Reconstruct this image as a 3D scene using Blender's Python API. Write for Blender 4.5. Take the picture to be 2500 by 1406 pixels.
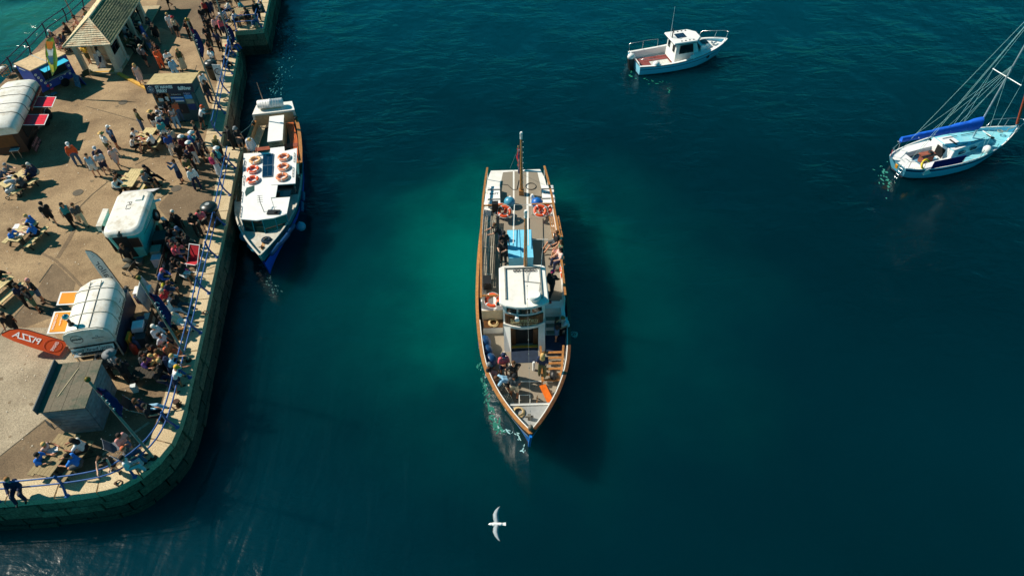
import bpy, math, random
import numpy as np
from mathutils import Vector, Matrix
for _o in list(bpy.data.objects): bpy.data.objects.remove(_o)
random.seed(7)
SC = bpy.context.scene
COL = SC.collection
# ---------------------------------------------------------------- camera
F = 1667.0; CX, CY = 1250.0, 703.0; HCAM = 27.0; NX, NY = 1280.0, 2260.0
_d = math.hypot(NX - CX, NY - CY)
TH = math.radians(90) - math.atan(_d / F); RHO = math.atan2(NX - CX, NY - CY)
_u0 = np.array([0, math.sin(TH), math.cos(TH)]); F0 = np.array([0, math.cos(TH), -math.sin(TH)])
RT = np.array([1, 0, 0.]) * math.cos(RHO) - _u0 * math.sin(RHO)
UP = np.array([1, 0, 0.]) * math.sin(RHO) + _u0 * math.cos(RHO)
CPOS = np.array([0, 0, HCAM])
def P(x, y, z=0.0):
    """photo pixel -> world point on the horizontal plane at height z"""
    d = F * F0 + (x - CX) * RT - (y - CY) * UP
    return CPOS + d * ((z - HCAM) / d[2])
cd = bpy.data.cameras.new('camera'); cam = bpy.data.objects.new('camera', cd); COL.objects.link(cam)
cd.sensor_width = 36.0; cd.lens = F / 2500 * 36.0; cd.clip_end = 2000
cam.matrix_world = Matrix((( RT[0], UP[0], -F0[0], 0), (RT[1], UP[1], -F0[1], 0), (RT[2], UP[2], -F0[2], HCAM), (0, 0, 0, 1)))
SC.camera = cam
# ---------------------------------------------------------------- sky, sun, exposure
SUN_EL = math.radians(43); SUN_AZ = math.radians(180 - 17)          # direction towards the sun: left, a little away
sdir = Vector((math.cos(SUN_EL) * math.cos(SUN_AZ), math.cos(SUN_EL) * math.sin(SUN_AZ), math.sin(SUN_EL)))
W = bpy.data.worlds.new('World'); SC.world = W; W.use_nodes = True
nt = W.node_tree; nt.nodes.clear()
sky = nt.nodes.new('ShaderNodeTexSky'); sky.sky_type = 'NISHITA'; sky.sun_disc = False
sky.sun_elevation = SUN_EL; sky.sun_rotation = math.atan2(sdir.x, sdir.y)
sky.ozone_density = 4.0; sky.dust_density = 0.3; sky.air_density = 1.0
tint = nt.nodes.new('ShaderNodeMixRGB'); tint.blend_type = 'MULTIPLY'; tint.inputs[0].default_value = 1.0
tint.inputs[2].default_value = (0.06, 1.0, 0.95, 1)                  # the photograph's teal daylight
bg = nt.nodes.new('ShaderNodeBackground'); bg.inputs[1].default_value = 0.066
wo = nt.nodes.new('ShaderNodeOutputWorld')
nt.links.new(sky.outputs[0], tint.inputs[1]); nt.links.new(tint.outputs[0], bg.inputs[0]); nt.links.new(bg.outputs[0], wo.inputs[0])
sl = bpy.data.lights.new('sun', 'SUN'); sl.energy = 5.0; sl.angle = math.radians(0.53); sl.color = (1.0, 0.90, 0.76)
so = bpy.data.objects.new('sun', sl); COL.objects.link(so); so.location = (-40, 20, 60)
so.rotation_euler = (-sdir).to_track_quat('-Z', 'Y').to_euler()
SC.view_settings.view_transform = 'Standard'; SC.view_settings.look = 'None'
SC.view_settings.exposure = 0.24; SC.view_settings.gamma = 1.0
SC.render.engine = 'CYCLES'
# ---------------------------------------------------------------- helpers
def lin(c):
    return tuple(((v / 255) / 12.92 if v <= 10 else (((v / 255) + 0.055) / 1.055) ** 2.4) for v in c)
MATS = {}
def M(name, rgb=(128, 128, 128), rough=0.6, metal=0.0, var=0.18, scale=6.0, bump=0.0, dirt=None, dirt_amt=0.5, dirt_scale=2.0, coat=0.0):
    """procedural painted / worn material, colour given as sRGB"""
    if name in MATS: return MATS[name]
    m = bpy.data.materials.new(name); m.use_nodes = True; t = m.node_tree; n = t.nodes
    b = n['Principled BSDF']; b.inputs['Roughness'].default_value = rough; b.inputs['Metallic'].default_value = metal
    b.inputs['Coat Weight'].default_value = coat
    c = lin(rgb)
    tc = n.new('ShaderNodeTexCoord'); no = n.new('ShaderNodeTexNoise'); no.inputs['Scale'].default_value = scale; no.inputs['Detail'].default_value = 5
    t.links.new(tc.outputs['Object'], no.inputs['Vector'])
    r = n.new('ShaderNodeValToRGB'); r.color_ramp.elements[0].position = 0.3; r.color_ramp.elements[1].position = 0.7
    r.color_ramp.elements[0].color = (*[v * (1 - var) for v in c], 1); r.color_ramp.elements[1].color = (*[min(v * (1 + var), 0.9) for v in c], 1)
    t.links.new(no.outputs['Fac'], r.inputs[0]); out = r.outputs[0]
    if dirt:
        n2 = n.new('ShaderNodeTexNoise'); n2.inputs['Scale'].default_value = dirt_scale; n2.inputs['Detail'].default_value = 8; n2.inputs['Roughness'].default_value = 0.7
        t.links.new(tc.outputs['Object'], n2.inputs['Vector'])
        r2 = n.new('ShaderNodeValToRGB'); r2.color_ramp.elements[0].position = 0.48; r2.color_ramp.elements[1].position = 0.72
        r2.color_ramp.elements[0].color = (0, 0, 0, 1); r2.color_ramp.elements[1].color = (dirt_amt,) * 3 + (1,)
        t.links.new(n2.outputs['Fac'], r2.inputs[0])
        mx = n.new('ShaderNodeMixRGB'); t.links.new(r2.outputs[0], mx.inputs[0]); t.links.new(out, mx.inputs[1]); mx.inputs[2].default_value = (*lin(dirt), 1)
        out = mx.outputs[0]
    t.links.new(out, b.inputs['Base Color'])
    if bump:
        bp = n.new('ShaderNodeBump'); bp.inputs['Strength'].default_value = bump; bp.inputs['Distance'].default_value = 0.02
        t.links.new(no.outputs['Fac'], bp.inputs['Height']); t.links.new(bp.outputs[0], b.inputs['Normal'])
    MATS[name] = m
    return m
def cloth(name, rgb, dirt=None, scale=2.0):
    """thin flag cloth: the sun shines through it"""
    m = M(name, rgb, rough=0.8, var=0.1, scale=scale, dirt=dirt, dirt_amt=0.8, dirt_scale=1.5); t = m.node_tree; n = t.nodes
    if 'Translucent BSDF' not in n:
        b = n['Principled BSDF']; tr = n.new('ShaderNodeBsdfTranslucent'); mx = n.new('ShaderNodeMixShader'); mx.inputs[0].default_value = 0.55
        t.links.new(b.inputs['Base Color'].links[0].from_socket, tr.inputs[0]); t.links.new(b.outputs[0], mx.inputs[1]); t.links.new(tr.outputs[0], mx.inputs[2]); t.links.new(mx.outputs[0], n['Material Output'].inputs[0])
    return m
def glass(name, rgb=(8, 18, 24)):
    if name in MATS: return MATS[name]
    m = M(name, rgb, rough=0.04, var=0.1); m.node_tree.nodes['Principled BSDF'].inputs['Coat Weight'].default_value = 0.5
    return m

class MB:
    """collects shapes into one mesh"""
    def __init__(s): s.v = []; s.f = []; s.sm = []
    def add(s, vs, fs, smooth=False):
        o = len(s.v); s.v += [(float(a), float(b), float(c)) for a, b, c in vs]; s.f += [tuple(i + o for i in f) for f in fs]; s.sm += [smooth] * len(fs); return s
    def box(s, c, d, rz=0.0, top=(1, 1), rot=None, shift=(0, 0)):
        hx, hy, hz = d[0] / 2, d[1] / 2, d[2] / 2
        vs = [(-hx, -hy, -hz), (hx, -hy, -hz), (hx, hy, -hz), (-hx, hy, -hz)] + [(x * top[0] + shift[0], y * top[1] + shift[1], hz) for x, y in ((-hx, -hy), (hx, -hy), (hx, hy), (-hx, hy))]
        R = rot if rot is not None else Matrix.Rotation(rz, 3, 'Z')
        vs = [R @ Vector(v) + Vector(c) for v in vs]
        return s.add(vs, [(3, 2, 1, 0), (4, 5, 6, 7), (0, 1, 5, 4), (1, 2, 6, 5), (2, 3, 7, 6), (3, 0, 4, 7)])
    def b2(s, x0, x1, y0, y1, z0, z1): return s.box(((x0 + x1) / 2, (y0 + y1) / 2, (z0 + z1) / 2), (abs(x1 - x0), abs(y1 - y0), abs(z1 - z0)))
    def bar(s, a, b, w, h=None):
        a = Vector(a); b = Vector(b); d = b - a; h = h or w
        return s.box((a + b) / 2, (w, h, d.length), rot=d.to_track_quat('Z', 'Y').to_matrix())
    def loft(s, rings, cap=True, closed=True, smooth=False):
        n = len(rings[0]); vs = [p for r in rings for p in r]; fs = []
        for i in range(len(rings) - 1):
            for j in range(n if closed else n - 1):
                k = (j + 1) % n; fs.append((i * n + j, i * n + k, (i + 1) * n + k, (i + 1) * n + j))
        s.add(vs, fs, smooth)
        if cap and closed:
            s.add(rings[0], [tuple(range(n))[::-1]]); s.add(rings[-1], [tuple(range(n))])
        return s
    def prism(s, poly, z0, z1): return s.loft([[(p[0], p[1], z0) for p in poly], [(p[0], p[1], z1) for p in poly]])
    def slab(s, pts, t):
        """thick sheet from a 3-D polygon"""
        p = [Vector(q) for q in pts]; n = Vector((0, 0, 0))
        for i in range(len(p)): n += (p[i] - p[0]).cross(p[(i + 1) % len(p)] - p[0])
        n = n.normalized() * t; return s.loft([p, [q + n for q in p]])
    def tube(s, pts, r, n=6, r2=None, smooth=True):
        p = [Vector(q) for q in pts]; rings = []; up = None
        for i, q in enumerate(p):
            d = (p[min(i + 1, len(p) - 1)] - p[max(i - 1, 0)]).normalized()
            if up is None: up = d.orthogonal().normalized()
            else:
                up = up - d * up.dot(d); up = up.normalized() if up.length > 1e-6 else d.orthogonal().normalized()
            sd = d.cross(up); rr = r if r2 is None else r + (r2 - r) * i / max(1, len(p) - 1)
            rings.append([q + (up * math.cos(2 * math.pi * k / n) + sd * math.sin(2 * math.pi * k / n)) * rr for k in range(n)])
        return s.loft(rings, smooth=smooth)
    def lathe(s, prof, n=14, c=(0, 0, 0), rot=None, smooth=True):
        rings = [[(r * math.cos(2 * math.pi * k / n), r * math.sin(2 * math.pi * k / n), z) for k in range(n)] for r, z in prof]
        R = rot if rot is not None else Matrix.Identity(3)
        return s.loft([[R @ Vector(p) + Vector(c) for p in r] for r in rings], smooth=smooth)
    def ball(s, c, r, n=10, m=7, rot=None):
        r = (r, r, r) if not hasattr(r, '__len__') else r
        R = rot if rot is not None else Matrix.Identity(3); rings = []
        for i in range(m):
            a = math.pi * (0.04 + 0.92 * i / (m - 1)); rings.append([R @ Vector((r[0] * math.sin(a) * math.cos(2 * math.pi * k / n), r[1] * math.sin(a) * math.sin(2 * math.pi * k / n), -r[2] * math.cos(a))) + Vector(c) for k in range(n)])
        return s.loft(rings, smooth=True)
    def torus(s, c, R, r, n=20, m=8, rot=None, a0=0.0, a1=2 * math.pi):
        Q = rot if rot is not None else Matrix.Identity(3); rings = []; full = abs(a1 - a0 - 2 * math.pi) < 1e-4
        for i in range(n + 1):
            a = a0 + (a1 - a0) * i / n
            rings.append([Q @ Vector(((R + r * math.cos(2 * math.pi * k / m)) * math.cos(a), (R + r * math.cos(2 * math.pi * k / m)) * math.sin(a), r * math.sin(2 * math.pi * k / m))) + Vector(c) for k in range(m)])
        return s.loft(rings, cap=not full, smooth=True)
    def mesh(s, name):
        me = bpy.data.meshes.new(name); me.from_pydata(s.v, [], s.f)
        me.polygons.foreach_set('use_smooth', s.sm); me.update()
        return me
    def build(s, name, mat, parent=None, loc=None, rz=0.0):
        o = bpy.data.objects.new(name, s.mesh(name)); COL.objects.link(o); o.data.materials.append(mat)
        if parent is not None: o.parent = parent
        if loc is not None: o.location = loc
        o.rotation_euler.z = rz
        return o
def tag(o, label, cat, group=None):
    o['label'] = label; o['category'] = cat
    if group: o['group'] = group
    return o
def thing(name, label, cat, loc=(0, 0, 0), rz=0.0, group=None):
    o = bpy.data.objects.new(name, None); o.empty_display_size = 0.2; COL.objects.link(o); o.location = loc; o.rotation_euler.z = rz
    return tag(o, label, cat, group)
def struct(o): o['kind'] = 'structure'; return o
def dup(root, loc, rz, label=None, group=None):
    r = root.copy(); COL.objects.link(r); r.location = loc; r.rotation_euler.z = rz
    if label: r['label'] = label
    if group: r['group'] = group
    for ch in list(root.children):
        c = ch.copy(); COL.objects.link(c); c.parent = r
        for g in list(ch.children):
            d = g.copy(); COL.objects.link(d); d.parent = c
    return r
class Fr:
    """local frame of a thing: pixel -> local coordinates"""
    def __init__(s, loc, rz): s.o = np.array(loc, float); s.a = rz
    def w(s, p):
        d = np.array(p, float) - s.o; c, q = math.cos(-s.a), math.sin(-s.a)
        return Vector((d[0] * c - d[1] * q, d[0] * q + d[1] * c, d[2]))
    def __call__(s, x, y, z): return s.w(P(x, y, z))
def text(body, size, mat, parent, o, xd, yd, width=None, center=True, mirror=False, name='lettering', bold=0.0):
    cu = bpy.data.curves.new('t', 'FONT'); cu.body = body; cu.size = size; cu.extrude = 0.003; cu.offset = bold
    cu.align_x = 'CENTER' if center else 'LEFT'; cu.align_y = 'CENTER'; cu.resolution_u = 3
    ob = bpy.data.objects.new('t', cu); COL.objects.link(ob)
    dg = bpy.context.evaluated_depsgraph_get(); me = bpy.data.meshes.new_from_object(ob.evaluated_get(dg)); bpy.data.objects.remove(ob)
    xs = [v.co.x for v in me.vertices]
    k = width / (max(xs) - min(xs)) if width and xs else 1.0
    xd = Vector(xd).normalized(); yd = Vector(yd); yd = (yd - xd * yd.dot(xd)).normalized(); zd = xd.cross(yd)
    for v in me.vertices:
        x, y, z = v.co; x = -x if mirror else x
        v.co = Vector(o) + xd * x * k + yd * y + zd * z
    ob = bpy.data.objects.new(name, me); COL.objects.link(ob); me.materials.clear(); me.materials.append(mat); ob.parent = parent
    return ob
# smooth implicit shapes (people, animals) -----------------------------------------
def nets(field, lo, hi, h):
    ax = [np.arange(lo[i], hi[i] + h, h) for i in range(3)]
    X = np.stack(np.meshgrid(*ax, indexing='ij'), -1); V = field(X); I = V < 0
    c = np.zeros(tuple(n - 1 for n in I.shape), int); acc = np.zeros(c.shape + (3,)); cnt = np.zeros(c.shape)
    sl = lambda o, s: slice(o, s - 1 + o)
    for a in (0, 1):
        for b in (0, 1):
            for d in (0, 1): c += I[sl(a, I.shape[0]), sl(b, I.shape[1]), sl(d, I.shape[2])]
    for axis in range(3):
        o1, o2 = [i for i in range(3) if i != axis]
        for p in (0, 1):
            for q in (0, 1):
                s0 = [None] * 3; s1 = [None] * 3; s0[axis] = sl(0, I.shape[axis]); s1[axis] = sl(1, I.shape[axis])
                for o, t in ((o1, p), (o2, q)): s0[o] = s1[o] = sl(t, I.shape[o])
                s0 = tuple(s0); s1 = tuple(s1); va, vb = V[s0], V[s1]; cr = (va < 0) != (vb < 0)
                t = np.where(cr, va / np.where(cr, va - vb, 1), 0)
                acc += np.where(cr[..., None], X[s0] + t[..., None] * (X[s1] - X[s0]), 0); cnt += cr
    act = (c > 0) & (c < 8); idx = -np.ones(c.shape, int); idx[act] = np.arange(act.sum())
    verts = acc[act] / cnt[act][:, None]; faces = []
    for axis in range(3):
        o1, o2 = (axis + 1) % 3, (axis + 2) % 3
        s0 = [slice(1, -1)] * 3; s1 = [slice(1, -1)] * 3; s0[axis] = slice(0, -1); s1[axis] = slice(1, None)
        a, b = I[tuple(s0)], I[tuple(s1)]; w = np.argwhere(a != b); fl = a[tuple(w.T)]
        base = w.copy(); base[:, o1] += 1; base[:, o2] += 1
        def g(d1, d2):
            q = base.copy(); q[:, o1] += d1; q[:, o2] += d2; return idx[tuple(q.T)]
        Q = np.stack([g(-1, -1), g(0, -1), g(0, 0), g(-1, 0)], 1); Q[~fl] = Q[~fl][:, ::-1]; faces.append(Q)
    return verts, np.concatenate(faces)
def capfield(caps, k=0.03, infl=0.0):
    def f(X):
        tot = 0
        for a, b, ra, rb in caps:
            a = np.array(a, float); b = np.array(b, float); ab = b - a; L = max(ab @ ab, 1e-9)
            t = np.clip(((X - a) @ ab) / L, 0, 1); d = np.linalg.norm(X - a - t[..., None] * ab, axis=-1) - (ra + (rb - ra) * t)
            tot = tot + np.exp(-np.clip(d, -1, 1.5) / k)
        return -k * np.log(tot + 1e-30) - infl
    return f
def capmesh(caps, h=0.028, k=0.02, infl=0.0):
    P_ = np.array([c[0] for c in caps] + [c[1] for c in caps]); r = max(max(c[2], c[3]) for c in caps) + infl + 3 * h + 0.03
    return nets(capfield(caps, k, infl), P_.min(0) - r, P_.max(0) + r, h)
def npmesh(name, v, f):
    me = bpy.data.meshes.new(name); me.from_pydata([tuple(map(float, p)) for p in v], [], [tuple(map(int, q)) for q in f])
    me.polygons.foreach_set('use_smooth', [True] * len(me.polygons)); me.update(); return me
QZ = 2.0        # height of the quay above the water
# ---------------------------------------------------------------- setting: water
def water_material():
    m = bpy.data.materials.new('sea_water'); m.use_nodes = True; t = m.node_tree; n = t.nodes; L = t.links.new
    b = n['Principled BSDF']; b.inputs['Roughness'].default_value = 0.13; b.inputs['IOR'].default_value = 1.333
    tc = n.new('ShaderNodeTexCoord')
    def noise(scale, detail=3, rough=0.5, sx=1, sy=1, rz=0.0, dist=0.0):
        mp = n.new('ShaderNodeMapping'); mp.inputs['Scale'].default_value = (sx, sy, 1); mp.inputs['Rotation'].default_value = (0, 0, rz)
        L(tc.outputs['Object'], mp.inputs[0]); q = n.new('ShaderNodeTexNoise'); q.inputs['Scale'].default_value = scale; q.inputs['Detail'].default_value = detail
        q.inputs['Roughness'].default_value = rough; q.inputs['Distortion'].default_value = dist; L(mp.outputs[0], q.inputs['Vector']); return q.outputs['Fac']
    def blob(cx, cy, rx, ry, warp=0.35, rz=0.0):
        """soft patch of differently coloured water at a place in the harbour"""
        mp = n.new('ShaderNodeMapping'); mp.vector_type = 'POINT'
        s1 = n.new('ShaderNodeVectorMath'); s1.operation = 'SUBTRACT'; L(tc.outputs['Object'], s1.inputs[0]); s1.inputs[1].default_value = (cx, cy, 0)
        L(s1.outputs[0], mp.inputs[0]); mp.inputs['Scale'].default_value = (1 / rx, 1 / ry, 0); mp.inputs['Rotation'].default_value = (0, 0, rz)
        ln = n.new('ShaderNodeVectorMath'); ln.operation = 'LENGTH'; L(mp.outputs[0], ln.inputs[0])
        ad = n.new('ShaderNodeMath'); ad.operation = 'MULTIPLY_ADD'; L(noise(0.22, 4), ad.inputs[0]); ad.inputs[1].default_value = warp * 2; ad.inputs[2].default_value = -warp
        sm = n.new('ShaderNodeMath'); sm.operation = 'ADD'; L(ln.outputs['Value'], sm.inputs[0]); L(ad.outputs[0], sm.inputs[1])
        mr = n.new('ShaderNodeMapRange'); mr.interpolation_type = 'SMOOTHSTEP'; L(sm.outputs[0], mr.inputs[0]); mr.inputs[1].default_value = 1.0; mr.inputs[2].default_value = 0.0
        return mr.outputs[0]
    def mix(fac, a, col, amt=1.0):
        x = n.new('ShaderNodeMixRGB')
        if amt != 1.0:
            k = n.new('ShaderNodeMath'); k.operation = 'MULTIPLY'; L(fac, k.inputs[0]); k.inputs[1].default_value = amt; fac = k.outputs[0]
        L(fac, x.inputs[0]); L(a, x.inputs[1]); x.inputs[2].default_value = (*col, 1); return x.outputs[0]
    base = n.new('ShaderNodeValToRGB'); base.color_ramp.elements[0].position = 0.3; base.color_ramp.elements[1].position = 0.75
    base.color_ramp.elements[0].color = (*WC['deep'], 1); base.color_ramp.elements[1].color = (*WC['mid'], 1)
    L(noise(0.05, 3), base.inputs[0]); c = base.outputs[0]
    c = mix(blob(12, 75, 75, 42, 0.2), c, WC['far'])                     # lighter, bluer water further out
    c = mix(blob(-0.5, 25.5, 17, 16, 0.3), c, WC['plume'], 0.8)        # greener water around the ferry
    c = mix(blob(-0.6, 27.5, 7.5, 11, 0.34), c, WC['ferry_green2'], 0.9)
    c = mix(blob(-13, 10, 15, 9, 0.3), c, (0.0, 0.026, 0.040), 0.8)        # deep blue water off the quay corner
    c = mix(blob(-44, 62, 18, 20, 0.1), c, WC['west'])                   # shallow green water inside the quay
    c = mix(blob(-44.5, 62.5, 3.6, 2.6, 0.5), c, (0.0, 0.022, 0.018), 0.9)   # building reflection painted dark into the water colour
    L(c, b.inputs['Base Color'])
    # ripples
    r1 = noise(0.55, 5, 0.55, 0.75, 1.5, 0.12, 0.6); r2 = noise(2.6, 3, 0.5, 0.8, 1.4, -0.3, 0.3); r3 = noise(0.16, 3, 0.5, 1.2, 0.8, 0.6)
    calm = n.new('ShaderNodeMapRange'); L(r3, calm.inputs[0]); calm.inputs[1].default_value = 0.35; calm.inputs[2].default_value = 0.65; calm.inputs[3].default_value = 0.08; calm.inputs[4].default_value = 1.0
    far = n.new('ShaderNodeMapRange'); sp = n.new('ShaderNodeSeparateXYZ'); L(tc.outputs['Object'], sp.inputs[0]); L(sp.outputs[1], far.inputs[0]); far.inputs[1].default_value = 15; far.inputs[2].default_value = 48; far.inputs[3].default_value = 0.3; far.inputs[4].default_value = 1.0
    mm = n.new('ShaderNodeMath'); mm.operation = 'MULTIPLY'; L(calm.outputs[0], mm.inputs[0]); L(far.outputs[0], mm.inputs[1])
    hh = n.new('ShaderNodeMath'); hh.operation = 'MULTIPLY_ADD'; L(r2, hh.inputs[0]); hh.inputs[1].default_value = 0.16; L(r1, hh.inputs[2])
    h2 = n.new('ShaderNodeMath'); h2.operation = 'MULTIPLY'; L(hh.outputs[0], h2.inputs[0]); L(mm.outputs[0], h2.inputs[1])
    nr = n.new('ShaderNodeMath'); nr.operation = 'MULTIPLY'; L(blob(-9, 13, 17, 13, 0.3), nr.inputs[0]); nr.inputs[1].default_value = 0.3
    sw = n.new('ShaderNodeMath'); sw.operation = 'MULTIPLY_ADD'; L(noise(0.5, 2, 0.4, 2.0, 0.5, -0.35, 0.8), sw.inputs[0]); L(nr.outputs[0], sw.inputs[1]); L(h2.outputs[0], sw.inputs[2]); h2 = sw
    bp = n.new('ShaderNodeBump'); bp.inputs['Strength'].default_value = 1.0; bp.inputs['Distance'].default_value = 0.32
    L(h2.outputs[0], bp.inputs['Height']); L(bp.outputs[0], b.inputs['Normal'])
    b.inputs['Subsurface Weight'].default_value = 1.0; b.inputs['Subsurface Radius'].default_value = (0.4, 1.0, 1.0); b.inputs['Subsurface Scale'].default_value = 4.5
    b.subsurface_method = 'BURLEY'
    return m
WC = dict(deep=(0.0, 0.012, 0.018), mid=(0.0, 0.020, 0.030), far=(0.0, 0.040, 0.062), plume=(0.0, 0.056, 0.054), ferry_green2=(0.0, 0.140, 0.104), west=(0.014, 0.10, 0.066))  # plume: greener water around the ferry
wm = MB(); wm.add([(-320, -80, 0), (320, -80, 0), (320, 420, 0), (-320, 420, 0)], [(0, 1, 2, 3)])
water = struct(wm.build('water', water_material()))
# ---------------------------------------------------------------- setting: quay
def concrete_material(name, c1, c2, c3, fine=28.0, stain=0.35):
    m = bpy.data.materials.new(name); m.use_nodes = True; t = m.node_tree; n = t.nodes; L = t.links.new; b = n['Principled BSDF']; b.inputs['Roughness'].default_value = 0.9
    tc = n.new('ShaderNodeTexCoord')
    def noise(s, d=4, r=0.6):
        q = n.new('ShaderNodeTexNoise'); q.inputs['Scale'].default_value = s; q.inputs['Detail'].default_value = d; q.inputs['Roughness'].default_value = r; L(tc.outputs['Object'], q.inputs['Vector']); return q.outputs['Fac']
    r = n.new('ShaderNodeValToRGB'); r.color_ramp.elements[0].position = 0.35; r.color_ramp.elements[1].position = 0.65
    r.color_ramp.elements[0].color = (*lin(c1), 1); r.color_ramp.elements[1].color = (*lin(c2), 1); L(noise(0.45, 6, 0.65), r.inputs[0])
    g = n.new('ShaderNodeValToRGB'); g.color_ramp.elements[0].position = 0.36; g.color_ramp.elements[1].position = 0.66
    g.color_ramp.elements[0].color = (0.52, 0.52, 0.52, 1); g.color_ramp.elements[1].color = (1.22, 1.22, 1.22, 1); L(noise(fine, 2, 0.8), g.inputs[0])
    x = n.new('ShaderNodeMixRGB'); x.blend_type = 'MULTIPLY'; x.inputs[0].default_value = 1; L(r.outputs[0], x.inputs[1]); L(g.outputs[0], x.inputs[2])
    s = n.new('ShaderNodeValToRGB'); s.color_ramp.elements[0].position = 0.55; s.color_ramp.elements[1].position = 0.75; s.color_ramp.elements[0].color = (0, 0, 0, 1); s.color_ramp.elements[1].color = (stain,) * 3 + (1,)
    L(noise(1.3, 7, 0.7), s.inputs[0]); y = n.new('ShaderNodeMixRGB'); L(s.outputs[0], y.inputs[0]); L(x.outputs[0], y.inputs[1]); y.inputs[2].default_value = (*lin(c3), 1)
    L(y.outputs[0], b.inputs['Base Color'])
    bp = n.new('ShaderNodeBump'); bp.inputs['Strength'].default_value = 0.35; bp.inputs['Distance'].default_value = 0.02; L(noise(fine, 3, 0.8), bp.inputs['Height']); L(bp.outputs[0], b.inputs['Normal'])
    return m
M_PAVE = concrete_material('tan_concrete', (138, 113, 82), (182, 154, 116), (92, 75, 54))
M_PAVE2 = concrete_material('pale_concrete', (152, 136, 112), (184, 168, 142), (142, 128, 106))
M_ASPH = concrete_material('brown_asphalt', (112, 92, 68), (140, 118, 90), (80, 66, 48))
M_COPE = concrete_material('coping_concrete', (206, 182, 142), (224, 204, 166), (150, 130, 92), stain=0.6)
M_ST1 = concrete_material('quay_stone', (122, 94, 70), (154, 124, 96), (70, 62, 46), fine=9, stain=0.7)
M_ST2 = concrete_material('weedy_quay_stone', (62, 50, 38), (90, 74, 58), (34, 34, 24), fine=9, stain=0.8)
M_DARK = M('dark_joint', (40, 44, 40), rough=0.95)
def cr(pts, n=8):
    """smooth curve through points"""
    p = [np.array(q[:2], float) for q in pts]; p = [2 * p[0] - p[1]] + p + [2 * p[-1] - p[-2]]; out = []
    for i in range(1, len(p) - 2):
        for k in range(n):
            t = k / n; a, b, c, d = p[i - 1:i + 3]
            out.append(0.5 * (2 * b + (c - a) * t + (2 * a - 5 * b + 4 * c - d) * t * t + (3 * b - a - 3 * c + d) * t ** 3))
    return out + [p[-2]]
class Path:
    def __init__(s, pts):
        s.p = [np.array(q[:2], float) for q in pts]; s.l = [0]
        for a, b in zip(s.p, s.p[1:]): s.l.append(s.l[-1] + float(np.linalg.norm(b - a)))
        s.len = s.l[-1]
    def at(s, d, off=0.0):
        """point at length d, off metres to the left (landward)"""
        d = min(max(d, 0), s.len); i = max(0, min(int(np.searchsorted(s.l, d)) - 1, len(s.p) - 2))
        a, b = s.p[i], s.p[i + 1]; t = (d - s.l[i]) / max(s.l[i + 1] - s.l[i], 1e-9); tg = (b - a) / np.linalg.norm(b - a)
        q = a + (b - a) * t + off * np.array([-tg[1], tg[0]]); return q
    def near(s, q):
        ds = np.arange(0, s.len, 0.05); return float(ds[int(np.argmin([np.linalg.norm(s.at(d) - np.array(q[:2])) for d in ds]))])
LIPPX = [(0, 1229), (115, 1219), (198, 1209), (277, 1193), (330, 1167), (371, 1136), (403, 1104), (425, 1070), (440, 1033), (453, 989), (467, 923), (485, 846), (498, 790), (519, 689), (540, 596), (555, 525), (571, 439), (582, 385)]
lip = [P(x, y, QZ) for x, y in LIPPX]
MAIN = Path([(-70, 11.6), (-45, 11.9), (-30, 12.1)] + cr(lip)) 
main_end = MAIN.p[-1]; MAIN.p[-1] = main_end
NA = P(590, 360, QZ)[:2]; NB = P(537, 358, QZ)[:2]; U0 = P(529, 326, QZ)[:2]; U1 = P(579, 128, QZ)[:2]; J0 = P(574, 77, QZ)[:2]; J1 = P(641, 72, QZ)[:2]; J2 = P(657, 0, QZ)[:2]
J3 = J2 + (J2 - J1) / np.linalg.norm(J2 - J1) * 14
MAIN.p.append(np.array(NA)); MAIN = Path(MAIN.p)
NOTCH = Path([NA, NB]); UPPER = Path([NB, U1, J0]); JF = Path([J0, J1]); JE = Path([J1, J3])
WEST = Path([P(250, -25, QZ), P(172, 48, QZ), P(120, 84, QZ), P(76, 130, QZ), P(10, 196, QZ), P(-60, 262, QZ), np.array([-58.0, 20.0])])
inner = [MAIN.at(d, 0.3) for d in np.arange(0, MAIN.len, 0.5)] + [MAIN.at(MAIN.len, 0.3) - np.array([0, 0.3])] + [NB - np.array([0.3, 0.0])] + [U1 - np.array([0.3, 0]), J0 + np.array([-0.3, 0.3]), J1 + np.array([-0.3, 0.3]), J3 + np.array([-0.3, 0])]
poly = inner + [np.array([-34, 66.0])] + [p for p in WEST.p] + [np.array([-70.0, 12])]
qm = MB(); qm.prism(poly, -4.0, QZ - 0.02); quay = struct(qm.build('quay', M_PAVE))
def stones(path, name, top, bot, depth, step, mat, off=0.0, seed=1, z_j=0.0, parent=quay, out_j=0.02, gap=0.018):
    rnd = random.Random(seed); d = 0.0
    while d < path.len - 0.15:
        l = step * rnd.uniform(0.8, 1.25); e = min(d + l, path.len); o = off + rnd.uniform(-out_j, out_j); zt = top + rnd.uniform(-z_j, z_j)
        mid = (d + e) / 2
        ring = [path.at(d + gap, -o), path.at(mid, -o), path.at(e - gap, -o), path.at(e - gap, depth), path.at(mid, depth), path.at(d + gap, depth)]
        b = MB(); ch = 0.02
        cen = sum(ring) / 6
        b.loft([[(*q, bot) for q in ring], [(*q, zt - ch) for q in ring], [(*(q + (cen - q) * (ch / max(np.linalg.norm(cen - q), 0.05))), zt) for q in ring]])
        b.build(name, mat, parent); d = e
VIS = Path([MAIN.at(d) for d in np.arange(MAIN.near((-26, 12.2)), MAIN.len, 0.4)] + [MAIN.p[-1]])
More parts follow.
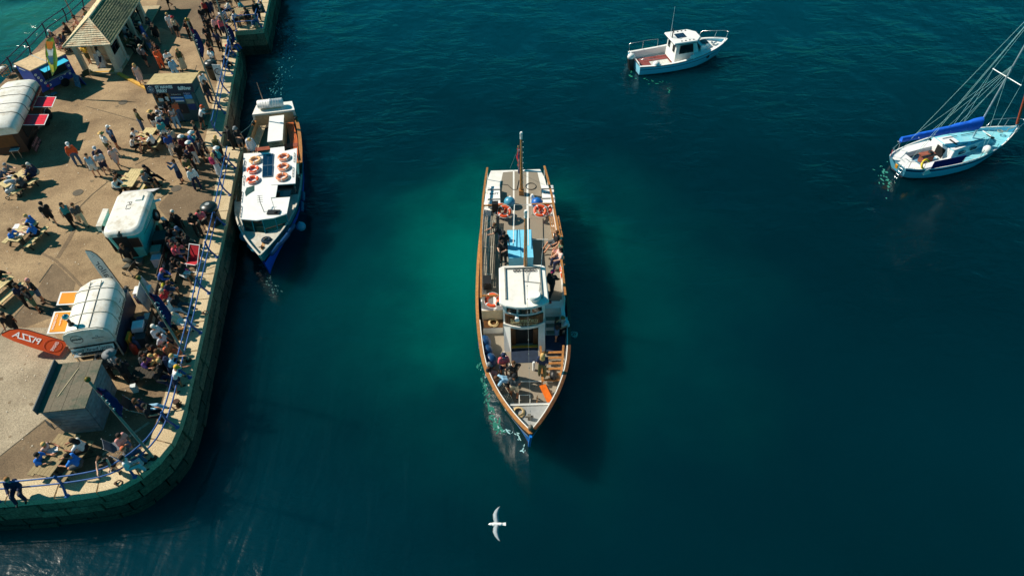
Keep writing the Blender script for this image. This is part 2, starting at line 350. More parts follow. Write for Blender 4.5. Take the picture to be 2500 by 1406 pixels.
for i, pt in enumerate((VIS, NOTCH, UPPER, JF, JE)):
    stones(pt, 'coping_stone', QZ, QZ - 0.34, 1.02 if i != 1 else 0.6, 1.5, M_COPE, 0.0, 10 + i, 0.006, out_j=0.012)
    for k in range(4):
        zt = QZ - 0.36 - k * 0.46
        stones(pt, 'wall_stone', zt, zt - 0.44, 0.34, 1.25, (M_ST1, M_ST1, M_ST2, M_ST2)[k], 0.03 + 0.035 * k, 40 + 10 * i + k, 0.0, out_j=0.045, gap=0.03)
for k in range(3):
    stones(WEST, 'wall_stone', QZ - 0.01 - 0.5 * k, QZ - 0.48 - 0.5 * k, 0.5, 1.6, M_ST1, 0.0, 90 + k)
wf = MB()                                                             # core behind the stones
wf.loft([[(*VIS.at(d, 0.28), -3) for d in np.arange(0, VIS.len, 0.5)], [(*VIS.at(d, 0.28), QZ - 0.3) for d in np.arange(0, VIS.len, 0.5)]], closed=False)
wf.build('wall_core', M_DARK, quay)
# landing steps inside the notch
for k in range(9):
    st = MB(); a = np.array(NA) - [0.05, 0]; b_ = np.array(NB); z = QZ - 0.2 * (k + 1); y0 = a[1] + 0.28 * k
    sh = -0.13 * 0.28 * k
    st.b2(b_[0] - 0.3 + sh, a[0] + sh, y0, y0 + 0.29, z - 1.2, z); st.build('landing_step', M_ST2 if k > 3 else M_ST1, quay)
def sheet(pxs, mat, name, dz=0.004, parent=quay, z=QZ - 0.02):
    b = MB(); v = [P(x, y, z) for x, y in pxs]; b.add([(p[0], p[1], z + dz) for p in v], [tuple(range(len(v)))][::1]); o = b.build(name, mat, parent)
    if o.data.polygons[0].normal.z < 0: o.data.flip_normals()
    return o
sheet([(-140, 1120), (0, 1114), (60, 1066), (108, 1027), (170, 1045), (240, 960), (330, 940), (420, 955), (400, 1060), (345, 1120), (270, 1150), (100, 1178), (-140, 1200)], M_ASPH, 'asphalt_patch')
sheet([(-160, 1100), (0, 1112), (60, 1064), (108, 1025), (172, 1000), (195, 890), (120, 800), (-160, 800)], M_PAVE2, 'concrete_patch')
sheet([(385, 0), (372, 60), (480, 105), (540, 112), (558, 60), (530, -60), (420, -60)], M_ASPH, 'asphalt_patch', 0.004)
sheet([(385, 505), (425, 460), (500, 440), (535, 470), (520, 540), (430, 560)], M_ASPH, 'asphalt_patch', 0.004)
sheet([(470, 395), (530, 390), (556, 420), (540, 500), (505, 480)], M_ASPH, 'asphalt_patch', 0.006)
sheet([(95, 700), (132, 640), (185, 690), (165, 760), (60, 800), (20, 790)], M_ASPH, 'asphalt_patch', 0.004)
sheet([(395, 560), (440, 548), (505, 560), (476, 690), (440, 850), (405, 950), (330, 945), (300, 890), (345, 770), (360, 690), (330, 660), (375, 640)], M_ASPH, 'asphalt_patch', 0.007)
sheet([(300, 60), (372, 60), (395, 110), (390, 180), (300, 185)], M_ASPH, 'asphalt_patch', 0.005)
def seam(pts, w, mat=None):
    b = MB(); q = [P(x, y, QZ - 0.012)[:2] for x, y in pts]
    for a, c in zip(q, q[1:]):
        t = (c - a) / np.linalg.norm(c - a); n_ = np.array([-t[1], t[0]]) * w / 2
        b.add([(*(a + n_), QZ - 0.012), (*(a - n_), QZ - 0.012), (*(c - n_), QZ - 0.012), (*(c + n_), QZ - 0.012)], [(0, 1, 2, 3)])
    o = b.build('pavement_seam', mat or M('seam_tar', (70, 66, 54), rough=0.95), quay)
    return o
seam([(196, 530), (168, 585), (140, 630)], 0.22, M_ASPH); seam([(128, 645), (96, 690)], 0.07); seam([(62, 742), (24, 786), (-10, 830)], 0.06)
seam([(96, 615), (136, 636), (175, 672), (200, 700)], 0.14, M_ASPH); seam([(180, 520), (225, 475), (262, 445)], 0.05); seam([(370, 500), (412, 470)], 0.05)
seam([(330, 403), (390, 372)], 0.04); seam([(0, 1113), (60, 1065), (110, 1026)], 0.05); seam([(480, 160), (470, 190)], 0.04); seam([(210, 260), (300, 285), (350, 300)], 0.04)
seam([(200, 490), (140, 520)], 0.03); seam([(250, 1110), (365, 1030)], 0.12, M('worn_white_line', (150, 150, 130), rough=0.9, dirt=(90, 84, 66), dirt_amt=0.9, dirt_scale=5)); seam([(75, 1150), (250, 1108)], 0.06)
seam([(310, 908), (348, 925)], 0.08, M('worn_white_line'))
kb = MB(); a = P(290, 181, QZ); c = P(366, 222, QZ); dv = Vector(c - a); kb.box((a + c) / 2 + np.array([0, 0, 0.02]), (dv.length, 0.24, 0.16), math.atan2(dv.y, dv.x)); kb.build('yellow_kerb', M('yellow_kerb_paint', (214, 164, 60), rough=0.8, dirt=(150, 120, 70), dirt_amt=0.8, dirt_scale=5), quay)
# ---------------------------------------------------------------- railings
M_BLUE = M('blue_rail_paint', (26, 86, 152), rough=0.45, dirt=(90, 110, 150), dirt_amt=0.4, dirt_scale=9)
M_NAVYRAIL = M('navy_rail_paint', (18, 34, 70), rough=0.5)
def railing(path, d0, d1, label, first=None, off=0.30, mat=None, spacing=2.6, heights=(1.08, 0.6), group=None):
    mat = mat or M_BLUE; o = path.at(d0, off); root = thing('railing', label, 'railing', (o[0], o[1], QZ), group=group)
    ds = np.arange(d0, d1 + 1e-3, 0.4); ds = np.append(ds, d1)
    for h in heights:
        b = MB(); b.tube([(*(path.at(d, off) - o), h) for d in ds], 0.034, 6); b.build('rail', mat, root)
    d = first if first is not None else d0
    while d - spacing > d0: d -= spacing
    while d <= d1 + 1e-6:
        f = path.at(d, 0.06) - o; k = path.at(d, off) - o; s2 = path.at(d, off * 0.75) - o; b = MB()
        b.tube([(*f, 0.0), (*f, 0.06), (*s2, 0.42), (*k, 0.68), (*k, 1.12)], 0.05, 6); b.lathe([(0.1, 0), (0.1, 0.03), (0.05, 0.05)], 8, (*f, 0.0)); b.ball((*k, 1.14), 0.05, 6, 5); b.ball((*k, 0.6), 0.05, 6, 5)
        b.build('post', mat, root); d += spacing
    return root
railing(VIS, 0.2, VIS.near(P(580, 392, QZ)), 'long blue tubular railing curving round the quay edge', VIS.near(P(537, 628, QZ)))
railing(UPPER, 1.2, UPPER.near(U1) + 2.6, 'blue railing above the landing steps behind the ferry kiosk', 1.2)
railing(JF, 0.1, JF.len - 0.1, 'short blue railing across the end of the projecting quay block', 0.1, spacing=2.1)
railing(JE, 0.3, 9, 'blue railing along the outer side of the projecting quay block', 0.3)
railing(WEST, 1.0, 16.5, 'dark navy railing along the inner harbour side behind the shelter', WEST.near(P(88, 133, QZ)), off=0.25, mat=M_NAVYRAIL)
# mooring gear on the coping
def ring_on(px, py, label):
    p = P(px, py, QZ); r = thing('mooring_ring', label, 'mooring ring', tuple(p)); b = MB(); b.torus((0.12, 0, 0.05), 0.12, 0.022, 16, 6, Matrix.Rotation(0.25, 3, 'Y')); b.build('ring', M('rusty_iron', (70, 44, 30), rough=0.85), r)
    b = MB(); b.box((-0.02, 0, 0.03), (0.08, 0.1, 0.08)); b.build('eye_bolt', M('rusty_iron'), r)
ring_on(284, 1180, 'rusty mooring ring on the coping at the curved quay corner')
ring_on(497, 765, 'dark iron ring and chain on coping beside pizza trailer side')
ring_on(548, 246, 'iron mooring ring on coping behind the ferry kiosk')
for i, (x, y) in enumerate([(437, 990)]):
    p = P(x, y, QZ); b = MB(); b.lathe([(0.13, 0), (0.13, 0.05), (0.09, 0.08), (0.09, 0.25), (0.15, 0.3), (0.13, 0.36)], 12); b.tube([(-0.25, -0.1, 0.05), (-0.1, -0.25, 0.08), (0.1, -0.2, 0.1), (0.12, 0.1, 0.14), (-0.1, 0.12, 0.18)], 0.03, 6)
    o = b.build('bollard', M('rusty_iron'), None, tuple(p)); tag(o, 'small rusty bollard with a rope turn on the quay coping', 'bollard')

# manhole covers and scattered litter / gull droppings
for x, y in ((190, 470), (300, 250), (430, 460), (130, 760)):
    b = MB(); q = P(x, y, QZ); b.lathe([(0.0, QZ - 0.008), (0.3, QZ - 0.008), (0.3, QZ - 0.004)], 18, (q[0], q[1], 0)); b.build('manhole_cover', M('cast_iron_cover', (92, 84, 70), rough=0.8, metal=0.2), quay)
def spot(rn):
    y = rn.uniform(10, 1100); lim = np.interp(y, [0, 130, 320, 380, 600, 800, 1000, 1100], [540, 545, 505, 545, 505, 460, 400, 330]); low = np.interp(y, [0, 130, 200], [235, 90, 0]); return rn.uniform(low, lim), y
rn = random.Random(21); b = MB()
for _ in range(420):
    x, y = spot(rn); q = P(x, y, QZ); r = rn.uniform(0.012, 0.045); k = rn.randint(4, 6); a0 = rn.random() * 6
    b.add([(q[0] + r * rn.uniform(0.5, 1.2) * math.cos(a0 + 6.283 * j / k), q[1] + r * rn.uniform(0.5, 1.2) * math.sin(a0 + 6.283 * j / k), QZ + 0.012) for j in range(k)], [tuple(range(k))])
o = b.build('droppings_and_litter', M('whitish_specks', (206, 196, 176), rough=0.9), quay); o['kind'] = 'stuff'
rn = random.Random(22); b = MB()
for _ in range(80):
    x, y = spot(rn); q = P(x, y, QZ); r = rn.uniform(0.03, 0.14); k = 8; a0 = rn.random() * 6
    b.add([(q[0] + r * rn.uniform(0.5, 1.2) * math.cos(a0 + 6.283 * j / k), q[1] + r * rn.uniform(0.5, 1.2) * math.sin(a0 + 6.283 * j / k), QZ - 0.009) for j in range(k)], [tuple(range(k))])
o = b.build('oil_stains', M('oil_stain', (122, 104, 78), rough=0.8, var=0.3), quay); o['kind'] = 'stuff'
# ---------------------------------------------------------------- boats
def off2(pts, d):
    """offset an open 3-D outline sideways (towards its right) in plan"""
    out = []
    for i, p in enumerate(pts):
        a = Vector(pts[max(i - 1, 0)]); b = Vector(pts[min(i + 1, len(pts) - 1)]); t = (b - a); t.z = 0; t.normalize()
        out.append(Vector((p[0] + t.y * d, p[1] - t.x * d, p[2])))
    return out
class Boat:
    """hull from stations (x, half beam at gunwale, gunwale z, half beam at waterline, x at waterline); x forward, y to port"""
    def __init__(s, st): s.st = st
    def pt(s, q, t, side):
        x, hb, zg, hw, xw = q
        if t <= 1:
            u = t; w = t ** 1.6
            return Vector((x + (xw - x) * u, side * (hb + (hw - hb) * w), zg * (1 - u)))
        k = t - 1; return Vector((xw, side * hw * (1 - 0.6 * k), -0.5 * k))
    def band(s, t0, t1, name, mat, root, n=4, transom=True, proud=0.0):
        b = MB(); ts = [t0 + (t1 - t0) * i / n for i in range(n + 1)]
        for side in (1, -1):
            rings = [[s.pt(q, t, side) + Vector((0, side * proud, 0)) for t in ts] for q in s.st]
            if side < 0: rings = [r[::-1] for r in rings]
            b.loft(rings[::-1], cap=False, closed=False, smooth=True)
        if transom:
            q = s.st[0]; b.add([s.pt(q, t, 1) for t in ts] + [s.pt(q, t, -1) for t in ts[::-1]], [tuple(range(2 * n + 2))])
        return b.build(name, mat, root)
    def outline(s, dz=0.0, x0=-1e9, x1=1e9):
        f = [q for q in s.st if x0 <= q[0] <= x1]
        return [Vector((q[0], q[1], q[2] + dz)) for q in f] + [Vector((q[0], -q[1], q[2] + dz)) for q in f[::-1]]
    def rail(s, w, h, out, name, mat, root, dz=0.0, x0=-1e9, x1=1e9, pieces=1, alt=None):
        o = s.outline(dz, x0, x1); a = off2(o, -out); b = off2(o, w); n = len(o); lo = 0
        for k in range(pieces):
            hi = (n - 1) * (k + 1) // pieces; m = MB()
            m.loft([[a[i], b[i], b[i] + Vector((0, 0, h)), a[i] + Vector((0, 0, h))] for i in range(lo, hi + 1)], smooth=False); m.build(name, alt if alt and k < pieces // 2 else mat, root); lo = hi
    def level(s, zd, w, x0=-1e9, x1=1e9):
        """port side points of the hull at height zd, w inside the skin"""
        out = []
        for q in s.st:
            if x0 <= q[0] <= x1:
                g = s.pt(q, min(max((q[2] - zd) / q[2], 0), 1), 1); out.append(Vector((g.x, max(g.y - w, 0.012), zd)))
        return out
    def inner(s, w, zd, name, mat, root, x0=-1e9, x1=1e9):
        a = [Vector((q[0], max(q[1] - w, 0.02), q[2])) for q in s.st if x0 <= q[0] <= x1]; b = s.level(zd, w * 0.6, x0, x1); m = MB()
        for sd in (1, -1): m.loft([[Vector((u.x, u.y * sd, u.z)), Vector((v.x, v.y * sd, v.z))] for u, v in zip(a, b)], cap=False, closed=False, smooth=True)
        return m.build(name, mat, root)
    def deck(s, w, zd, name, mat, root, x0=-1e9, x1=1e9, t=0.06):
        o = s.level(zd, w, x0, x1); u = s.level(zd - t, w + 0.02, x0, x1); m = MB()
        m.loft([[a_, Vector((a_.x, -a_.y, a_.z)), Vector((b_.x, -b_.y, b_.z)), b_] for a_, b_ in zip(o, u)])
        return m.build(name, mat, root)
def interp(st, n):
    """resample stations smoothly"""
    A = np.array(st); x = np.linspace(0, len(st) - 1, n); out = []
    for v in x:
        i = min(int(v), len(st) - 2); t = v - i; p = [A[max(min(j, len(st) - 1), 0)] for j in (i - 1, i, i + 1, i + 2)]
        q = 0.5 * (2 * p[1] + (p[2] - p[0]) * t + (2 * p[0] - 5 * p[1] + 4 * p[2] - p[3]) * t * t + (3 * p[1] - p[0] - 3 * p[2] + p[3]) * t ** 3); out.append(tuple(q))
    return out
M_WHITE = M('white_gloss_paint', (236, 234, 226), rough=0.35, var=0.04, dirt=(176, 164, 140), dirt_amt=0.35, dirt_scale=3)
M_WHITE2 = M('clean_white_gelcoat', (240, 240, 236), rough=0.25, var=0.02, dirt=(205, 205, 200), dirt_amt=0.3, dirt_scale=2)
M_TEAK = M('varnished_teak', (166, 114, 62), rough=0.4, var=0.25, scale=9, dirt=(150, 88, 36), dirt_amt=0.5, dirt_scale=7)
M_TEAKD = M('dark_varnish_and_rail_shade', (92, 60, 32), rough=0.35, var=0.3, scale=8, dirt=(80, 50, 20), dirt_amt=0.6, dirt_scale=6)
M_DECK = M('grey_deck_paint', (138, 128, 112), rough=0.8, var=0.1, scale=20, dirt=(138, 124, 104), dirt_amt=0.5, dirt_scale=1.5)
M_DECKB = M('bow_deck_grey', (150, 152, 150), rough=0.7, var=0.1, dirt=(120, 120, 116), dirt_amt=0.5)
M_HULLB = M('blue_hull_paint', (30, 124, 214), rough=0.3, var=0.08)
M_NAVY = M('navy_paint', (14, 24, 48), rough=0.4, var=0.1)
M_BLACK = M('black_plastic', (18, 20, 22), rough=0.5, var=0.2)
M_STEEL = M('stainless_steel', (200, 204, 206), rough=0.25, metal=0.9, var=0.05)
M_ROPE = M('manila_rope', (196, 168, 120), rough=0.9, var=0.3, scale=30)
M_ROPEB = M('dark_blue_rope', (24, 50, 70), rough=0.9, var=0.3, scale=30)
M_ORG = M('lifebuoy_orange', (226, 78, 28), rough=0.5, var=0.12, dirt=(230, 140, 90), dirt_amt=0.4, dirt_scale=5)
M_ORGF = M('faded_lifebuoy_orange', (226, 132, 84), rough=0.6, var=0.15)
M_ORGP = M('pale_lifebuoy', (232, 168, 108), rough=0.6, var=0.2)
M_BEIGE = M('beige_paint', (214, 188, 152), rough=0.5, var=0.06)
M_FEND = M('blue_fender_vinyl', (22, 66, 110), rough=0.35, var=0.1)
M_FENDL = M('pale_blue_fender_vinyl', (70, 150, 180), rough=0.35, var=0.1)
M_CYAN = M('pale_blue_box_paint', (120, 206, 236), rough=0.45, var=0.08)
M_GLASS = glass('dark_window_glass'); M_GLASSG = glass('green_tinted_glass', (20, 48, 46))
M_SOLAR = M('solar_cells', (12, 40, 66), rough=0.15, var=0.25, scale=3)
M_RED = M('red_cloth', (186, 24, 40), rough=0.8)
def lifebuoy(parent_none, label, loc, rot, mat, group, R=0.29, r=0.085):
    o = thing('lifebuoy', label, 'lifebuoy', loc, 0, group); m = MB(); m.torus((0, 0, 0), R, r, 22, 8, rot); m.build('ring', mat, o)
    for k in range(4):
        a = k * math.pi / 2 + 0.5; m = MB(); m.torus((0, 0, 0), R, r + 0.006, 3, 8, rot @ Matrix.Rotation(a, 3, 'Z'), 0, 0.15); m.build('reflective_band', M_WHITE2, o)
    m = MB(); m.tube([rot @ Vector(((R + r + 0.015) * math.cos(t), (R + r + 0.015) * math.sin(t), 0.02)) for t in np.linspace(0, 6.1, 20)], 0.012, 4); m.build('grab_line', M_WHITE2, o)
    return o
def coil(name, mat, root, c, R, turns=3, r=0.025):
    m = MB(); pts = [(c[0] + (R - 0.02 * t / 12) * math.cos(t * 0.5236) * (1 + 0.06 * math.sin(t)), c[1] + (R - 0.02 * t / 12) * math.sin(t * 0.5236), c[2] + 0.0014 * t + 0.008 * math.sin(t * 1.7)) for t in range(12 * turns)]
    m.tube(pts, r, 5); return m.build(name, mat, root)
ID3 = Matrix.Identity(3)
# ===== the passenger ferry under way
FO = (0.50, 23.5, 0.0); FA = math.radians(-90.0 + 0.95); fer = thing('passenger_ferry', 'large wooden passenger ferry with white wheelhouse and teak rails under way', 'ferry', FO, FA); FL = Fr(FO, FA)
FS = interp([(-9.25, 1.55, 1.5, 1.25, -9.0), (-8.0, 1.78, 1.45, 1.6, -7.9), (-5.5, 2.1, 1.42, 1.95, -5.5), (-2.5, 2.32, 1.42, 2.2, -2.5), (0.5, 2.38, 1.46, 2.24, 0.5), (3.0, 2.24, 1.6, 2.0, 2.8), (4.8, 1.98, 1.8, 1.6, 4.4), (6.3, 1.5, 2.05, 1.02, 5.7), (7.5, 0.93, 2.3, 0.5, 6.7), (8.35, 0.42, 2.48, 0.18, 7.4), (8.85, 0.05, 2.6, 0.03, 7.85)], 30)
FS = [(q[0], q[1] * 0.975, q[2], q[3] * 0.975, q[4]) for q in FS]; fb = Boat(FS)
fb.band(0.22, 0.82, 'hull_side', M_HULLB, fer); fb.band(0.8, 2.0, 'hull_bottom', M('bottom_paint', (60, 24, 20), rough=0.7), fer)
fb.band(0.0, 0.24, 'hull_top_strake', M_NAVY, fer, proud=0.012); fb.band(0.2, 0.25, 'rubbing_strake', M_WHITE, fer, n=1, proud=0.03, transom=False)
fb.rail(0.11, 0.06, 0.035, 'cap_rail', M_TEAK, fer, x0=-6, pieces=10, alt=M_TEAKD)  # shade painted in: right-hand rail pieces take the darker colour
fb.rail(0.16, 0.045, -0.112, 'inner_cap_edge', M_WHITE, fer, x0=1.0, pieces=2)
fb.rail(0.15, 0.05, 0.02, 'cap_rail', M_WHITE, fer, x1=-5.6, pieces=2)
fb.inner(0.2, 0.95, 'inner_bulwark', M_WHITE, fer, x0=1.2)
fb.rail(-0.16, 0.05, -0.24, 'inner_rail_edge', M_WHITE, fer, dz=0.012, x0=1.0, pieces=2) if False else None
fb.deck(0.1, 0.95, 'fore_deck', M_DECK, fer, x0=1.2)
fb.deck(0.16, 2.02, 'bow_deck', M_DECKB, fer, x0=7.0, t=0.08)
m = MB(); m.loft([[(7.12, -0.92, 2.0), (7.12, 0.92, 2.0), (7.18, 0.92, 2.0), (7.18, -0.92, 2.0)], [(7.12, -0.5, 0.95), (7.12, 0.5, 0.95), (7.18, 0.5, 0.95), (7.18, -0.5, 0.95)]]); m.build('fore_bulkhead', M_WHITE, fer)
m = MB(); m.tube([(7.1, -0.98, 2.06), (7.1, 0.98, 2.06)], 0.035, 6); m.build('bow_deck_edge', M_WHITE, fer)
m = MB(); m.tube([(8.55, 0, 2.2), (8.75, 0, 2.95)], 0.10, 8); m.ball((8.75, 0, 2.95), 0.11, 8, 5); m.build('stem_post', M('grey_weathered_wood', (110, 104, 92), rough=0.8), fer)
m = MB(); m.bar((8.93, 0, 2.55), (7.85, 0, -0.1), 0.1, 0.12); m.build('stem', M_HULLB, fer)
m = MB(); m.b2(7.7, 7.85, -0.07, 0.07, 2.02, 2.3); m.box((7.78, 0.0, 2.2), (0.07, 0.36, 0.07)); m.build('samson_post', M('grey_weathered_wood'), fer)
coil('rope_coil', M_ROPE, fer, FL(1266, 1006, 2.06), 0.27, 5, 0.028)
# upper deck block
UD = 2.1
def updeck_hb(x): return np.interp(x, [-9.4, -8.5, -6, -3, 1.7], [1.45, 1.68, 1.9, 2.02, 2.02])
ux = list(np.linspace(-9.35, 1.65, 14))
m = MB(); m.loft([[(x, updeck_hb(x), UD), (x, -updeck_hb(x), UD), (x, -updeck_hb(x), 0.8), (x, updeck_hb(x), 0.8)] for x in ux]); m.build('upper_deck_house', M_WHITE, fer)
def dquad(px, name, mat, z, dz=0.006):
    b = MB(); v = [FL(x, y, z) for x, y in px]; b.slab([Vector((p.x, p.y, z)) for p in v], 0.0); b = MB(); b.prism([(p.x, p.y) for p in v][::-1], z, z + dz); return b.build(name, mat, fer)
dquad([(1228, 421), (1252, 419), (1252, 498), (1212, 498)], 'deck_panel', M_DECK, UD); dquad([(1256, 419), (1285, 419), (1285, 560), (1256, 560)], 'deck_panel', M_DECK, UD); dquad([(1290, 419), (1312, 421), (1330, 498), (1290, 498)], 'deck_panel', M_DECK, UD)
dquad([(1200, 503), (1252, 503), (1250, 700), (1186, 735)], 'deck_panel', M_DECK, UD); dquad([(1290, 503), (1338, 503), (1372, 700), (1372, 735), (1240, 735), (1240, 600), (1290, 600)], 'deck_panel', M_DECK, UD, 0.008)
dquad([(1252, 560), (1290, 560), (1292, 645), (1250, 645)], 'deck_panel', M_DECK, UD, 0.005)
for side in (1, -1):                                                  # upper bulwark and teak rail
    xs = np.linspace(-8.6, 1.55, 12); m = MB()
    m.loft([[(x, side * (updeck_hb(x) - 0.05), UD - 0.02), (x, side * (updeck_hb(x) + 0.01), UD - 0.02), (x, side * (updeck_hb(x) + 0.01), 2.62), (x, side * (updeck_hb(x) - 0.05), 2.62)] for x in xs if x > -6.4]); m.build('upper_bulwark', M_WHITE, fer)
    m = MB(); m.loft([[(x, side * (updeck_hb(x) - 0.06), 2.86), (x, side * (updeck_hb(x) + 0.05), 2.86), (x, side * (updeck_hb(x) + 0.05), 2.92), (x, side * (updeck_hb(x) - 0.06), 2.92)] for x in xs]); m.build('teak_rail', M_TEAK, fer)
    for x in np.linspace(-8.5, 1.4, 9):
        m = MB(); m.tube([(x, side * (updeck_hb(x) - 0.02), UD - 0.05), (x, side * (updeck_hb(x) - 0.02), 2.87)], 0.025, 5); m.build('rail_stanchion', M_WHITE, fer)
for y0, y1 in ((1.98, 0.75), (-1.98, -0.62)):                         # cross rail at the break of the aft deck
    xx = FL(1210, 500, 2.9).x; m = MB(); m.bar((xx, y0, 2.86), (xx, y1, 2.86), 0.07, 0.07); m.build('cross_rail', M_TEAK, fer)
    for yy in (y0 * 0.95, (y0 + y1) / 2, y1):
        m = MB(); m.tube([(xx, yy, UD), (xx, yy, 2.86)], 0.02, 5); m.build('rail_stanchion', M_WHITE, fer)
m = MB(); m.tube([FL(1253, 600, 2.9), FL(1256, 500, 2.9), FL(1290, 500, 2.9), FL(1290, 600, 2.9)], 0.025, 5); m.build('walkway_handrail', M_WHITE, fer)
m = MB(); [m.tube([FL(1300, 585, 2.5), FL(1338, 585, 2.5)], 0.02, 5)]; m.build('cross_bar', M_WHITE, fer)
p = FL(1204, 720, 2.9); m = MB(); m.bar((p.x, 1.98 * -1, 2.86), (p.x, -1.05, 2.86), 0.07, 0.07); m.build('cross_rail', M_TEAK, fer)
# slatted benches along both sides of the upper deck
def slat_bench(pxa, pxb, z, w, n, mat, label_parent=fer, legs=True, back=0.0):
    a, b_ = FL(*pxa, z), FL(*pxb, z); d = (b_ - a); s_ = Vector((-d.y, d.x, 0)).normalized()
    for k in range(n):
        o = s_ * (w * (k / (n - 1) - 0.5)); m = MB(); m.bar(a + o, b_ + o, 0.045, w / n * 0.62) if False else m.box((a + b_) / 2 + o, (d.length, w / n * 0.62, 0.035), math.atan2(d.y, d.x)); m.build('bench_slat', mat, label_parent)
    if legs:
        for t in (0.08, 0.5, 0.92):
            q = a + d * t; m = MB(); m.box(q - Vector((0, 0, 0.2)), (0.06, w, 0.36), math.atan2(d.y, d.x)); m.build('bench_support', M_WHITE, label_parent)
M_SLATD = M('weathered_slats', (150, 140, 122), rough=0.7, var=0.25)
slat_bench((1197, 528), (1188, 682), UD + 0.42, 0.52, 6, M_SLATD); slat_bench((1352, 528), (1362, 580), UD + 0.42, 0.5, 6, M_TEAK); slat_bench((1360, 590), (1366, 648), UD + 0.42, 0.5, 6, M_TEAK)
# liferaft cases, masts, pale blue engine box
for x, y in ((1206, 475), (1338, 473)):
    p = FL(x, y, 2.5); m = MB(); m.loft([[(p.x - 0.8 + 0 * k, p.y + 0.34 * c, p.z - 0.32 + 0.0) if k == 0 else (p.x - 0.8 + (0.06 if k == 1 else 0), p.y + 0.34 * c, p.z) for c in (-1, 1)] + [(p.x + 0.8, p.y + 0.34, p.z - 0.32 if k == 0 else p.z), (p.x + 0.8, p.y - 0.34, p.z - 0.32 if k == 0 else p.z)] for k in (0, 1)]); rc = m.build('liferaft_case', M_WHITE2, fer)
    for q in (-0.4, 0.45):
        m = MB(); m.box((p.x + q, p.y, p.z - 0.13), (0.05, 0.72, 0.38)); m.build('strap', M('grey_strap', (150, 150, 145)), rc)
    text('RAFT', 0.22, M_BLACK, rc, (p.x - 0.05, p.y, p.z + 0.008), (0, 1, 0), (-1, 0, 0), 0.5)
b0 = FL(1276, 560, 2.75); b1 = FL(1276, 628, 2.75)
m = MB(); m.loft([[(b0.x, -0.62, UD), (b1.x, -0.62, UD), (b1.x, 0.62, UD), (b0.x, 0.62, UD)], [(b0.x, -0.64, 2.72), (b1.x, -0.64, 2.72), (b1.x, 0.64, 2.72), (b0.x, 0.64, 2.72)]]); m.build('engine_casing', M_CYAN, fer)
m = MB(); m.b2(b0.x - 0.02, b1.x + 0.02, -0.02, 0.02, 2.722, 2.735); m.build('casing_seam', M('casing_edge', (80, 150, 180)), fer)
def mast(px, py, z0, h, sq, light=True):
    p = FL(px, py, z0); m = MB(); m.tube([(p.x, p.y, z0), (p.x, p.y, z0 + h * 0.5), (p.x, p.y, z0 + h)], 0.10, 10, 0.06); mo = m.build('mast', M_TEAK, fer)
    m = MB(); m.lathe([(0.075, h + z0), (0.075, h + z0 + 0.3), (0.09, h + z0 + 0.32), (0.06, h + z0 + 0.42)], 8, (p.x, p.y, 0)); m.build('mast_light', M_WHITE2, mo)
    if sq: m = MB(); m.box((p.x, p.y, z0 + 0.17), (0.3, 0.28, 0.34)); m.build('mast_step', M_TEAK, mo)
    return p
am = mast(1273, 474, UD, 3.75, True); fm = mast(1283, 652, 3.6, 3.15, False)
m = MB()
for k in range(9):
    z = UD + 0.9 + k * 0.34; m.ball((am.x + 0.1, am.y + 0.10, z), 0.03, 5, 4)
m.build('signal_halyard', M_WHITE2, fer)
m = MB(); rnd = random.Random(3); rings = []
for i in range(9):
    z = UD + 1.35 + i * 0.2; w = 0.10 + 0.05 * math.sin(i * 1.3)
    rings.append([(am.x - 0.14 - w, am.y - 0.12 - 0.03 * math.sin(i), z), (am.x - 0.14 + 0.02, am.y - 0.1 - w * 0.6, z), (am.x - 0.1, am.y - 0.02, z), (am.x - 0.14 - w * 0.5, am.y + 0.02, z)])
m.loft(rings, smooth=True); fl_ = m.build('furled_flag', M('ensign_navy', (26, 40, 86), rough=0.85, var=0.3, dirt=(190, 190, 200), dirt_amt=0.7, dirt_scale=6), fer)
m = MB(); m.tube([(-9.2, 0.18, UD), (-9.55, 0.18, UD + 1.5)], 0.03, 6); m.ball((-9.56, 0.18, UD + 1.52), 0.06, 6, 5); m.build('ensign_staff', M_TEAK, fer)
m = MB(); m.loft([[(-9.3 - 0.23 * t, 0.1 + 0.05 * math.sin(9 * t), UD + 0.35 + t), (-9.3 - 0.23 * t, 0.2, UD + 0.35 + t), (-9.36 - 0.23 * t - 0.1 * (1 - t), 0.26 + 0.05 * math.sin(7 * t), UD + 0.33 + t)] for t in np.linspace(0, 1.05, 7)], smooth=True); m.build('ensign', M('ensign_red', (170, 34, 44), rough=0.85, dirt=(30, 40, 90), dirt_amt=0.95, dirt_scale=5), fer)
m = MB(); m.tube([(am.x, am.y, UD + 3.6), FL(1245, 412, 2.1)], 0.008, 4); m.tube([(am.x, am.y, UD + 3.6), (fm.x, fm.y, 6.6)], 0.006, 4); m.tube([(fm.x + 0.05, fm.y, 6.7), (8.7, 0, 2.75)], 0.006, 4)
for k in range(14):
    t = 0.08 + k * 0.065; m.ball(Vector((fm.x + 0.05, fm.y, 6.7)).lerp(Vector((8.7, 0, 2.75)), t), 0.028, 5, 4)
m.build('rigging_wires', M('dull_wire', (120, 130, 128), rough=0.6), fer)
m = MB(); m.tube([FL(1224, 450, UD + 0.02), FL(1240, 452, UD + 0.02), FL(1252, 463, UD + 0.02), FL(1262, 463, UD + 0.02), FL(1267, 440, UD + 0.02)], 0.02, 5); m.torus(FL(1296, 455, UD + 0.03), 0.3, 0.02, 18, 5); m.build('deck_hose', M_BLACK, fer)
for x, y in ((1244, 493), (1311, 495)):
    p = FL(x, y, UD + 0.3); m = MB(); m.ball(p, (0.32, 0.32, 0.3), 12, 8); m.build('mooring_buoy', M_FENDL if x < 1280 else M('blue_buoy', (24, 100, 180), rough=0.4), fer)
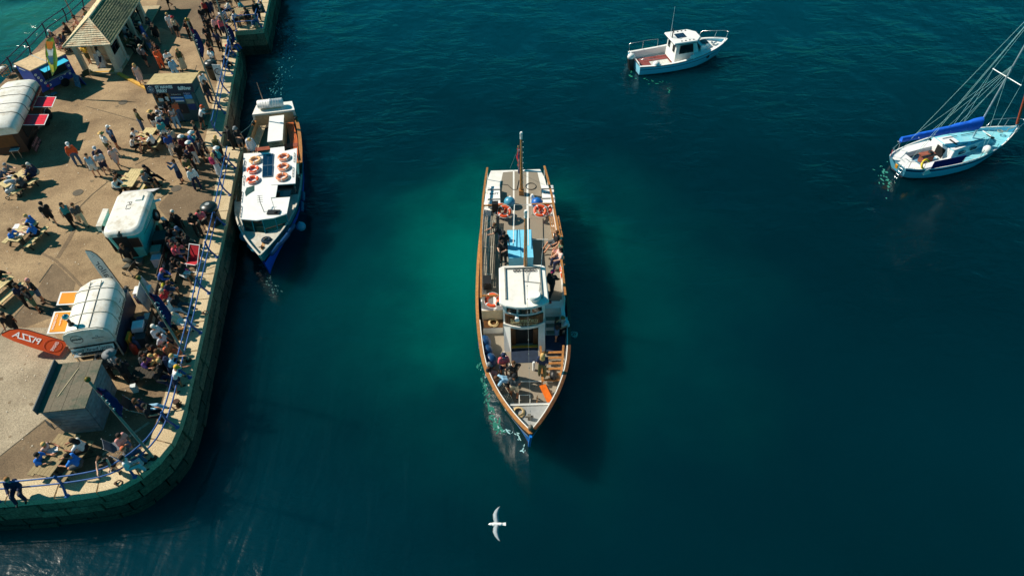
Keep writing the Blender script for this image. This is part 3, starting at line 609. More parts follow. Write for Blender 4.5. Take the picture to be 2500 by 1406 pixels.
for x, y, w_ in ((1245, 488, 0.1), (1299, 483, 0.1)):
    p = FL(x, y, UD + 0.35); m = MB(); m.lathe([(w_, -0.35), (w_, 0.05), (w_ * 1.25, 0.1), (w_ * 0.6, 0.24)], 10, p); m.build('deck_vent', M_WHITE2, fer)
m = MB(); p = FL(1209, 505, 2.9); m.box(p, (0.22, 0.34, 0.8), rot=Matrix.Rotation(0.25, 3, 'Y')); m.build('loudspeaker', M_BLACK, fer)
m = MB(); p = FL(1190, 690, 2.7); m.box(p, (0.45, 0.4, 0.7), rot=Matrix.Rotation(0.3, 3, 'Y')); m.build('stacked_black_crate', M_BLACK, fer)
# wheelhouse
wx0, wx1 = FL(1280, 648, 3.7).x, FL(1280, 752, 3.7).x; wy = 1.0; fer_front = wx1 - 0.12
def bow_x(y, k=0.28): return -k * (y / 1.0) ** 2
ys = np.linspace(-1, 1, 9)
def plan(x0, x1, hw, k=0.28, inset=0.0): return [(x0, -hw), (x1 - k, -hw)] + [(x1 - k * (y ** 2), y * hw) for y in ys[1:-1]] + [(x1 - k, hw), (x0, hw)]
m = MB(); rp = [(wx0, -0.95), (wx0 + 0.12, -1.12), (wx1 - 0.35, -1.14), (wx1 - 0.16, -0.85), (wx1 - 0.03, -0.4), (wx1, 0), (wx1 - 0.03, 0.4), (wx1 - 0.16, 0.85), (wx1 - 0.35, 1.14), (wx0 + 0.12, 1.12), (wx0, 0.95)]
m.loft([[(x, y, 3.60) for x, y in rp], [(x, y, 3.68) for x, y in rp], [(x * 0.985 + 0.015 * (wx0 + wx1) / 2, y * 0.96, 3.72) for x, y in rp]]); m.build('wheelhouse_roof', M_WHITE, fer)
m = MB(); m.loft([[(x, y, 3.0) for x, y in plan(wx0 + 0.15, fer_front - 0.05, 0.98)], [(x, y, 3.6) for x, y in plan(wx0 + 0.15, fer_front - 0.12, 0.98)]]); m.build('wheelhouse_wall', M_WHITE, fer)
m = MB(); m.loft([[(x, y, 2.0) for x, y in plan(wx0 + 0.15, fer_front - 0.08, 0.98)], [(x, y, 3.0) for x, y in plan(wx0 + 0.15, fer_front - 0.06, 0.98)]]); m.build('wheelhouse_lower_wall', M_WHITE, fer)
def curved_panel(y0, y1, z0, z1, px, name, mat, t=0.03, k=0.28, n=6, hw=0.98, lean=0.0):
    m = MB(); yy = np.linspace(y0, y1, n)
    m.loft([[(px - k * (y / hw) ** 2, y, z0), (px - k * (y / hw) ** 2 + t, y, z0), (px - k * (y / hw) ** 2 + t - lean, y, z1), (px - k * (y / hw) ** 2 - lean, y, z1)] for y in yy]); return m.build(name, mat, fer)
for y0, y1 in ((-0.82, -0.36), (-0.28, 0.28), (0.36, 0.82)):
    w_ = curved_panel(y0, y1, 3.1, 3.52, fer_front - 0.055, 'window', M_GLASSG, 0.03, lean=0.05)
    curved_panel(y0 - 0.03, y1 + 0.03, 3.04, 3.095, fer_front - 0.05, 'window_sill', M_WHITE2, 0.05)
for k in range(10):
    y0 = -0.9 + k * 0.18; curved_panel(y0, y0 + 0.172, 2.32, 2.96, fer_front + 0.0 - (0.003 if k % 2 else 0), 'sign_plank', M_TEAKD, 0.05, n=3)
M_GOLD = M('gold_leaf_lettering', (226, 212, 160), rough=0.4)
text('St Mawes Ferry', 0.26, M_GOLD, fer, (fer_front + 0.062, 0, 2.78), (0, 1, 0), (0, 0, 1), 1.3); text('Duchess of Cornwall', 0.18, M_GOLD, fer, (fer_front + 0.062, 0, 2.48), (0, 1, 0), (0, 0, 1), 1.2)
m = MB(); m.bar((fer_front + 0.06, -0.65, 2.63), (fer_front + 0.06, 0.65, 2.63), 0.015, 0.02); m.build('sign_rule', M_GOLD, fer)
curved_panel(-0.98, 0.98, 2.16, 2.32, fer_front + 0.02, 'fascia_moulding', M_WHITE, 0.1)
p = FL(1305, 722, 3.95); m = MB(); m.lathe([(0.2, -0.2), (0.3, -0.1), (0.31, 0.06), (0.26, 0.13)], 16, p); m.build('radar_dome', M_WHITE2, fer)
for x0, x1_, y0, y1 in ((wx0 + 0.25, wx0 + 2.2, -0.86, -0.8), (wx0 + 0.25, wx0 + 2.2, 0.8, 0.86), (wx0 + 0.2, wx0 + 0.26, -0.86, 0.86)):
    m = MB(); m.b2(x0, x1_, y0, y1, 3.72, 3.80); m.build('roof_rail', M('grey_trim', (140, 140, 132)), fer)
m = MB(); m.tube([(wx0 + 0.2, 0.02, 3.76), (wx1 - 0.2, 0.02, 3.76)], 0.018, 5); m.tube([(wx0 + 1.1, 0.02, 3.76), (wx0 + 1.25, 0.8, 3.76), (wx0 + 1.9, 0.7, 3.76)], 0.014, 5); m.tube([(wx0 + 0.3, 0.4, 3.76), (wx0 + 0.7, 0.25, 3.76), (wx0 + 1.1, 0.2, 3.76)], 0.01, 4); m.build('roof_cable', M_BLACK, fer)
m = MB(); m.tube([(wx0 + 0.4, -0.45, 3.74), (wx0 + 0.4, 0.62, 3.74)], 0.012, 4); [m.torus((wx0 + 0.4, -0.35 + 0.16 * k, 3.76), 0.08, 0.015, 10, 4) for k in range(2)]; [m.torus((wx0 + 0.4, 0.15 + 0.15 * k, 3.76), 0.08, 0.014, 10, 4) for k in range(4)]; m.build('coiled_cable', M_BLACK, fer)
m = MB(); m.tube([(wx0 + 0.3, 0.9, 3.7), (wx0 - 0.1, 1.0, 5.4)], 0.015, 5, 0.006); m.build('whip_aerial', M_WHITE2, fer)
m = MB(); m.box((fer_front + 0.1, -0.35, 3.0), (0.16, 0.16, 0.16)); m.lathe([(0.1, 0), (0.11, 0.1)], 10, (fer_front + 0.15, -0.35, 3.0), Matrix.Rotation(1.4, 3, 'Y')); m.build('searchlight', M_WHITE2, fer)
m = MB(); m.box((wx1 - 0.5, -1.2, 3.5), (0.12, 0.14, 0.12)); m.build('navigation_light', M('nav_green', (20, 60, 60), rough=0.3), fer); m = MB(); m.box((wx1 - 0.5, 1.2, 3.5), (0.12, 0.14, 0.12)); m.build('navigation_light', M('nav_red', (60, 14, 20), rough=0.3), fer)
# companionway below the wheelhouse
m = MB(); m.b2(1.7, fer_front - 0.02, -0.62, 0.62, 0.96, 2.16); m.build('cabin_interior', M('dark_interior', (24, 26, 26), rough=0.9), fer)
for s_ in (-1, 1):
    m = MB(); m.loft([[(1.6, s_ * 0.66, 0.9), (fer_front + 0.5, s_ * 0.66, 0.9), (fer_front + 0.5, s_ * 0.98, 0.9), (1.6, s_ * 0.98, 0.9)], [(1.6, s_ * 0.66, 2.2), (fer_front, s_ * 0.66, 2.2), (fer_front - 0.2, s_ * 0.98, 2.2), (1.6, s_ * 0.98, 2.2)]]); m.build('cabin_cheek', M_WHITE, fer)
    m = MB(); m.b2(fer_front - 0.01, fer_front + 0.06, s_ * 0.42, s_ * 0.655, 0.96, 2.12); m.build('cabin_door', M_TEAKD, fer)
m = MB(); m.b2(fer_front + 0.15, fer_front + 0.25, -0.64, 0.64, 0.95, 1.02); m.build('door_sill', M('brass_sill', (196, 150, 50), rough=0.4), fer)
m = MB(); m.b2(fer_front + 0.3, fer_front + 1.15, -0.66, 0.62, 0.951, 0.965); m.build('entrance_mat', M('navy_mat', (30, 44, 64), rough=0.95), fer)
m = MB(); m.tube([(fer_front + 0.5, -1.0, 1.0), (fer_front + 1.35, -0.72, 1.0), (fer_front + 1.3, -0.66, 1.0)], 0.03, 5); m.tube([(fer_front + 1.2, -0.66, 0.99), (fer_front + 1.9, -0.66, 0.99)], 0.02, 5); m.build('deck_edge_trim', M_WHITE, fer)
# left front: beige bulkhead, bench with rope, fenders ; right front: stairs
x1b = 1.68; m = MB(); m.b2(x1b - 0.1, x1b, -2.0, -1.0, 0.95, UD - 0.02); m.build('bulkhead', M_BEIGE, fer)
m = MB(); m.b2(x1b, x1b + 0.5, -1.98, -1.0, 0.95, 1.38); m.build('locker_seat', M_WHITE, fer); m = MB(); m.b2(x1b, x1b + 0.5, -1.97, -1.01, 1.382, 1.41); m.build('locker_lid', M_TEAKD, fer); coil('rope_coil', M_ROPE, fer, (x1b + 0.24, -1.48, 1.44), 0.25, 4, 0.028)
for i in range(5):
    z = UD - 0.2 * (i + 1); x = x1b - 0.55 + 0.27 * i; m = MB(); m.b2(x, x + 0.27, 1.05, 1.82, 0.95, z); m.build('stair_step', M_WHITE, fer); m = MB(); m.b2(x + 0.02, x + 0.25, 1.1, 1.78, z + 0.002, z + 0.012); m.build('step_tread', M_DECK, fer)
m = MB(); m.b2(x1b - 0.55, x1b + 0.7, 1.82, 2.0, 1.0, UD + 0.02); m.build('stair_cheek', M_WHITE, fer)
m = MB(); m.b2(x1b + 0.85, x1b + 1.95, 1.02, 2.0, 0.96, 1.1); m.build('landing_platform', M('navy_deck', (30, 48, 74), rough=0.8), fer)
sx = x1b + 2.1
for i in range(6):
    z = 1.42 - 0.06 * i; x = sx + 0.27 * i; m = MB(); m.b2(x, x + 0.12, 0.78, 1.78 - 0.05 * i, z, z + 0.04); m.build('wooden_step', M_TEAK, fer)
for y in (0.72, 1.8):
    m = MB(); m.bar((sx - 0.1, y, 1.75), (sx + 1.6, y - (0.25 if y > 1 else 0), 1.3), 0.1, 0.07); m.build('step_side_rail', M_TEAK, fer)
    for t in (0.0, 1.5): m = MB(); m.tube([(sx + t, y - (0.22 if y > 1 and t > 1 else 0), 0.95), (sx + t, y - (0.22 if y > 1 and t > 1 else 0), 1.7 - 0.26 * t)], 0.03, 5); m.build('step_post', M_TEAK, fer)
# fore deck furniture
m = MB(); a = FL(1216, 930, 1.4); b_ = FL(1250, 990, 1.4)
slat_bench((1217, 938), (1246, 990), 1.38, 0.42, 6, M_SLATD)
m = MB(); p = FL(1334, 960, 1.4); m.box(p, (0.95, 0.3, 0.05), 0.32); m.build('varnished_seat', M('orange_varnish', (206, 100, 26), rough=0.35), fer)
p = FL(1348, 975, 1.35); m = MB(); m.box(p, (1.1, 0.28, 0.05), 0.42); m.build('varnished_seat', M_TEAKD, fer)
m = MB(); pts = [FL(1268, 992, 1.0), FL(1268, 964, 1.35), FL(1294, 964, 1.35), FL(1294, 992, 1.0)]; m.tube(pts, 0.025, 5); m.build('hatch_hoop', M_WHITE, fer)
m = MB(); m.tube([FL(1310, 992, 0.98), FL(1312, 965, 1.4)], 0.02, 5); m.build('boat_hook_post', M_TEAK, fer)
m = MB(); a = FL(1250, 931, 0.97); b_ = FL(1350, 931, 0.97); m.bar(a, b_, 0.05, 0.03); m.build('deck_line', M_WHITE, fer)
for x, y, R_ in ((1183, 838, 0.33), (1190, 857, 0.26), (1198, 880, 0.3)):
    p = FL(x, y, 1.3); m = MB(); m.ball(p, (R_ * 1.25, R_, R_), 12, 8, Matrix.Rotation(0.6, 3, 'Y')); m.build('fender', M_FEND, fer)
p = FL(1351, 915, 1.2); m = MB(); m.ball(p, (0.3, 0.2, 0.2), 10, 6); m.build('fender', M_BLACK, fer)
m = MB(); p = FL(1400, 815, 1.6); [m.torus(p + Vector((0.05 * k, 0.05 * k, 0.02 * k)), 0.14, 0.018, 12, 4, Matrix.Rotation(0.5 * k, 3, 'X')) for k in range(3)]; m.tube([p, p + Vector((0, -0.3, 0))], 0.02, 4); m.build('rope_hank', M('pale_rope', (150, 170, 160), rough=0.9), fer)
p = FL(1303, 895, 1.2); m = MB(); m.lathe([(0.07, -0.25), (0.07, 0.3), (0.05, 0.36)], 8, p); m.build('fire_extinguisher', M_WHITE2, fer)
GB = 'orange lifebuoys on the ferry'
RX = lambda a: Matrix.Rotation(a, 3, 'X')
for x, y, z, lab in ((1202, 733, 2.62, 'orange lifebuoy on the teak rail beside ferry wheelhouse left front'), (1232, 517, 2.7, 'orange lifebuoy lying on ferry stern rail below loudspeaker'), (1222, 512, 2.55, 'half hidden orange lifebuoy tucked behind another near the loudspeaker'), (1319, 515, 2.7, 'orange lifebuoy on ferry stern rail below blue buoy'), (1331, 511, 2.55, 'half hidden orange lifebuoy tucked behind another near blue buoy')):
    lifebuoy(None, lab, tuple(P(x, y, z)), RX(0.45), M_ORG, GB)
m = MB(); rot = Matrix.Rotation(1.35, 3, 'Y'); o = lifebuoy(None, 'orange lifebuoy hung upright inside the ferry right hand rail', tuple(P(1373, 668, 2.55)), rot, M_ORG, GB)
# ===== the smaller passenger boat moored at the quay steps
def rrect(w, l, r, n=4, cx=0.0, cy=0.0):
    out = []
    for sx_, sy_, a0 in ((1, -1, -90), (1, 1, 0), (-1, 1, 90), (-1, -1, 180)):
        for k in range(n + 1):
            a = math.radians(a0 + 90 * k / n); out.append((cx + sx_ * (w / 2 - r) + r * math.cos(a), cy + sy_ * (l / 2 - r) + r * math.sin(a)))
    return out
BO = (-14.75, 34.1, 0.0); BA = math.radians(-79.8); mo = thing('moored_passenger_boat', 'open passenger boat with white canopy roof moored at the quay steps', 'boat', BO, BA); ML = Fr(BO, BA)
MS = interp([(-7.5, 1.1, 1.15, 0.95, -7.4), (-6.2, 1.42, 1.12, 1.25, -6.2), (-4, 1.72, 1.12, 1.55, -4), (0, 1.9, 1.2, 1.75, 0), (3, 1.8, 1.5, 1.45, 2.7), (4.8, 1.4, 1.64, 0.9, 4.3), (6.2, 0.82, 1.78, 0.4, 5.6), (7.1, 0.33, 1.88, 0.12, 6.6), (7.6, 0.04, 1.94, 0.02, 7.2)], 24)
MS = [(q[0] * (1.065 if q[0] > 0 else 1), q[1], q[2], q[3], q[4] * (1.065 if q[4] > 0 else 1)) for q in MS]; mb_ = Boat(MS); M_TEALH = M('teal_hull_paint', (24, 128, 140), rough=0.35, var=0.08); M_BLUEH = M('bright_blue_boot', (24, 96, 214), rough=0.35, var=0.06)
mb_.band(0.0, 0.3, 'hull_side', M_TEALH, mo, proud=0.0); mb_.band(0.3, 0.37, 'rubbing_strake', M_NAVY, mo, n=1, proud=0.03); mb_.band(0.37, 0.97, 'hull_lower_side', M_BLUEH, mo); mb_.band(0.95, 2, 'hull_bottom', M_NAVY, mo)
mb_.rail(0.17, 0.05, 0.05, 'gunwale', M_TEAK, mo, x1=0.4, pieces=8); mb_.rail(0.06, 0.04, 0.03, 'gunwale', M('pale_grey_deck', (196, 192, 180), rough=0.6, dirt=(176, 150, 110), dirt_amt=0.5, dirt_scale=2), mo, x0=0.2, pieces=2)
mb_.inner(0.17, 0.45, 'inner_side', M('cream_lining', (190, 170, 136), rough=0.6), mo, x1=1.0); mb_.deck(0.12, 0.45, 'cockpit_sole', M('teal_sole', (14, 84, 92), rough=0.6), mo, x1=3.4)
mb_.deck(0.05, 1.5, 'fore_deck', M('pale_grey_deck', (196, 192, 180), rough=0.6, dirt=(176, 150, 110), dirt_amt=0.5, dirt_scale=2), mo, x0=2.7, t=0.1)
for s_ in (-1, 1):                                                    # side benches, slat by slat
    for k in range(5):
        m = MB(); m.loft([[(x, s_ * (np.interp(x, [-7.5, -4, 0], [0.98, 1.52, 1.7]) - 0.06 - 0.1 * k), 0.88), (x, s_ * (np.interp(x, [-7.5, -4, 0], [0.98, 1.52, 1.7]) - 0.14 - 0.1 * k), 0.88), (x, s_ * (np.interp(x, [-7.5, -4, 0], [0.98, 1.52, 1.7]) - 0.14 - 0.1 * k), 0.91), (x, s_ * (np.interp(x, [-7.5, -4, 0], [0.98, 1.52, 1.7]) - 0.06 - 0.1 * k), 0.91)] for x in np.linspace(-6.0, -1.2, 8)]); m.build('bench_slat', M('orange_brown_slats', (190, 96, 44), rough=0.5) if s_ > 0 else M('cream_lining'), mo)
m = MB(); m.loft([[(-7.45, -1.15, 0.5), (-6.35, -1.4, 0.5), (-6.35, 1.4, 0.5), (-7.45, 1.15, 0.5)], [(-7.5, -1.2, 1.62), (-6.35, -1.4, 1.62), (-6.35, 1.4, 1.62), (-7.5, 1.2, 1.62)]]); m.build('stern_locker', M_WHITE, mo)
m = MB(); m.b2(-6.352, -6.33, -1.25, 1.25, 0.75, 1.5); m.build('locker_front', M('cream_lining'), mo)
for s_ in (-1, 1): m = MB(); m.bar((-6.3, s_ * 1.42, 1.1), (-5.6, s_ * 1.35, 1.35), 0.1, 0.12); m.build('locker_stay', M_BLACK, mo)
m = MB(); m.lathe([(0.05, -0.86), (0.24, -0.84), (0.29, -0.8), (0.29, -0.05), (0.31, -0.04), (0.31, 0.04), (0.29, 0.05), (0.29, 0.8), (0.24, 0.84), (0.05, 0.86)], 18, (-6.95, -0.15, 1.95), Matrix.Rotation(math.pi / 2, 3, 'X')); lr = m.build('liferaft_canister', M_WHITE2, mo)
for k in range(8): m = MB(); m.torus((-6.95, -0.15 - 0.6 + 0.17 * k, 1.95), 0.292, 0.012, 18, 4, Matrix.Rotation(math.pi / 2, 3, 'X')); m.build('canister_band', M('pale_grey', (200, 204, 206)), lr)
m = MB(); m.b2(-7.15, -6.75, -0.8, 0.5, 1.62, 1.7); m.build('canister_cradle', M_BEIGE, mo)
m = MB(); m.tube([(-7.3, -0.6, 1.2), (-8.0, -0.8, 3.0)], 0.04, 6, 0.02); m.build('flagstaff', M('weathered_teak', (150, 120, 100)), mo)
p0 = ML(676, 285, 1.45); p1 = ML(676, 345, 1.45)
m = MB(); m.b2(p0.x, p1.x, p0.y - 0.45, p0.y + 0.45, 0.46, 1.45); m.build('jacket_locker', M('cream_lining'), mo); m = MB(); m.b2(p0.x - 0.03, p1.x + 0.03, p0.y - 0.48, p0.y + 0.48, 1.45, 1.5); m.build('locker_lid', M_WHITE2, mo)
for k, s_ in enumerate(('CHILD', 'LIFE', 'JACKETS')): text(s_, 0.2, M_BLACK, mo, (p1.x + 0.012, p0.y, 1.27 - 0.24 * k), (0, 1, 0), (0, 0, 1), 0.45 + 0.12 * k)
q = ML(660, 358, 1.1)
for k in range(4): m = MB(); m.b2(q.x - 0.3 + 0.1 * k, q.x - 0.22 + 0.1 * k, -1.5, 1.5, 0.9, 0.94); m.build('cross_bench_slat', M('red_brown_slats', (150, 80, 56), rough=0.5), mo)
# canopy
CZ = 2.22; cp = [ML(595, 375, CZ), ML(659, 372, CZ), ML(660, 362, CZ), ML(694, 358, CZ), ML(695, 369, CZ), ML(725, 362, CZ), ML(721, 448, CZ), ML(662, 452, CZ), ML(661, 484, CZ), ML(708, 481, CZ), ML(700, 522, CZ), ML(668, 532, CZ), ML(625, 538, CZ), ML(587, 535, CZ)]
m = MB(); m.prism([(p.x, p.y) for p in cp][::-1], CZ - 0.06, CZ); can = m.build('canopy_roof', M_WHITE2, mo)
sl_ = [ML(663, 454, CZ - 0.2), ML(674, 453, CZ - 0.2), ML(668, 480, CZ - 0.2), ML(662, 482, CZ - 0.2)]
m = MB(); a_ = [ML(661, 453, CZ + 0.05), ML(678, 452, CZ + 0.05), ML(673, 481, CZ + 0.05), ML(660, 483, CZ + 0.05)]; m.prism([(p.x, p.y) for p in a_][::-1], CZ + 0.01, CZ + 0.05); m.build('sliding_hatch', M_WHITE2, mo)
m = MB(); a_ = [ML(679, 452, 1.98), ML(718, 450, 1.98), ML(706, 480, 1.98), ML(674, 481, 1.98)]; m.prism([(p.x, p.y) for p in a_][::-1], 1.92, 1.98); m.build('side_window', M_GLASS, mo)
for (xa, ya, xb, yb) in ((594, 376, 588, 533), (724, 364, 718, 445)):
    m = MB(); A_ = ML(xa, ya, CZ); B_ = ML(xb, yb, CZ)
    for t in (0.03, 0.5, 0.97): pp = A_.lerp(B_, t); yy = pp.y + (0.06 if pp.y < 0 else -0.06); m.tube([(pp.x, yy, 1.05), (pp.x, yy, CZ - 0.05)], 0.035, 5)
    m.build('canopy_posts', M_STEEL, mo)
ws = [ML(587, 535, CZ), ML(640, 541, CZ), ML(700, 522, CZ)]
m = MB(); tp = [ws[0].lerp(ws[1], t) for t in (0.04, 0.5)] + [ws[1]] + [ws[1].lerp(ws[2], t) for t in (0.5, 0.96)]
m.loft([[Vector((p.x - 0.12, p.y, CZ - 0.06)), Vector((p.x + 0.16, p.y * 1.0, 1.5)), Vector((p.x + 0.12, p.y, 1.5)), Vector((p.x - 0.16, p.y, CZ - 0.06))] for p in tp]); m.build('windscreen', M_GLASSG, mo)
for p in tp[::1]:
    m = MB(); m.bar((p.x + 0.18, p.y, 1.5), (p.x - 0.1, p.y, CZ - 0.05), 0.05, 0.05); m.build('windscreen_frame', M_TEALH, mo)
for ya in (379, 407):
    a_ = [ML(643 + (0 if ya < 400 else -1), ya, CZ), ML(668 - (0 if ya < 400 else 1), ya - 2, CZ), ML(666 - (0 if ya < 400 else 1), ya + 25, CZ), ML(642 - (0 if ya < 400 else 1), ya + 27, CZ)]; m = MB(); m.prism([(p.x, p.y) for p in a_][::-1], CZ + 0.01, CZ + 0.05); sp_ = m.build('solar_panel', M_SOLAR, mo)
    c_ = sum(a_, Vector()) / 4; e_ = (a_[3] - a_[0]).normalized()
    m = MB(); [m.tube([a_[i] + Vector((0, 0, 0.05)), a_[(i + 1) % 4] + Vector((0, 0, 0.05))], 0.014, 4) for i in range(4)]; m.tube([(a_[0] + a_[1]) / 2 + Vector((0, 0, 0.05)), (a_[2] + a_[3]) / 2 + Vector((0, 0, 0.05))], 0.006, 4); m.build('panel_frame', M_STEEL, sp_)
for (xs_, ys_, n_) in ((599, 395, 7), (597, 430, 7), (592, 470, 8), (590, 505, 7), (719, 375, 8), (716, 410, 8)):
    m = MB(); A_ = ML(xs_, ys_, CZ); m.tube([A_ + Vector((0.0, 0, 0.06)), A_ + Vector((0.95, 0, 0.06))], 0.016, 4)
    for k in range(4): m.tube([A_ + Vector((0.3 * k, 0, 0)), A_ + Vector((0.3 * k, 0, 0.06))], 0.02, 4)
    m.build('roof_grab_rail', M_BLACK, mo)
m = MB(); a_ = ML(668, 518, 2.27); m.box(a_, (0.35, 0.7, 0.05), -0.2); m.lathe([(0.1, 0), (0.1, 0.1)], 8, a_ + Vector((0.05, 0.1, 0))); m.tube([a_ + Vector((0, 0.1, 0)), a_ + Vector((-0.1, 0.1, 0.9))], 0.012, 4); m.build('instrument_mast', M_BLACK, mo)
m = MB(); a_ = ML(645, 518, 2.22); m.tube([a_, a_ + Vector((-0.3, -0.1, 0.5)), a_ + Vector((-0.7, -0.15, 0.65))], 0.02, 4); [m.tube([a_ + Vector((-0.3, -0.1, 0.5)) + Vector((-0.12 * k, -0.15, 0.05 * k)), a_ + Vector((-0.3, -0.1, 0.5)) + Vector((-0.12 * k, 0.15, 0.05 * k))], 0.01, 4) for k in range(4)]; m.build('aerial', M_BLACK, mo)
a_ = [(602, 459), (621, 453), (621, 466), (608, 474), (600, 480), (598, 470)]; m = MB(); m.prism([(ML(x, y, CZ).x, ML(x, y, CZ).y) for x, y in a_][::-1], CZ + 0.004, CZ + 0.014); m.build('folded_flag', M('dark_green_cloth', (14, 66, 66), rough=0.9), mo)
coil('rope_coil', M_ROPEB, mo, ML(650, 586, 1.56), 0.26, 5, 0.04)
m = MB(); m.box(ML(639, 603, 1.58), (0.16, 0.08, 0.14)); m.tube([ML(639, 603, 1.66) + Vector((0, -0.15, 0)), ML(639, 603, 1.66) + Vector((0, 0.15, 0))], 0.03, 5); m.build('mooring_bitt', M('rusty_iron'), mo)
m = MB(); m.slab([(p.x, p.y, 1.504) for p in [ML(640, 590, 1.5), ML(648, 592, 1.5), ML(643, 612, 1.5), ML(636, 608, 1.5)]], 0.003); m.build('rust_stain', M('rust_stain', (190, 136, 70), rough=0.8, dirt=(196, 190, 176), dirt_amt=0.9, dirt_scale=9), mo)
for x, y, z, ln, mat_ in ((605, 588, 0.9, 0.7, M_FENDL), (615, 605, 0.9, 0.65, M_FENDL), (708, 562, 1.45, 0.75, M_FEND), (694, 584, 1.55, 0.75, M_FEND), (672, 608, 1.6, 0.75, M_FEND), (740, 480, 0.9, 0.6, M_FEND), (737, 505, 0.9, 0.6, M_FEND)):
    p = ML(x, y, z); d_ = 0.75 if x > 650 and x < 720 else 0.2; m = MB(); ax_ = Vector((math.cos(-0.5), math.sin(-0.5), 0)) if 650 < x < 720 else Vector((0.75, 0.5, 0)) if x < 650 else Vector((1, 0, 0)); ax_ *= ln / 2
    m.tube([p - ax_, p - ax_ * 0.85, p + ax_ * 0.85, p + ax_], 0.13, 9); m.ball(p - ax_, 0.13, 8, 5); m.ball(p + ax_, 0.13, 8, 5); m.tube([p + ax_, p + ax_ + Vector((0, 0, 0.35))], 0.015, 4); m.build('fender', mat_, mo)
for x, y in ((735, 553), (596, 577)):
    p = ML(x, y, 0.75); m = MB(); m.ball(p, 0.27, 14, 10); m.lathe([(0.06, 0.24), (0.06, 0.34)], 8, p); m.build('ball_fender', M_FENDL, mo)
GM = 'lifebuoys on the canopy of the moored boat'
for x, y, mt, lab in ((623, 391, M_ORGP, 'sun bleached pale orange lifebuoy on the canopy corner by the quay steps'), (618, 414, M_ORG, 'bright orange lifebuoy on canopy between a bleached and another bright one'), (617, 439, M_ORG, 'bright orange lifebuoy on canopy beside the folded dark green flag'), (693, 384, M_ORGF, 'faded lifebuoy on canopy, sternmost of the outer row'), (692, 408, M_ORGF, 'faded lifebuoy on canopy, middle of the outer row'), (689, 432, M_ORGF, 'faded lifebuoy on canopy, foremost of the outer row')):
    lifebuoy(None, lab, tuple(P(x, y, CZ + 0.09)), Matrix.Rotation(random.uniform(0, 3), 3, 'Z'), mt, GM)
m = MB(); a_ = P(634, 270, 1.3); b_ = P(575, 335, QZ); m.tube([a_, (a_ + b_) / 2 - [0, 0, 0.25], b_], 0.018, 5); o = m.build('mooring_line', M('pale_rope'), None); tag(o, 'pale stern mooring line from the moored boat to the quay', 'rope')
# ===== the small motor boat
VO = (13.2, 48.9, 0.0); VA = math.radians(14.0); mv = thing('motor_boat', 'small white cabin motor boat with brown deck tiles and solar panel on roof', 'motor boat', VO, VA); VL = Fr(VO, VA)
VS = interp([(-3.7, 1.22, 0.78, 1.1, -3.65), (-2.2, 1.36, 0.74, 1.25, -2.2), (-0.6, 1.4, 0.78, 1.28, -0.6), (1.0, 1.32, 0.98, 1.1, 0.9), (2.4, 0.95, 1.16, 0.62, 2.1), (3.3, 0.5, 1.28, 0.24, 2.8), (3.9, 0.05, 1.36, 0.02, 3.25)], 20); vb = Boat(VS)
vb.band(0, 0.9, 'hull_side', M('sky_shaded_white_hull', (140, 210, 234), rough=0.25, var=0.03), mv); vb.band(0.88, 2, 'hull_bottom', M_NAVY, mv); vb.band(0.3, 0.35, 'hull_stripe', M_NAVY, mv, n=1, proud=0.012, transom=False); vb.band(-0.02, 0.05, 'rubbing_strake', M_NAVY, mv, n=1, proud=0.02, transom=False)  # white hull; its cyan sky-lit shade is put into the paint colour
vb.rail(0.16, 0.03, 0.02, 'gunwale', M_WHITE2, mv, pieces=2); vb.inner(0.16, 0.25, 'cockpit_lining', M_WHITE2, mv, x1=0.4); vb.deck(0.1, 0.25, 'cockpit_sole', M('pale_sole', (200, 202, 196), rough=0.6), mv, x1=0.6); vb.deck(0.1, 1.05, 'fore_deck', M_WHITE2, mv, x0=0.3, t=0.1)
M_TILE = M('brown_deck_tile', (132, 66, 62), rough=0.8, var=0.2)
for i in range(9):
    for j in range(6):
        if 3 <= i <= 7 and 1 <= j <= 3: continue
        m = MB(); m.box((-3.1 + 0.31 * i, -0.82 + 0.31 * j, 0.27), (0.29, 0.29, 0.03)); m.build('deck_tile', M_TILE, mv)
m = MB(); m.loft([[(-0.75, -0.82, 0.4), (1.45, -0.75, 0.4), (1.45, 0.75, 0.4), (-0.75, 0.82, 0.4)], [(-0.7, -0.78, 2.0), (0.9, -0.7, 2.0), (0.9, 0.7, 2.0), (-0.7, 0.78, 2.0)]]); m.build('cabin', M_WHITE2, mv)
m = MB(); rp = [(-1.0, -0.95), (0.85, -0.95), (1.35, -0.42), (1.35, 0.42), (0.85, 0.95), (-1.0, 0.95)]; m.loft([[(x, y, 2.0) for x, y in rp], [(x, y, 2.05) for x, y in rp], [(x * 0.97, y * 0.96, 2.11) for x, y in rp]]); m.build('cabin_roof', M_WHITE2, mv); m = MB(); m.prism([(x * 1.012, y * 1.015) for x, y in rp], 1.965, 2.0); m.build('roof_edge', M_NAVY, mv)
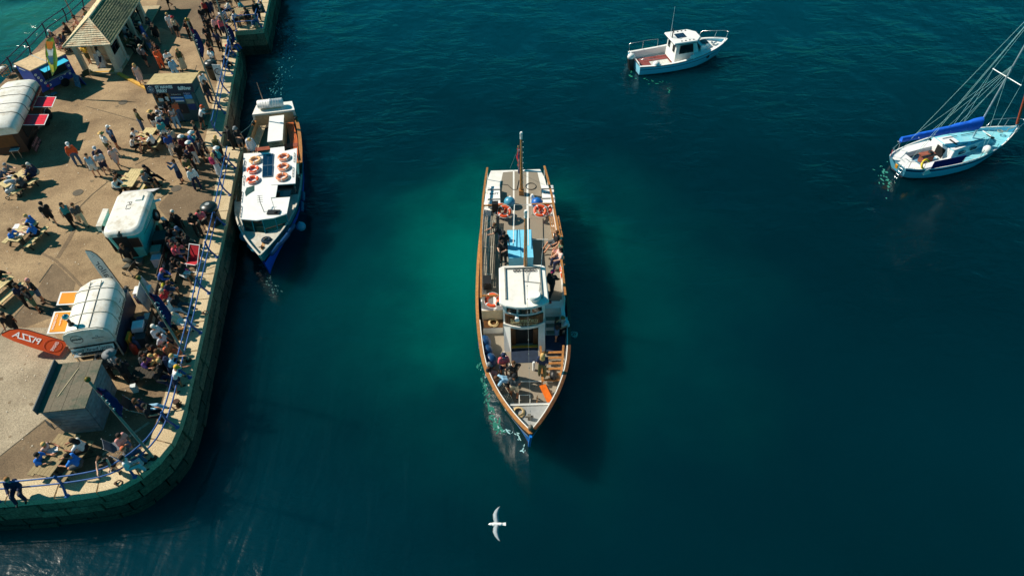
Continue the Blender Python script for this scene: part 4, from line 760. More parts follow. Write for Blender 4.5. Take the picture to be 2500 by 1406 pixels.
for s_ in (-1, 1):
    m = MB(); m.loft([[(-0.45, s_ * 0.835, 1.15), (0.75, s_ * 0.80, 1.15), (0.62, s_ * 0.765, 1.8), (-0.42, s_ * 0.80, 1.8)], [(-0.45, s_ * 0.855, 1.15), (0.75, s_ * 0.82, 1.15), (0.62, s_ * 0.785, 1.8), (-0.42, s_ * 0.82, 1.8)]]); m.build('side_window', M_GLASS, mv)
    m = MB(); m.loft([[(1.38, s_ * 0.1, 1.15), (1.38, s_ * 0.66, 1.15), (1.0, s_ * 0.62, 1.8), (1.0, s_ * 0.1, 1.8)], [(1.42, s_ * 0.1, 1.15), (1.42, s_ * 0.66, 1.15), (1.04, s_ * 0.62, 1.8), (1.04, s_ * 0.1, 1.8)]]); m.build('front_window', M_GLASS, mv)
    m = MB(); m.box((-0.755, s_ * 0.42, 1.5), (0.03, 0.3, 0.6)); m.build('door_window', M_GLASS, mv)
m = MB(); m.loft([[(1.4, -0.75, 1.05), (2.6, -0.35, 1.1), (2.6, 0.35, 1.1), (1.4, 0.75, 1.05)], [(1.4, -0.65, 1.42), (2.3, -0.28, 1.3), (2.3, 0.28, 1.3), (1.4, 0.65, 1.42)]]); m.build('fore_cuddy', M_WHITE2, mv)
m = MB(); m.box((1.95, 0, 1.4), (0.5, 0.5, 0.08)); m.build('fore_hatch', M_GLASS, mv); m = MB(); m.lathe([(0.14, 0), (0.14, 0.02)], 12, (1.9, -1.03, 0.72), Matrix.Rotation(1.4, 3, 'X')); m.build('porthole', M_GLASS, mv)
m = MB(); m.box((-0.1, 0.1, 2.14), (0.75, 0.62, 0.03)); sp_ = m.build('solar_panel', M_SOLAR, mv); m = MB(); [m.box((-0.1 + 0.19 * k, 0.1, 2.158), (0.012, 0.6, 0.004)) for k in (-1, 0, 1)]; m.build('cell_lines', M_STEEL, sp_)
for s_ in (-1, 1):
    m = MB(); [m.box((-0.35 + 0.32 * k, s_ * 0.74, 2.13), (0.1, 0.05, 0.06)) for k in range(4)]; m.build('roof_rail_feet', M_NAVY, mv)
m = MB(); m.tube([(-0.85, 0.2, 2.1), (-0.85, 0.25, 4.4)], 0.02, 5, 0.008); m.build('whip_aerial', M_WHITE2, mv); m = MB(); m.tube([(-0.8, 0.0, 2.1), (-0.8, 0.0, 2.7)], 0.04, 6); m.ball((-0.8, 0, 2.74), 0.06, 6, 5); m.build('light_mast', M_BLACK, mv)
def rail_line(root, pts, posts, r=0.018, name='guard_rail'):
    m = MB(); m.tube(pts, r, 5)
    for a, b in posts: m.tube([a, b], r, 5)
    m.build(name, M_STEEL, root)
rail_line(mv, [(-3.6, -1.2, 0.8), (-3.65, -1.22, 1.3), (-3.7, 1.2, 1.35)] if False else [(-3.65, 1.1, 0.8), (-3.7, 1.18, 1.45), (-2.2, 1.33, 1.45), (-1.25, 1.36, 1.4), (-1.2, 1.37, 0.8)], [((-2.5, 1.3, 0.78), (-2.5, 1.3, 1.45))])
rail_line(mv, [(1.9, 1.05, 1.1), (2.2, 0.98, 1.75), (3.75, 0.2, 1.95), (3.95, 0, 1.9), (3.75, -0.2, 1.95), (3.4, -0.45, 1.3)], [((3.1, 0.55, 1.25), (3.2, 0.5, 1.88))])
rail_line(mv, [(-3.4, -0.4, 0.3), (-3.4, -0.4, 0.95), (-2.6, -0.6, 0.95), (-2.0, -0.8, 0.95), (-2.0, -0.8, 0.3)], [])
m = MB(); m.loft([[(-3.95, -0.22, -0.3), (-3.75, -0.22, -0.3), (-3.75, 0.22, -0.3), (-3.95, 0.22, -0.3)], [(-4.2, -0.18, 0.9), (-3.75, -0.18, 0.95), (-3.75, 0.18, 0.95), (-4.2, 0.18, 0.9)]]); ob_ = m.build('outboard_leg', M_BLACK, mv); m = MB(); m.ball((-3.95, 0.0, 1.05), (0.32, 0.22, 0.26), 10, 7); m.build('outboard_cowl', M_WHITE2, ob_)
m = MB(); [m.b2(-3.72 + 0.06 * k, -3.68 + 0.06 * k, -1.0, 1.0, 0.95 - 0.1 * k, 0.99 - 0.1 * k) for k in range(3)]; m.build('transom_platform', M_WHITE2, mv)
for p_, r_ in (((-2.35, -1.12, 0.78), 0.24), ((0.55, -1.2, 0.95), 0.2)): m = MB(); m.ball(p_, (r_ * 1.2, r_, r_), 12, 8); m.build('white_fender', M_WHITE2, mv)
m = MB(); m.box((2.9, -0.05, 1.2), (0.5, 0.1, 0.08), 0.5); m.box((2.7, 0.0, 1.18), (0.12, 0.3, 0.1)); m.build('anchor', M_STEEL, mv)
# ===== the sailing yacht
SO = (28.6, 35.95, 0.0); SA = math.radians(19.5); sa = thing('sailing_yacht', 'white sailing yacht with blue boom cover and rust red furled jib', 'sailing yacht', SO, SA); SL = Fr(SO, SA)
SS = interp([(-4.75, 0.72, 0.98, 0.45, -4.3), (-4.0, 1.05, 0.92, 0.8, -3.8), (-2.3, 1.38, 0.86, 1.22, -2.3), (0, 1.5, 0.88, 1.32, 0), (2.0, 1.2, 0.98, 0.92, 1.8), (3.6, 0.66, 1.1, 0.4, 3.1), (4.6, 0.16, 1.2, 0.06, 3.9), (4.85, 0.03, 1.22, 0.01, 4.0)], 22); sb = Boat(SS)
sb.band(0, 0.9, 'hull_side', M('sky_shaded_yacht_hull', (112, 200, 228), rough=0.25, var=0.03), sa); sb.band(0.88, 2, 'hull_bottom', M_NAVY, sa); sb.band(0.07, 0.2, 'sheer_stripe', M('navy_stripe', (10, 20, 80), rough=0.3), sa, n=1, proud=0.01, transom=False)  # hull shade painted in: sky-blue tint in place of plain white
sb.rail(0.06, 0.05, 0.0, 'toe_rail', M_WHITE2, sa, pieces=2); M_PALEB = M('pale_blue_nonslip', (126, 206, 220), rough=0.7, var=0.05, dirt=(190, 214, 214), dirt_amt=0.5)
sb.deck(0.05, 0.86, 'side_deck', M_PALEB, sa, x0=-1.2, t=0.05); sb.deck(0.05, 0.87, 'aft_deck', M_WHITE2, sa, x1=-3.4, t=0.05)
for s_ in (-1, 1): m = MB(); m.b2(-3.6, -1.1, s_ * 0.66, s_ * 1.22, 0.5, 0.9); m.build('cockpit_coaming', M_WHITE2, sa)
m = MB(); m.b2(-3.6, -1.1, -0.66, 0.66, 0.3, 0.42); m.build('cockpit_sole', M('blue_grey_sole', (96, 150, 176), rough=0.7), sa)
m = MB(); pr = [(-1.3, 0.86), (2.3, 0.5)]; m.loft([[(-1.35, -0.88, 0.85), (2.5, -0.5, 0.95), (2.5, 0.5, 0.95), (-1.35, 0.88, 0.85)], [(-1.25, -0.74, 1.4), (2.1, -0.38, 1.3), (2.1, 0.38, 1.3), (-1.25, 0.74, 1.4)]]); m.build('coachroof', M_PALEB, sa); m = MB(); m.loft([[(-1.24, -0.72, 1.402), (-0.2, -0.62, 1.38), (-0.2, 0.62, 1.38), (-1.24, 0.72, 1.402)], [(-1.24, -0.72, 1.43), (-0.2, -0.62, 1.40), (-0.2, 0.62, 1.40), (-1.24, 0.72, 1.43)]]); m.build('hatch_garage', M_WHITE2, sa)
m = MB(); m.box((-1.38, 0, 0.92), (0.08, 1.7, 1.0)); m.build('cabin_bulkhead', M_WHITE2, sa); m = MB(); m.loft([[(-1.44, -0.3, 0.6), (-1.425, -0.34, 1.25), (-1.425, 0.34, 1.25), (-1.44, 0.3, 0.6)], [(-1.425, -0.3, 0.6), (-0.55, -0.3, 1.44), (-0.55, 0.3, 1.44), (-1.425, 0.3, 0.6)]]); m.build('companionway', M('dark_interior'), sa)
for s_ in (-1, 1):
    for x in (-0.5, 0.5): m = MB(); m.box((x, s_ * (0.80 - 0.09 * (x + 0.5)), 1.12), (0.52, 0.04, 0.16), s_ * -0.1, rot=None); m.build('cabin_window', M_GLASS, sa)
    m = MB(); m.tube([(-1.0, s_ * 0.5, 1.46), (0.1, s_ * 0.44, 1.44)], 0.02, 4); m.tube([(0.4, s_ * 0.42, 1.42), (1.6, s_ * 0.34, 1.4)], 0.02, 4); m.build('grab_rail', M('grab_rail_dark', (60, 70, 76)), sa)
m = MB(); m.box((2.45, 0.1, 1.2), (0.62, 0.6, 0.05), rot=Matrix.Rotation(0.5, 3, 'Y') @ Matrix.Rotation(0.2, 3, 'Z')); m.build('fore_hatch', M_WHITE2, sa); m = MB(); m.box((2.5, 0.0, 1.03), (0.5, 0.5, 0.06)); m.build('hatch_opening', M_BLACK, sa)
ms_ = SL(2368, 330, 1.4); MH = 11.0
m = MB(); m.tube([(ms_.x, 0, 1.3), (ms_.x, 0, MH)], 0.065, 8, 0.055); ma = m.build('mast', M('pale_alloy', (190, 214, 220), rough=0.3, metal=0.6), sa)
sz = 5.6; m = MB(); m.tube([(ms_.x, -1.0, sz), (ms_.x, 1.0, sz)], 0.03, 6); [m.ball((ms_.x, s_ * 1.0, sz), 0.05, 6, 5) for s_ in (-1, 1)]; m.build('spreader', M_WHITE2, ma)
bm0 = Vector((ms_.x - 0.1, 0, 2.35)); bm1 = Vector((-4.5, 0.65, 2.05))
m = MB(); rings = []
for i in range(14):
    t = i / 13; c_ = bm0.lerp(bm1, t); R_ = (0.46 - 0.26 * t ** 0.7) * (1 + 0.1 * math.sin(i * 2.1)); rings.append([c_ + Vector((0.02 * math.sin(k), R_ * 0.55 * math.cos(k * math.pi / 4), R_ * math.sin(k * math.pi / 4) + 0.1)) for k in range(8)])
m.loft(rings, smooth=True); bo_ = m.build('boom_cover', M('royal_blue_canvas', (20, 104, 226), rough=0.7, var=0.15, scale=5), sa); m = MB(); [m.tube([bm0.lerp(bm1, t) + Vector((0, 0.2, 0.1)), bm0.lerp(bm1, t) + Vector((0, 0, 0.42 - 0.25 * t)), bm0.lerp(bm1, t) + Vector((0, -0.2, 0.1))], 0.012, 4) for t in (0.2, 0.4, 0.6, 0.8)]; m.build('cover_lashing', M_WHITE2, bo_)
m = MB(); m.tube([bm0, bm1 + Vector((-0.15, 0.02, 0))], 0.05, 6); m.build('boom', M_STEEL, sa)
m = MB()
top = Vector((ms_.x, 0, MH - 0.1))
for q in ((-4.6, 0.5, 1.0), (-4.6, -0.5, 1.0), (-3.0, 0.2, 1.0), (ms_.x - 0.5, 1.35, 0.9), (ms_.x - 0.5, -1.35, 0.9), (ms_.x + 0.4, 1.3, 0.9)): m.tube([top if abs(q[1]) < 1 else Vector((ms_.x, math.copysign(1.0, q[1]), sz)), q], 0.009, 4)
for s_ in (-1, 1): m.tube([(ms_.x, s_, sz), top], 0.009, 4); m.tube([(ms_.x, 0, sz), (ms_.x - 0.45, s_ * 1.33, 0.9)], 0.009, 4)
for t in (0.25, 0.45, 0.65, 0.85): m.tube([bm0.lerp(bm1, t) + Vector((0, 0, 0.2)), (ms_.x, 0, 6.4)], 0.007, 4)
m.build('standing_rigging', M('pale_wire', (150, 196, 196), rough=0.6), sa)
fs = Vector((4.62, 0, 1.35)); m = MB(); ft = fs.lerp(top, 0.95); m.tube([fs.lerp(ft, t) for t in np.linspace(0.02, 1, 12)], 0.085, 8, 0.06); m.build('furled_jib', M('rust_red_sailcloth', (176, 74, 44), rough=0.8, var=0.3, scale=12), sa); m = MB(); m.tube([fs, ft], 0.015, 5); m.lathe([(0.1, 0), (0.1, 0.1)], 8, fs); m.build('forestay', M_STEEL, sa)
rail_line(sa, [(3.0, 0.85, 1.05), (3.3, 0.8, 1.65), (4.7, 0.3, 1.75), (4.95, 0, 1.75), (4.7, -0.3, 1.75), (3.3, -0.8, 1.65), (3.0, -0.85, 1.05)], [((4.2, 0.45, 1.15), (4.25, 0.45, 1.72)), ((4.2, -0.45, 1.15), (4.25, -0.45, 1.72)), ((3.8, 0.6, 1.1), (3.8, 0.62, 1.7))], name='pulpit')
rail_line(sa, [(-3.7, 1.1, 0.95), (-3.8, 1.12, 1.5), (-4.7, 0.75, 1.5), (-4.72, 0.3, 1.5)], [((-4.6, 0.75, 0.98), (-4.6, 0.75, 1.5))], name='pushpit'); rail_line(sa, [(-3.7, -1.1, 0.95), (-3.8, -1.12, 1.5), (-4.7, -0.75, 1.5), (-4.72, -0.3, 1.5)], [((-4.6, -0.75, 0.98), (-4.6, -0.75, 1.5))], name='pushpit')
m = MB(); m.slab([(-3.3, -1.24, 0.95), (-1.1, -1.44, 0.95), (-1.0, -1.44, 1.5), (-3.3, -1.24, 1.5)], 0.02); m.build('spray_dodger', M('navy_canvas', (12, 18, 110), rough=0.8), sa)
for x in (-1.0, 0.4, 1.8):
    for s_ in (-1, 1): m = MB(); y_ = s_ * np.interp(x, [-1, 0.4, 1.8], [1.44, 1.44, 1.22]); m.tube([(x, y_, 0.9), (x, y_, 1.5)], 0.014, 4); m.build('stanchion', M_STEEL, sa)
m = MB(); m.tube([(-1.0, -1.44, 0.95), (0.4, -1.46, 0.97), (1.8, -1.2, 1.03)], 0.02, 4); m.build('side_rail', M_WHITE2, sa)
m = MB(); m.ball((1.15, -1.12, 1.12), (0.26, 0.26, 0.3), 14, 10); m.build('white_ball_fender', M_WHITE2, sa)
m = MB(); m.box((-2.35, 0.0, 0.95), (1.0, 0.55, 0.05), -0.05); m.b2(-2.75, -1.95, -0.2, 0.2, 0.42, 0.93); tb_ = m.build('cockpit_table', M('brown_varnish', (150, 86, 66), rough=0.5), sa); m = MB(); m.lathe([(0.16, 0.98), (0.16, 1.03), (0.1, 1.05)], 14, (-2.1, 0.05, 0)); m.build('compass', M_BLACK, tb_)
m = MB(); m.torus((-3.55, -0.95, 1.15), 0.28, 0.07, 14, 6, Matrix.Rotation(1.1, 3, 'X'), 0.3, 4.2); m.build('horseshoe_buoy', M('yellow_vinyl', (226, 196, 40), rough=0.5), sa)
m = MB(); m.slab([(-4.85, 0.55, 1.05), (-4.9, 0.6, 1.55), (-5.05, 0.45, 1.45), (-5.0, 0.42, 1.0)], 0.02); m.build('ensign', M_RED, sa); m = MB(); m.tube([(-4.7, -0.3, 1.0), (-4.85, -0.3, 0.1)], 0.02, 4); m.tube([(-4.7, -0.55, 1.0), (-4.85, -0.55, 0.1)], 0.02, 4); [m.tube([(-4.75 - 0.03 * k, -0.3, 0.8 - 0.22 * k), (-4.75 - 0.03 * k, -0.55, 0.8 - 0.22 * k)], 0.015, 4) for k in range(4)]; m.build('boarding_ladder', M_STEEL, sa)
m = MB(); m.box((-4.8, -0.1, 0.75), (0.06, 0.18, 0.3), rot=Matrix.Rotation(-0.3, 3, 'Y')); m.build('orange_tag', M('amber_plastic', (230, 150, 20)), sa)
m = MB(); m.tube([(3.5, 0.1, 1.14), (3.8, -0.1, 1.18), (4.1, 0.05, 1.2), (4.5, 0, 1.24)], 0.035, 5); m.torus((3.5, 0.1, 1.15), 0.16, 0.03, 12, 5); m.build('anchor_chain', M('galvanised_chain', (150, 160, 150), rough=0.6, metal=0.4), sa)
# ===== gull
GO = P(1213, 1279, 5.0); gu = thing('gull', 'white and grey gull gliding over the water with wings spread', 'gull', tuple(GO), math.pi + 0.0)
v, f = capmesh([((-0.13, 0, 0), (0.1, 0, 0), 0.05, 0.06), ((0.1, 0, 0), (0.2, 0, 0.015), 0.05, 0.04), ((0.21, 0, 0.02), (0.23, 0, 0.02), 0.035, 0.03), ((0.24, 0, 0.015), (0.29, 0, 0.008), 0.012, 0.006), ((-0.13, 0, 0), (-0.18, 0, 0), 0.04, 0.03)], 0.012, 0.012)
o = bpy.data.objects.new('body', npmesh('gull_body', v, f)); COL.objects.link(o); o.parent = gu; o.data.materials.append(M('gull_white', (238, 238, 236), rough=0.8, var=0.04))
m = MB(); m.loft([[(-0.14, -0.03, 0.0), (-0.14, 0.03, 0.0), (-0.14, 0.03, 0.02), (-0.14, -0.03, 0.02)], [(-0.3, -0.06, 0.0), (-0.3, 0.06, 0.0), (-0.3, 0.06, 0.008), (-0.3, -0.06, 0.008)]]); m.build('tail', M('gull_white'), gu)
for s_ in (-1, 1):
    secs = [(0.04, 0.09, -0.09, 0.02), (0.16, 0.12, -0.07, 0.07), (0.30, 0.13, -0.06, 0.10), (0.44, 0.07, -0.08, 0.09), (0.56, -0.03, -0.11, 0.06), (0.60, -0.10, -0.12, 0.05)]
    m = MB(); rr = [[(le, s_ * y, z), ((le + te) / 2, s_ * y, z + 0.016), (te, s_ * y, z), ((le + te) / 2, s_ * y, z - 0.004)] for y, le, te, z in secs]; m.loft(rr, smooth=True); m.build('wing', M('gull_grey', (150, 160, 166), rough=0.8, var=0.12, scale=20), gu); m = MB(); m.loft([[(-0.03, s_ * 0.563, 0.061), (-0.07, s_ * 0.563, 0.07), (-0.11, s_ * 0.563, 0.061)], [(-0.1, s_ * 0.615, 0.05), (-0.115, s_ * 0.615, 0.056), (-0.13, s_ * 0.615, 0.05)]]); m.build('wing_tip', M_BLACK, gu)
# ===== foam, floating flecks and painted reflection flecks
def foam(label_px, n, spread, size, seed, name='foam_or_reflection_flecks', along=None):
    rnd = random.Random(seed); m = MB()
    for _ in range(n):
        t = rnd.random(); i = min(int(t * (len(label_px) - 1)), len(label_px) - 2); u = t * (len(label_px) - 1) - i
        a = np.array(label_px[i]); b = np.array(label_px[i + 1]); q = a + (b - a) * u + np.array([rnd.gauss(0, spread), rnd.gauss(0, spread)]); w = P(q[0], q[1], 0.012)
        d = P(*b, 0) - P(*a, 0); an = math.atan2(d[1], d[0]) + rnd.gauss(0, 0.5); s = size * rnd.uniform(0.3, 1.3); el = rnd.uniform(1.3, 4); k = rnd.randint(5, 8); ring = []
        for j in range(k):
            g = 2 * math.pi * j / k; r = s * rnd.uniform(0.5, 1.1); x, y = r * el * math.cos(g), r * math.sin(g); ring.append((w[0] + x * math.cos(an) - y * math.sin(an), w[1] + x * math.sin(an) + y * math.cos(an)))
        m.prism(ring, 0.006, 0.012 + rnd.random() * 0.004)
    o = m.build(name, M('foam_or_reflection_' + str(seed), FOAMC.get(seed, (120, 190, 176)), rough=0.5, var=0.2)); o['kind'] = 'stuff'; o['label'] = FOAML.get(seed, 'pale foam flecks drifting on the harbour water'); o['category'] = 'foam'
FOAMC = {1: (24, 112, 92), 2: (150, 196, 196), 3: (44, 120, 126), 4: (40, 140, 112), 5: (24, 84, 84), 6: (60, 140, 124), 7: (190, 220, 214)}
FOAML = {1: 'green white bow wave foam along the ferry bow', 2: 'bright foam crests right at the ferry stem', 3: 'churned foam behind the stern of the moored boat', 4: 'pale painted reflection flecks below the motor boat stern', 5: 'broken flecks on the water under the moored boat bow', 7: 'thin white crests scattered along the ferry bow wave', 6: 'pale flecks on the water behind the yacht stern'}
foam([(1170, 890), (1190, 980), (1205, 1030), (1222, 1052)], 90, 5, 0.05, 1); foam([(1176, 900), (1192, 985), (1210, 1035), (1226, 1056)], 26, 5, 0.02, 7); foam([(1205, 1020), (1222, 1050), (1262, 1060), (1278, 1092), (1276, 1104)], 26, 2.5, 0.035, 2)
foam([(668, 228), (690, 180), (705, 100), (690, 60)], 150, 12, 0.045, 3); foam([(1540, 170), (1541, 190), (1632, 205), (1634, 225)], 26, 2.5, 0.04, 4); foam([(640, 645), (660, 690), (672, 715)], 60, 7, 0.04, 5); foam([(2152, 415), (2165, 440), (2170, 465)], 30, 8, 0.06, 6)  # flecks below the motor boat are its reflection, drawn as pale shapes
# ---------------------------------------------------------------- buildings and stalls on the quay
M_VAN = M('cream_van_paint', (238, 234, 224), rough=0.4, var=0.05, scale=3, dirt=(176, 154, 118), dirt_amt=0.8, dirt_scale=1.6)
M_TURQ = M('turquoise_panel', (44, 190, 192), rough=0.5, var=0.08)
M_TYRE = M('tyre_rubber', (20, 22, 24), rough=0.85); M_RIM = M('wheel_rim', (150, 154, 156), rough=0.4, metal=0.5)
M_GREYW = M('grey_weathered_boards', (112, 130, 138), rough=0.85, var=0.25, scale=5, dirt=(64, 84, 98), dirt_amt=0.7, dirt_scale=3)
M_FELT = M('grey_roof_felt', (112, 104, 88), rough=0.95, var=0.2, scale=14, dirt=(44, 74, 60), dirt_amt=0.95, dirt_scale=1.3)
M_ORNG = M('orange_board', (244, 152, 22), rough=0.5, var=0.05); M_REDF = M('red_flag_cloth', (240, 96, 44), rough=0.7, var=0.06)
M_SHADOWIN = M('stall_interior', (26, 30, 32), rough=0.9)
M_BLUET = M('deep_blue_trailer', (20, 66, 156), rough=0.45, var=0.08); M_LBL = M('sky_blue_flap', (40, 196, 232), rough=0.5, var=0.04)
M_SIGN = M('sign_navy', (20, 40, 66), rough=0.4, var=0.06); M_WTXT = M('white_lettering', (240, 240, 238), rough=0.5, var=0.02); M_BTXT = M('black_lettering', (26, 28, 30), rough=0.6, var=0.05)
def wheel(root, c, r, w, ax='x'):
    R = Matrix.Rotation(math.pi / 2, 3, 'Y' if ax == 'x' else 'X'); m = MB(); m.lathe([(r * 0.62, -w / 2), (r * 0.95, -w / 2), (r, -w * 0.3), (r, w * 0.3), (r * 0.95, w / 2), (r * 0.62, w / 2)], 18, c, R); wo_ = m.build('wheel', M_TYRE, root)
    m = MB(); m.lathe([(r * 0.1, -w * 0.4), (r * 0.62, -w * 0.42), (r * 0.62, w * 0.42), (r * 0.1, w * 0.4)], 14, c, R); m.build('rim', M_RIM, wo_)
# ===== timber kiosk hut
HO = P(209, 1054, QZ); hu = thing('timber_hut', 'grey timber hut with mossy felt roof and upstand along one side', 'hut', tuple(HO), math.radians(6)); HL = Fr(HO, math.radians(6))
HB, HT, HLn, HZ = 1.42, 1.72, 2.1, 1.9
m = MB(); m.loft([[(-HB / 2, 0, 0), (HB / 2, 0, 0), (HB / 2, HLn, 0), (-HB / 2, HLn, 0)], [(-HT / 2 + 0.02, -0.1, HZ), (HT / 2 - 0.02, -0.1, HZ), (HT / 2 - 0.02, HLn + 0.05, HZ), (-HT / 2 + 0.02, HLn + 0.05, HZ)]]); m.build('wall', M_SHADOWIN, hu)
for k in range(8):                                                    # boards, one by one
    z0, z1 = HZ * k / 8 + 0.006, HZ * (k + 1) / 8 - 0.006; w0, w1 = HB + (HT - HB) * z0 / HZ, HB + (HT - HB) * z1 / HZ; f0, f1 = -0.1 * z0 / HZ, -0.1 * z1 / HZ
    m = MB(); m.loft([[(-w0 / 2, f0 - 0.02, z0), (w0 / 2, f0 - 0.02, z0), (w0 / 2, f0, z0), (-w0 / 2, f0, z0)], [(-w1 / 2, f1 - 0.026, z1), (w1 / 2, f1 - 0.026, z1), (w1 / 2, f1, z1), (-w1 / 2, f1, z1)]]); m.build('wall_board', M_GREYW, hu)
    for s_ in (-1, 1):
        m = MB(); m.loft([[(s_ * (w0 / 2 + 0.005), f0 + 0.01, z0), (s_ * (w0 / 2 + 0.025), f0 - 0.02, z0), (s_ * (w0 / 2 + 0.025), HLn, z0), (s_ * (w0 / 2 + 0.005), HLn, z0)], [(s_ * (w1 / 2 + 0.005), f1 + 0.01, z1), (s_ * (w1 / 2 + 0.03), f1 - 0.02, z1), (s_ * (w1 / 2 + 0.03), HLn, z1), (s_ * (w1 / 2 + 0.005), HLn, z1)]]); m.build('wall_board', M_GREYW, hu)
for k in range(4):
    x0 = -HT / 2 - 0.06 + k * (HT + 0.12) / 4; m = MB(); m.b2(x0 + 0.006, x0 + (HT + 0.12) / 4 - 0.006, -0.2, HLn + 0.15, HZ + 0.002 + 0.003 * (k % 2), HZ + 0.05 + 0.004 * (k % 2)); m.build('roof_sheet', M_FELT, hu)
m = MB(); m.loft([[(-HT / 2 - 0.06, -0.22, HZ - 0.05), (-HT / 2 - 0.1, -0.22, HZ - 0.05), (-HT / 2 - 0.1, HLn + 0.2, HZ - 0.05), (-HT / 2 - 0.06, HLn + 0.2, HZ - 0.05)], [(-HT / 2 - 0.08, -0.22, HZ + 0.3), (-HT / 2 - 0.12, -0.22, HZ + 0.3), (-HT / 2 - 0.12, HLn + 0.2, HZ + 0.3), (-HT / 2 - 0.08, HLn + 0.2, HZ + 0.3)]]); m.build('side_upstand', M('blue_grey_board', (60, 78, 88), rough=0.7), hu)
m = MB(); m.bar((-0.35, 0.5, HZ + 0.06), (0.05, 1.9, HZ + 0.06), 0.03, 0.03); m.build('loose_batten', M('batten', (170, 156, 120)), hu)
m = MB(); m.slab([(-0.95, -0.16, 1.0), (-0.6, -0.42, 1.0), (-0.55, -0.42, 1.42), (-0.9, -0.16, 1.42)], 0.03); m.build('lifted_hatch', M('dark_ply', (46, 52, 52), rough=0.8), hu); m = MB(); m.tube([(-0.5, -0.1, 0.9), (-0.62, -0.42, 1.05)], 0.015, 4); m.build('hatch_stay', M_STEEL, hu)
# ===== wood-fired pizza trailer
PO = np.array([-18.7, 19.2, QZ]); PA = math.radians(11); pz = thing('pizza_trailer', 'white horsebox pizza trailer with ribbed curved roof and orange side flaps', 'food trailer', tuple(PO), PA); PL = Fr(PO, PA); PLn = 3.35
def sect(y, wx=0.97, top=2.35, z0=1.62, sh=0.62, dx=0.0):
    out = []
    for k in range(0, 9):
        a = math.pi * k / 8; c, s_ = math.cos(a), math.sin(a); out.append((dx + wx * math.copysign(abs(c) ** 0.55, c), y, z0 + (top - z0) * (abs(s_) ** 0.6)))
    return [(dx + wx, y, 1.34)] + out + [(dx - wx, y, 1.34)]
m = MB(); m.loft([sect(0.0), sect(0.6), sect(1.6), sect(2.45), sect(2.9, 0.9, 2.3, 1.55), sect(PLn, 0.62, 2.12, 1.4)], smooth=True); m.build('roof_shell', M_VAN, pz)
m = MB(); m.loft([[(-0.95, 0.12, 0.3), (0.95, 0.12, 0.3), (0.95, PLn - 0.3, 0.3), (-0.95, PLn - 0.3, 0.3)], [(-0.96, 0.12, 1.36), (0.96, 0.12, 1.36), (0.96, PLn - 0.2, 1.36), (-0.96, PLn - 0.2, 1.36)]]); m.build('body', M('navy_trailer_side', (26, 42, 66), rough=0.5), pz)
M_TRIM = M('dark_seam_trim', (74, 76, 66), rough=0.6)
for y, wx, tp_, z0 in ((0.02, 0.985, 2.365, 1.62), (0.95, 0.985, 2.365, 1.62), (1.7, 0.985, 2.365, 1.62), (2.45, 0.985, 2.365, 1.62)):
    m = MB(); m.tube(sect(y, wx, tp_, z0), 0.02, 5); m.build('roof_hoop', M('pale_hoop', (200, 194, 176)), pz)
for x in (-0.22, 0.25): m = MB(); m.b2(x - 0.012, x + 0.012, 0.05, 2.95, 2.335, 2.362); m.build('roof_seam', M_TRIM, pz)
m = MB(); m.loft([[(-0.3, 2.6, 2.28), (0.3, 2.6, 2.28), (0.3, 3.0, 2.2), (-0.3, 3.0, 2.2)], [(-0.27, 2.63, 2.36), (0.27, 2.63, 2.36), (0.27, 2.97, 2.28), (-0.27, 2.97, 2.28)]]); m.build('roof_vent', M_VAN, pz)
m = MB(); front = [(-0.93, 1.35), (0.93, 1.35), (0.97, 1.62)] + [(p_[0], p_[2]) for p_ in sect(0)[2:-2]] + [(-0.97, 1.62)]
m.loft([[(x, -0.02, z) for x, z in front], [(x, -0.06, z) for x, z in front]]); m.build('front_panel', M_VAN, pz)
for k, s_ in enumerate(('wood', 'fired', 'pizza')):
    x = -0.6 + 0.6 * k; m = MB(); m.box((x, -0.22, 1.26), (0.57, 0.03, 0.22), rot=Matrix.Rotation(-0.5, 3, 'X')); m.build('hinged_sign_board', M_VAN, pz); text(s_, 0.2, M_BTXT, pz, (x, -0.245, 1.255), (1, 0, 0), (0, 0.5, 0.87), 0.46)
m = MB(); m.torus((-0.45, -0.065, 1.82), 0.24, 0.012, 20, 4, Matrix.Rotation(math.pi / 2, 3, 'X')); m.build('logo_ring', M_BTXT, pz); text('SMASHED', 0.11, M_BTXT, pz, (-0.45, -0.066, 1.82), (1, 0, 0), (0, 0, 1), 0.42, bold=0.004); text('f ig', 0.08, M_BTXT, pz, (0.4, -0.066, 1.88), (1, 0, 0), (0, 0, 1)); text('@SMASHEDPIZZA', 0.06, M_BTXT, pz, (0.4, -0.066, 1.76), (1, 0, 0), (0, 0, 1))
text('wood fired pizza', 0.24, M_BTXT, pz, (0.978, 1.35, 1.47), (0, 1, 0), (0, 0, 1), 2.3); m = MB(); m.torus((0.86, 2.05, 1.98), 0.26, 0.012, 20, 4, Matrix.Rotation(1.15, 3, 'Y')); m.build('logo_ring', M_BTXT, pz); text('SMASHED', 0.12, M_BTXT, pz, (0.875, 2.05, 1.98), (0, 1, 0), (-0.42, 0, 0.9), 0.4, bold=0.004)
m = MB(); m.b2(-0.85, 0.85, 0.02, 0.13, 0.35, 1.3); m.build('serving_opening', M_SHADOWIN, pz); m = MB(); m.b2(-0.9, 0.9, -0.3, 0.1, 0.92, 0.97); m.build('serving_counter', M_STEEL, pz)
m = MB(); [m.slab([(-0.8 + 0.12 * k, -0.1, 1.2), (-0.7 + 0.12 * k, -0.1, 1.2), (-0.75 + 0.12 * k, -0.1, 1.08)], 0.005) for k in range(9)]; o = m.build('bunting', M_WTXT, pz); o['kind'] = 'stuff'
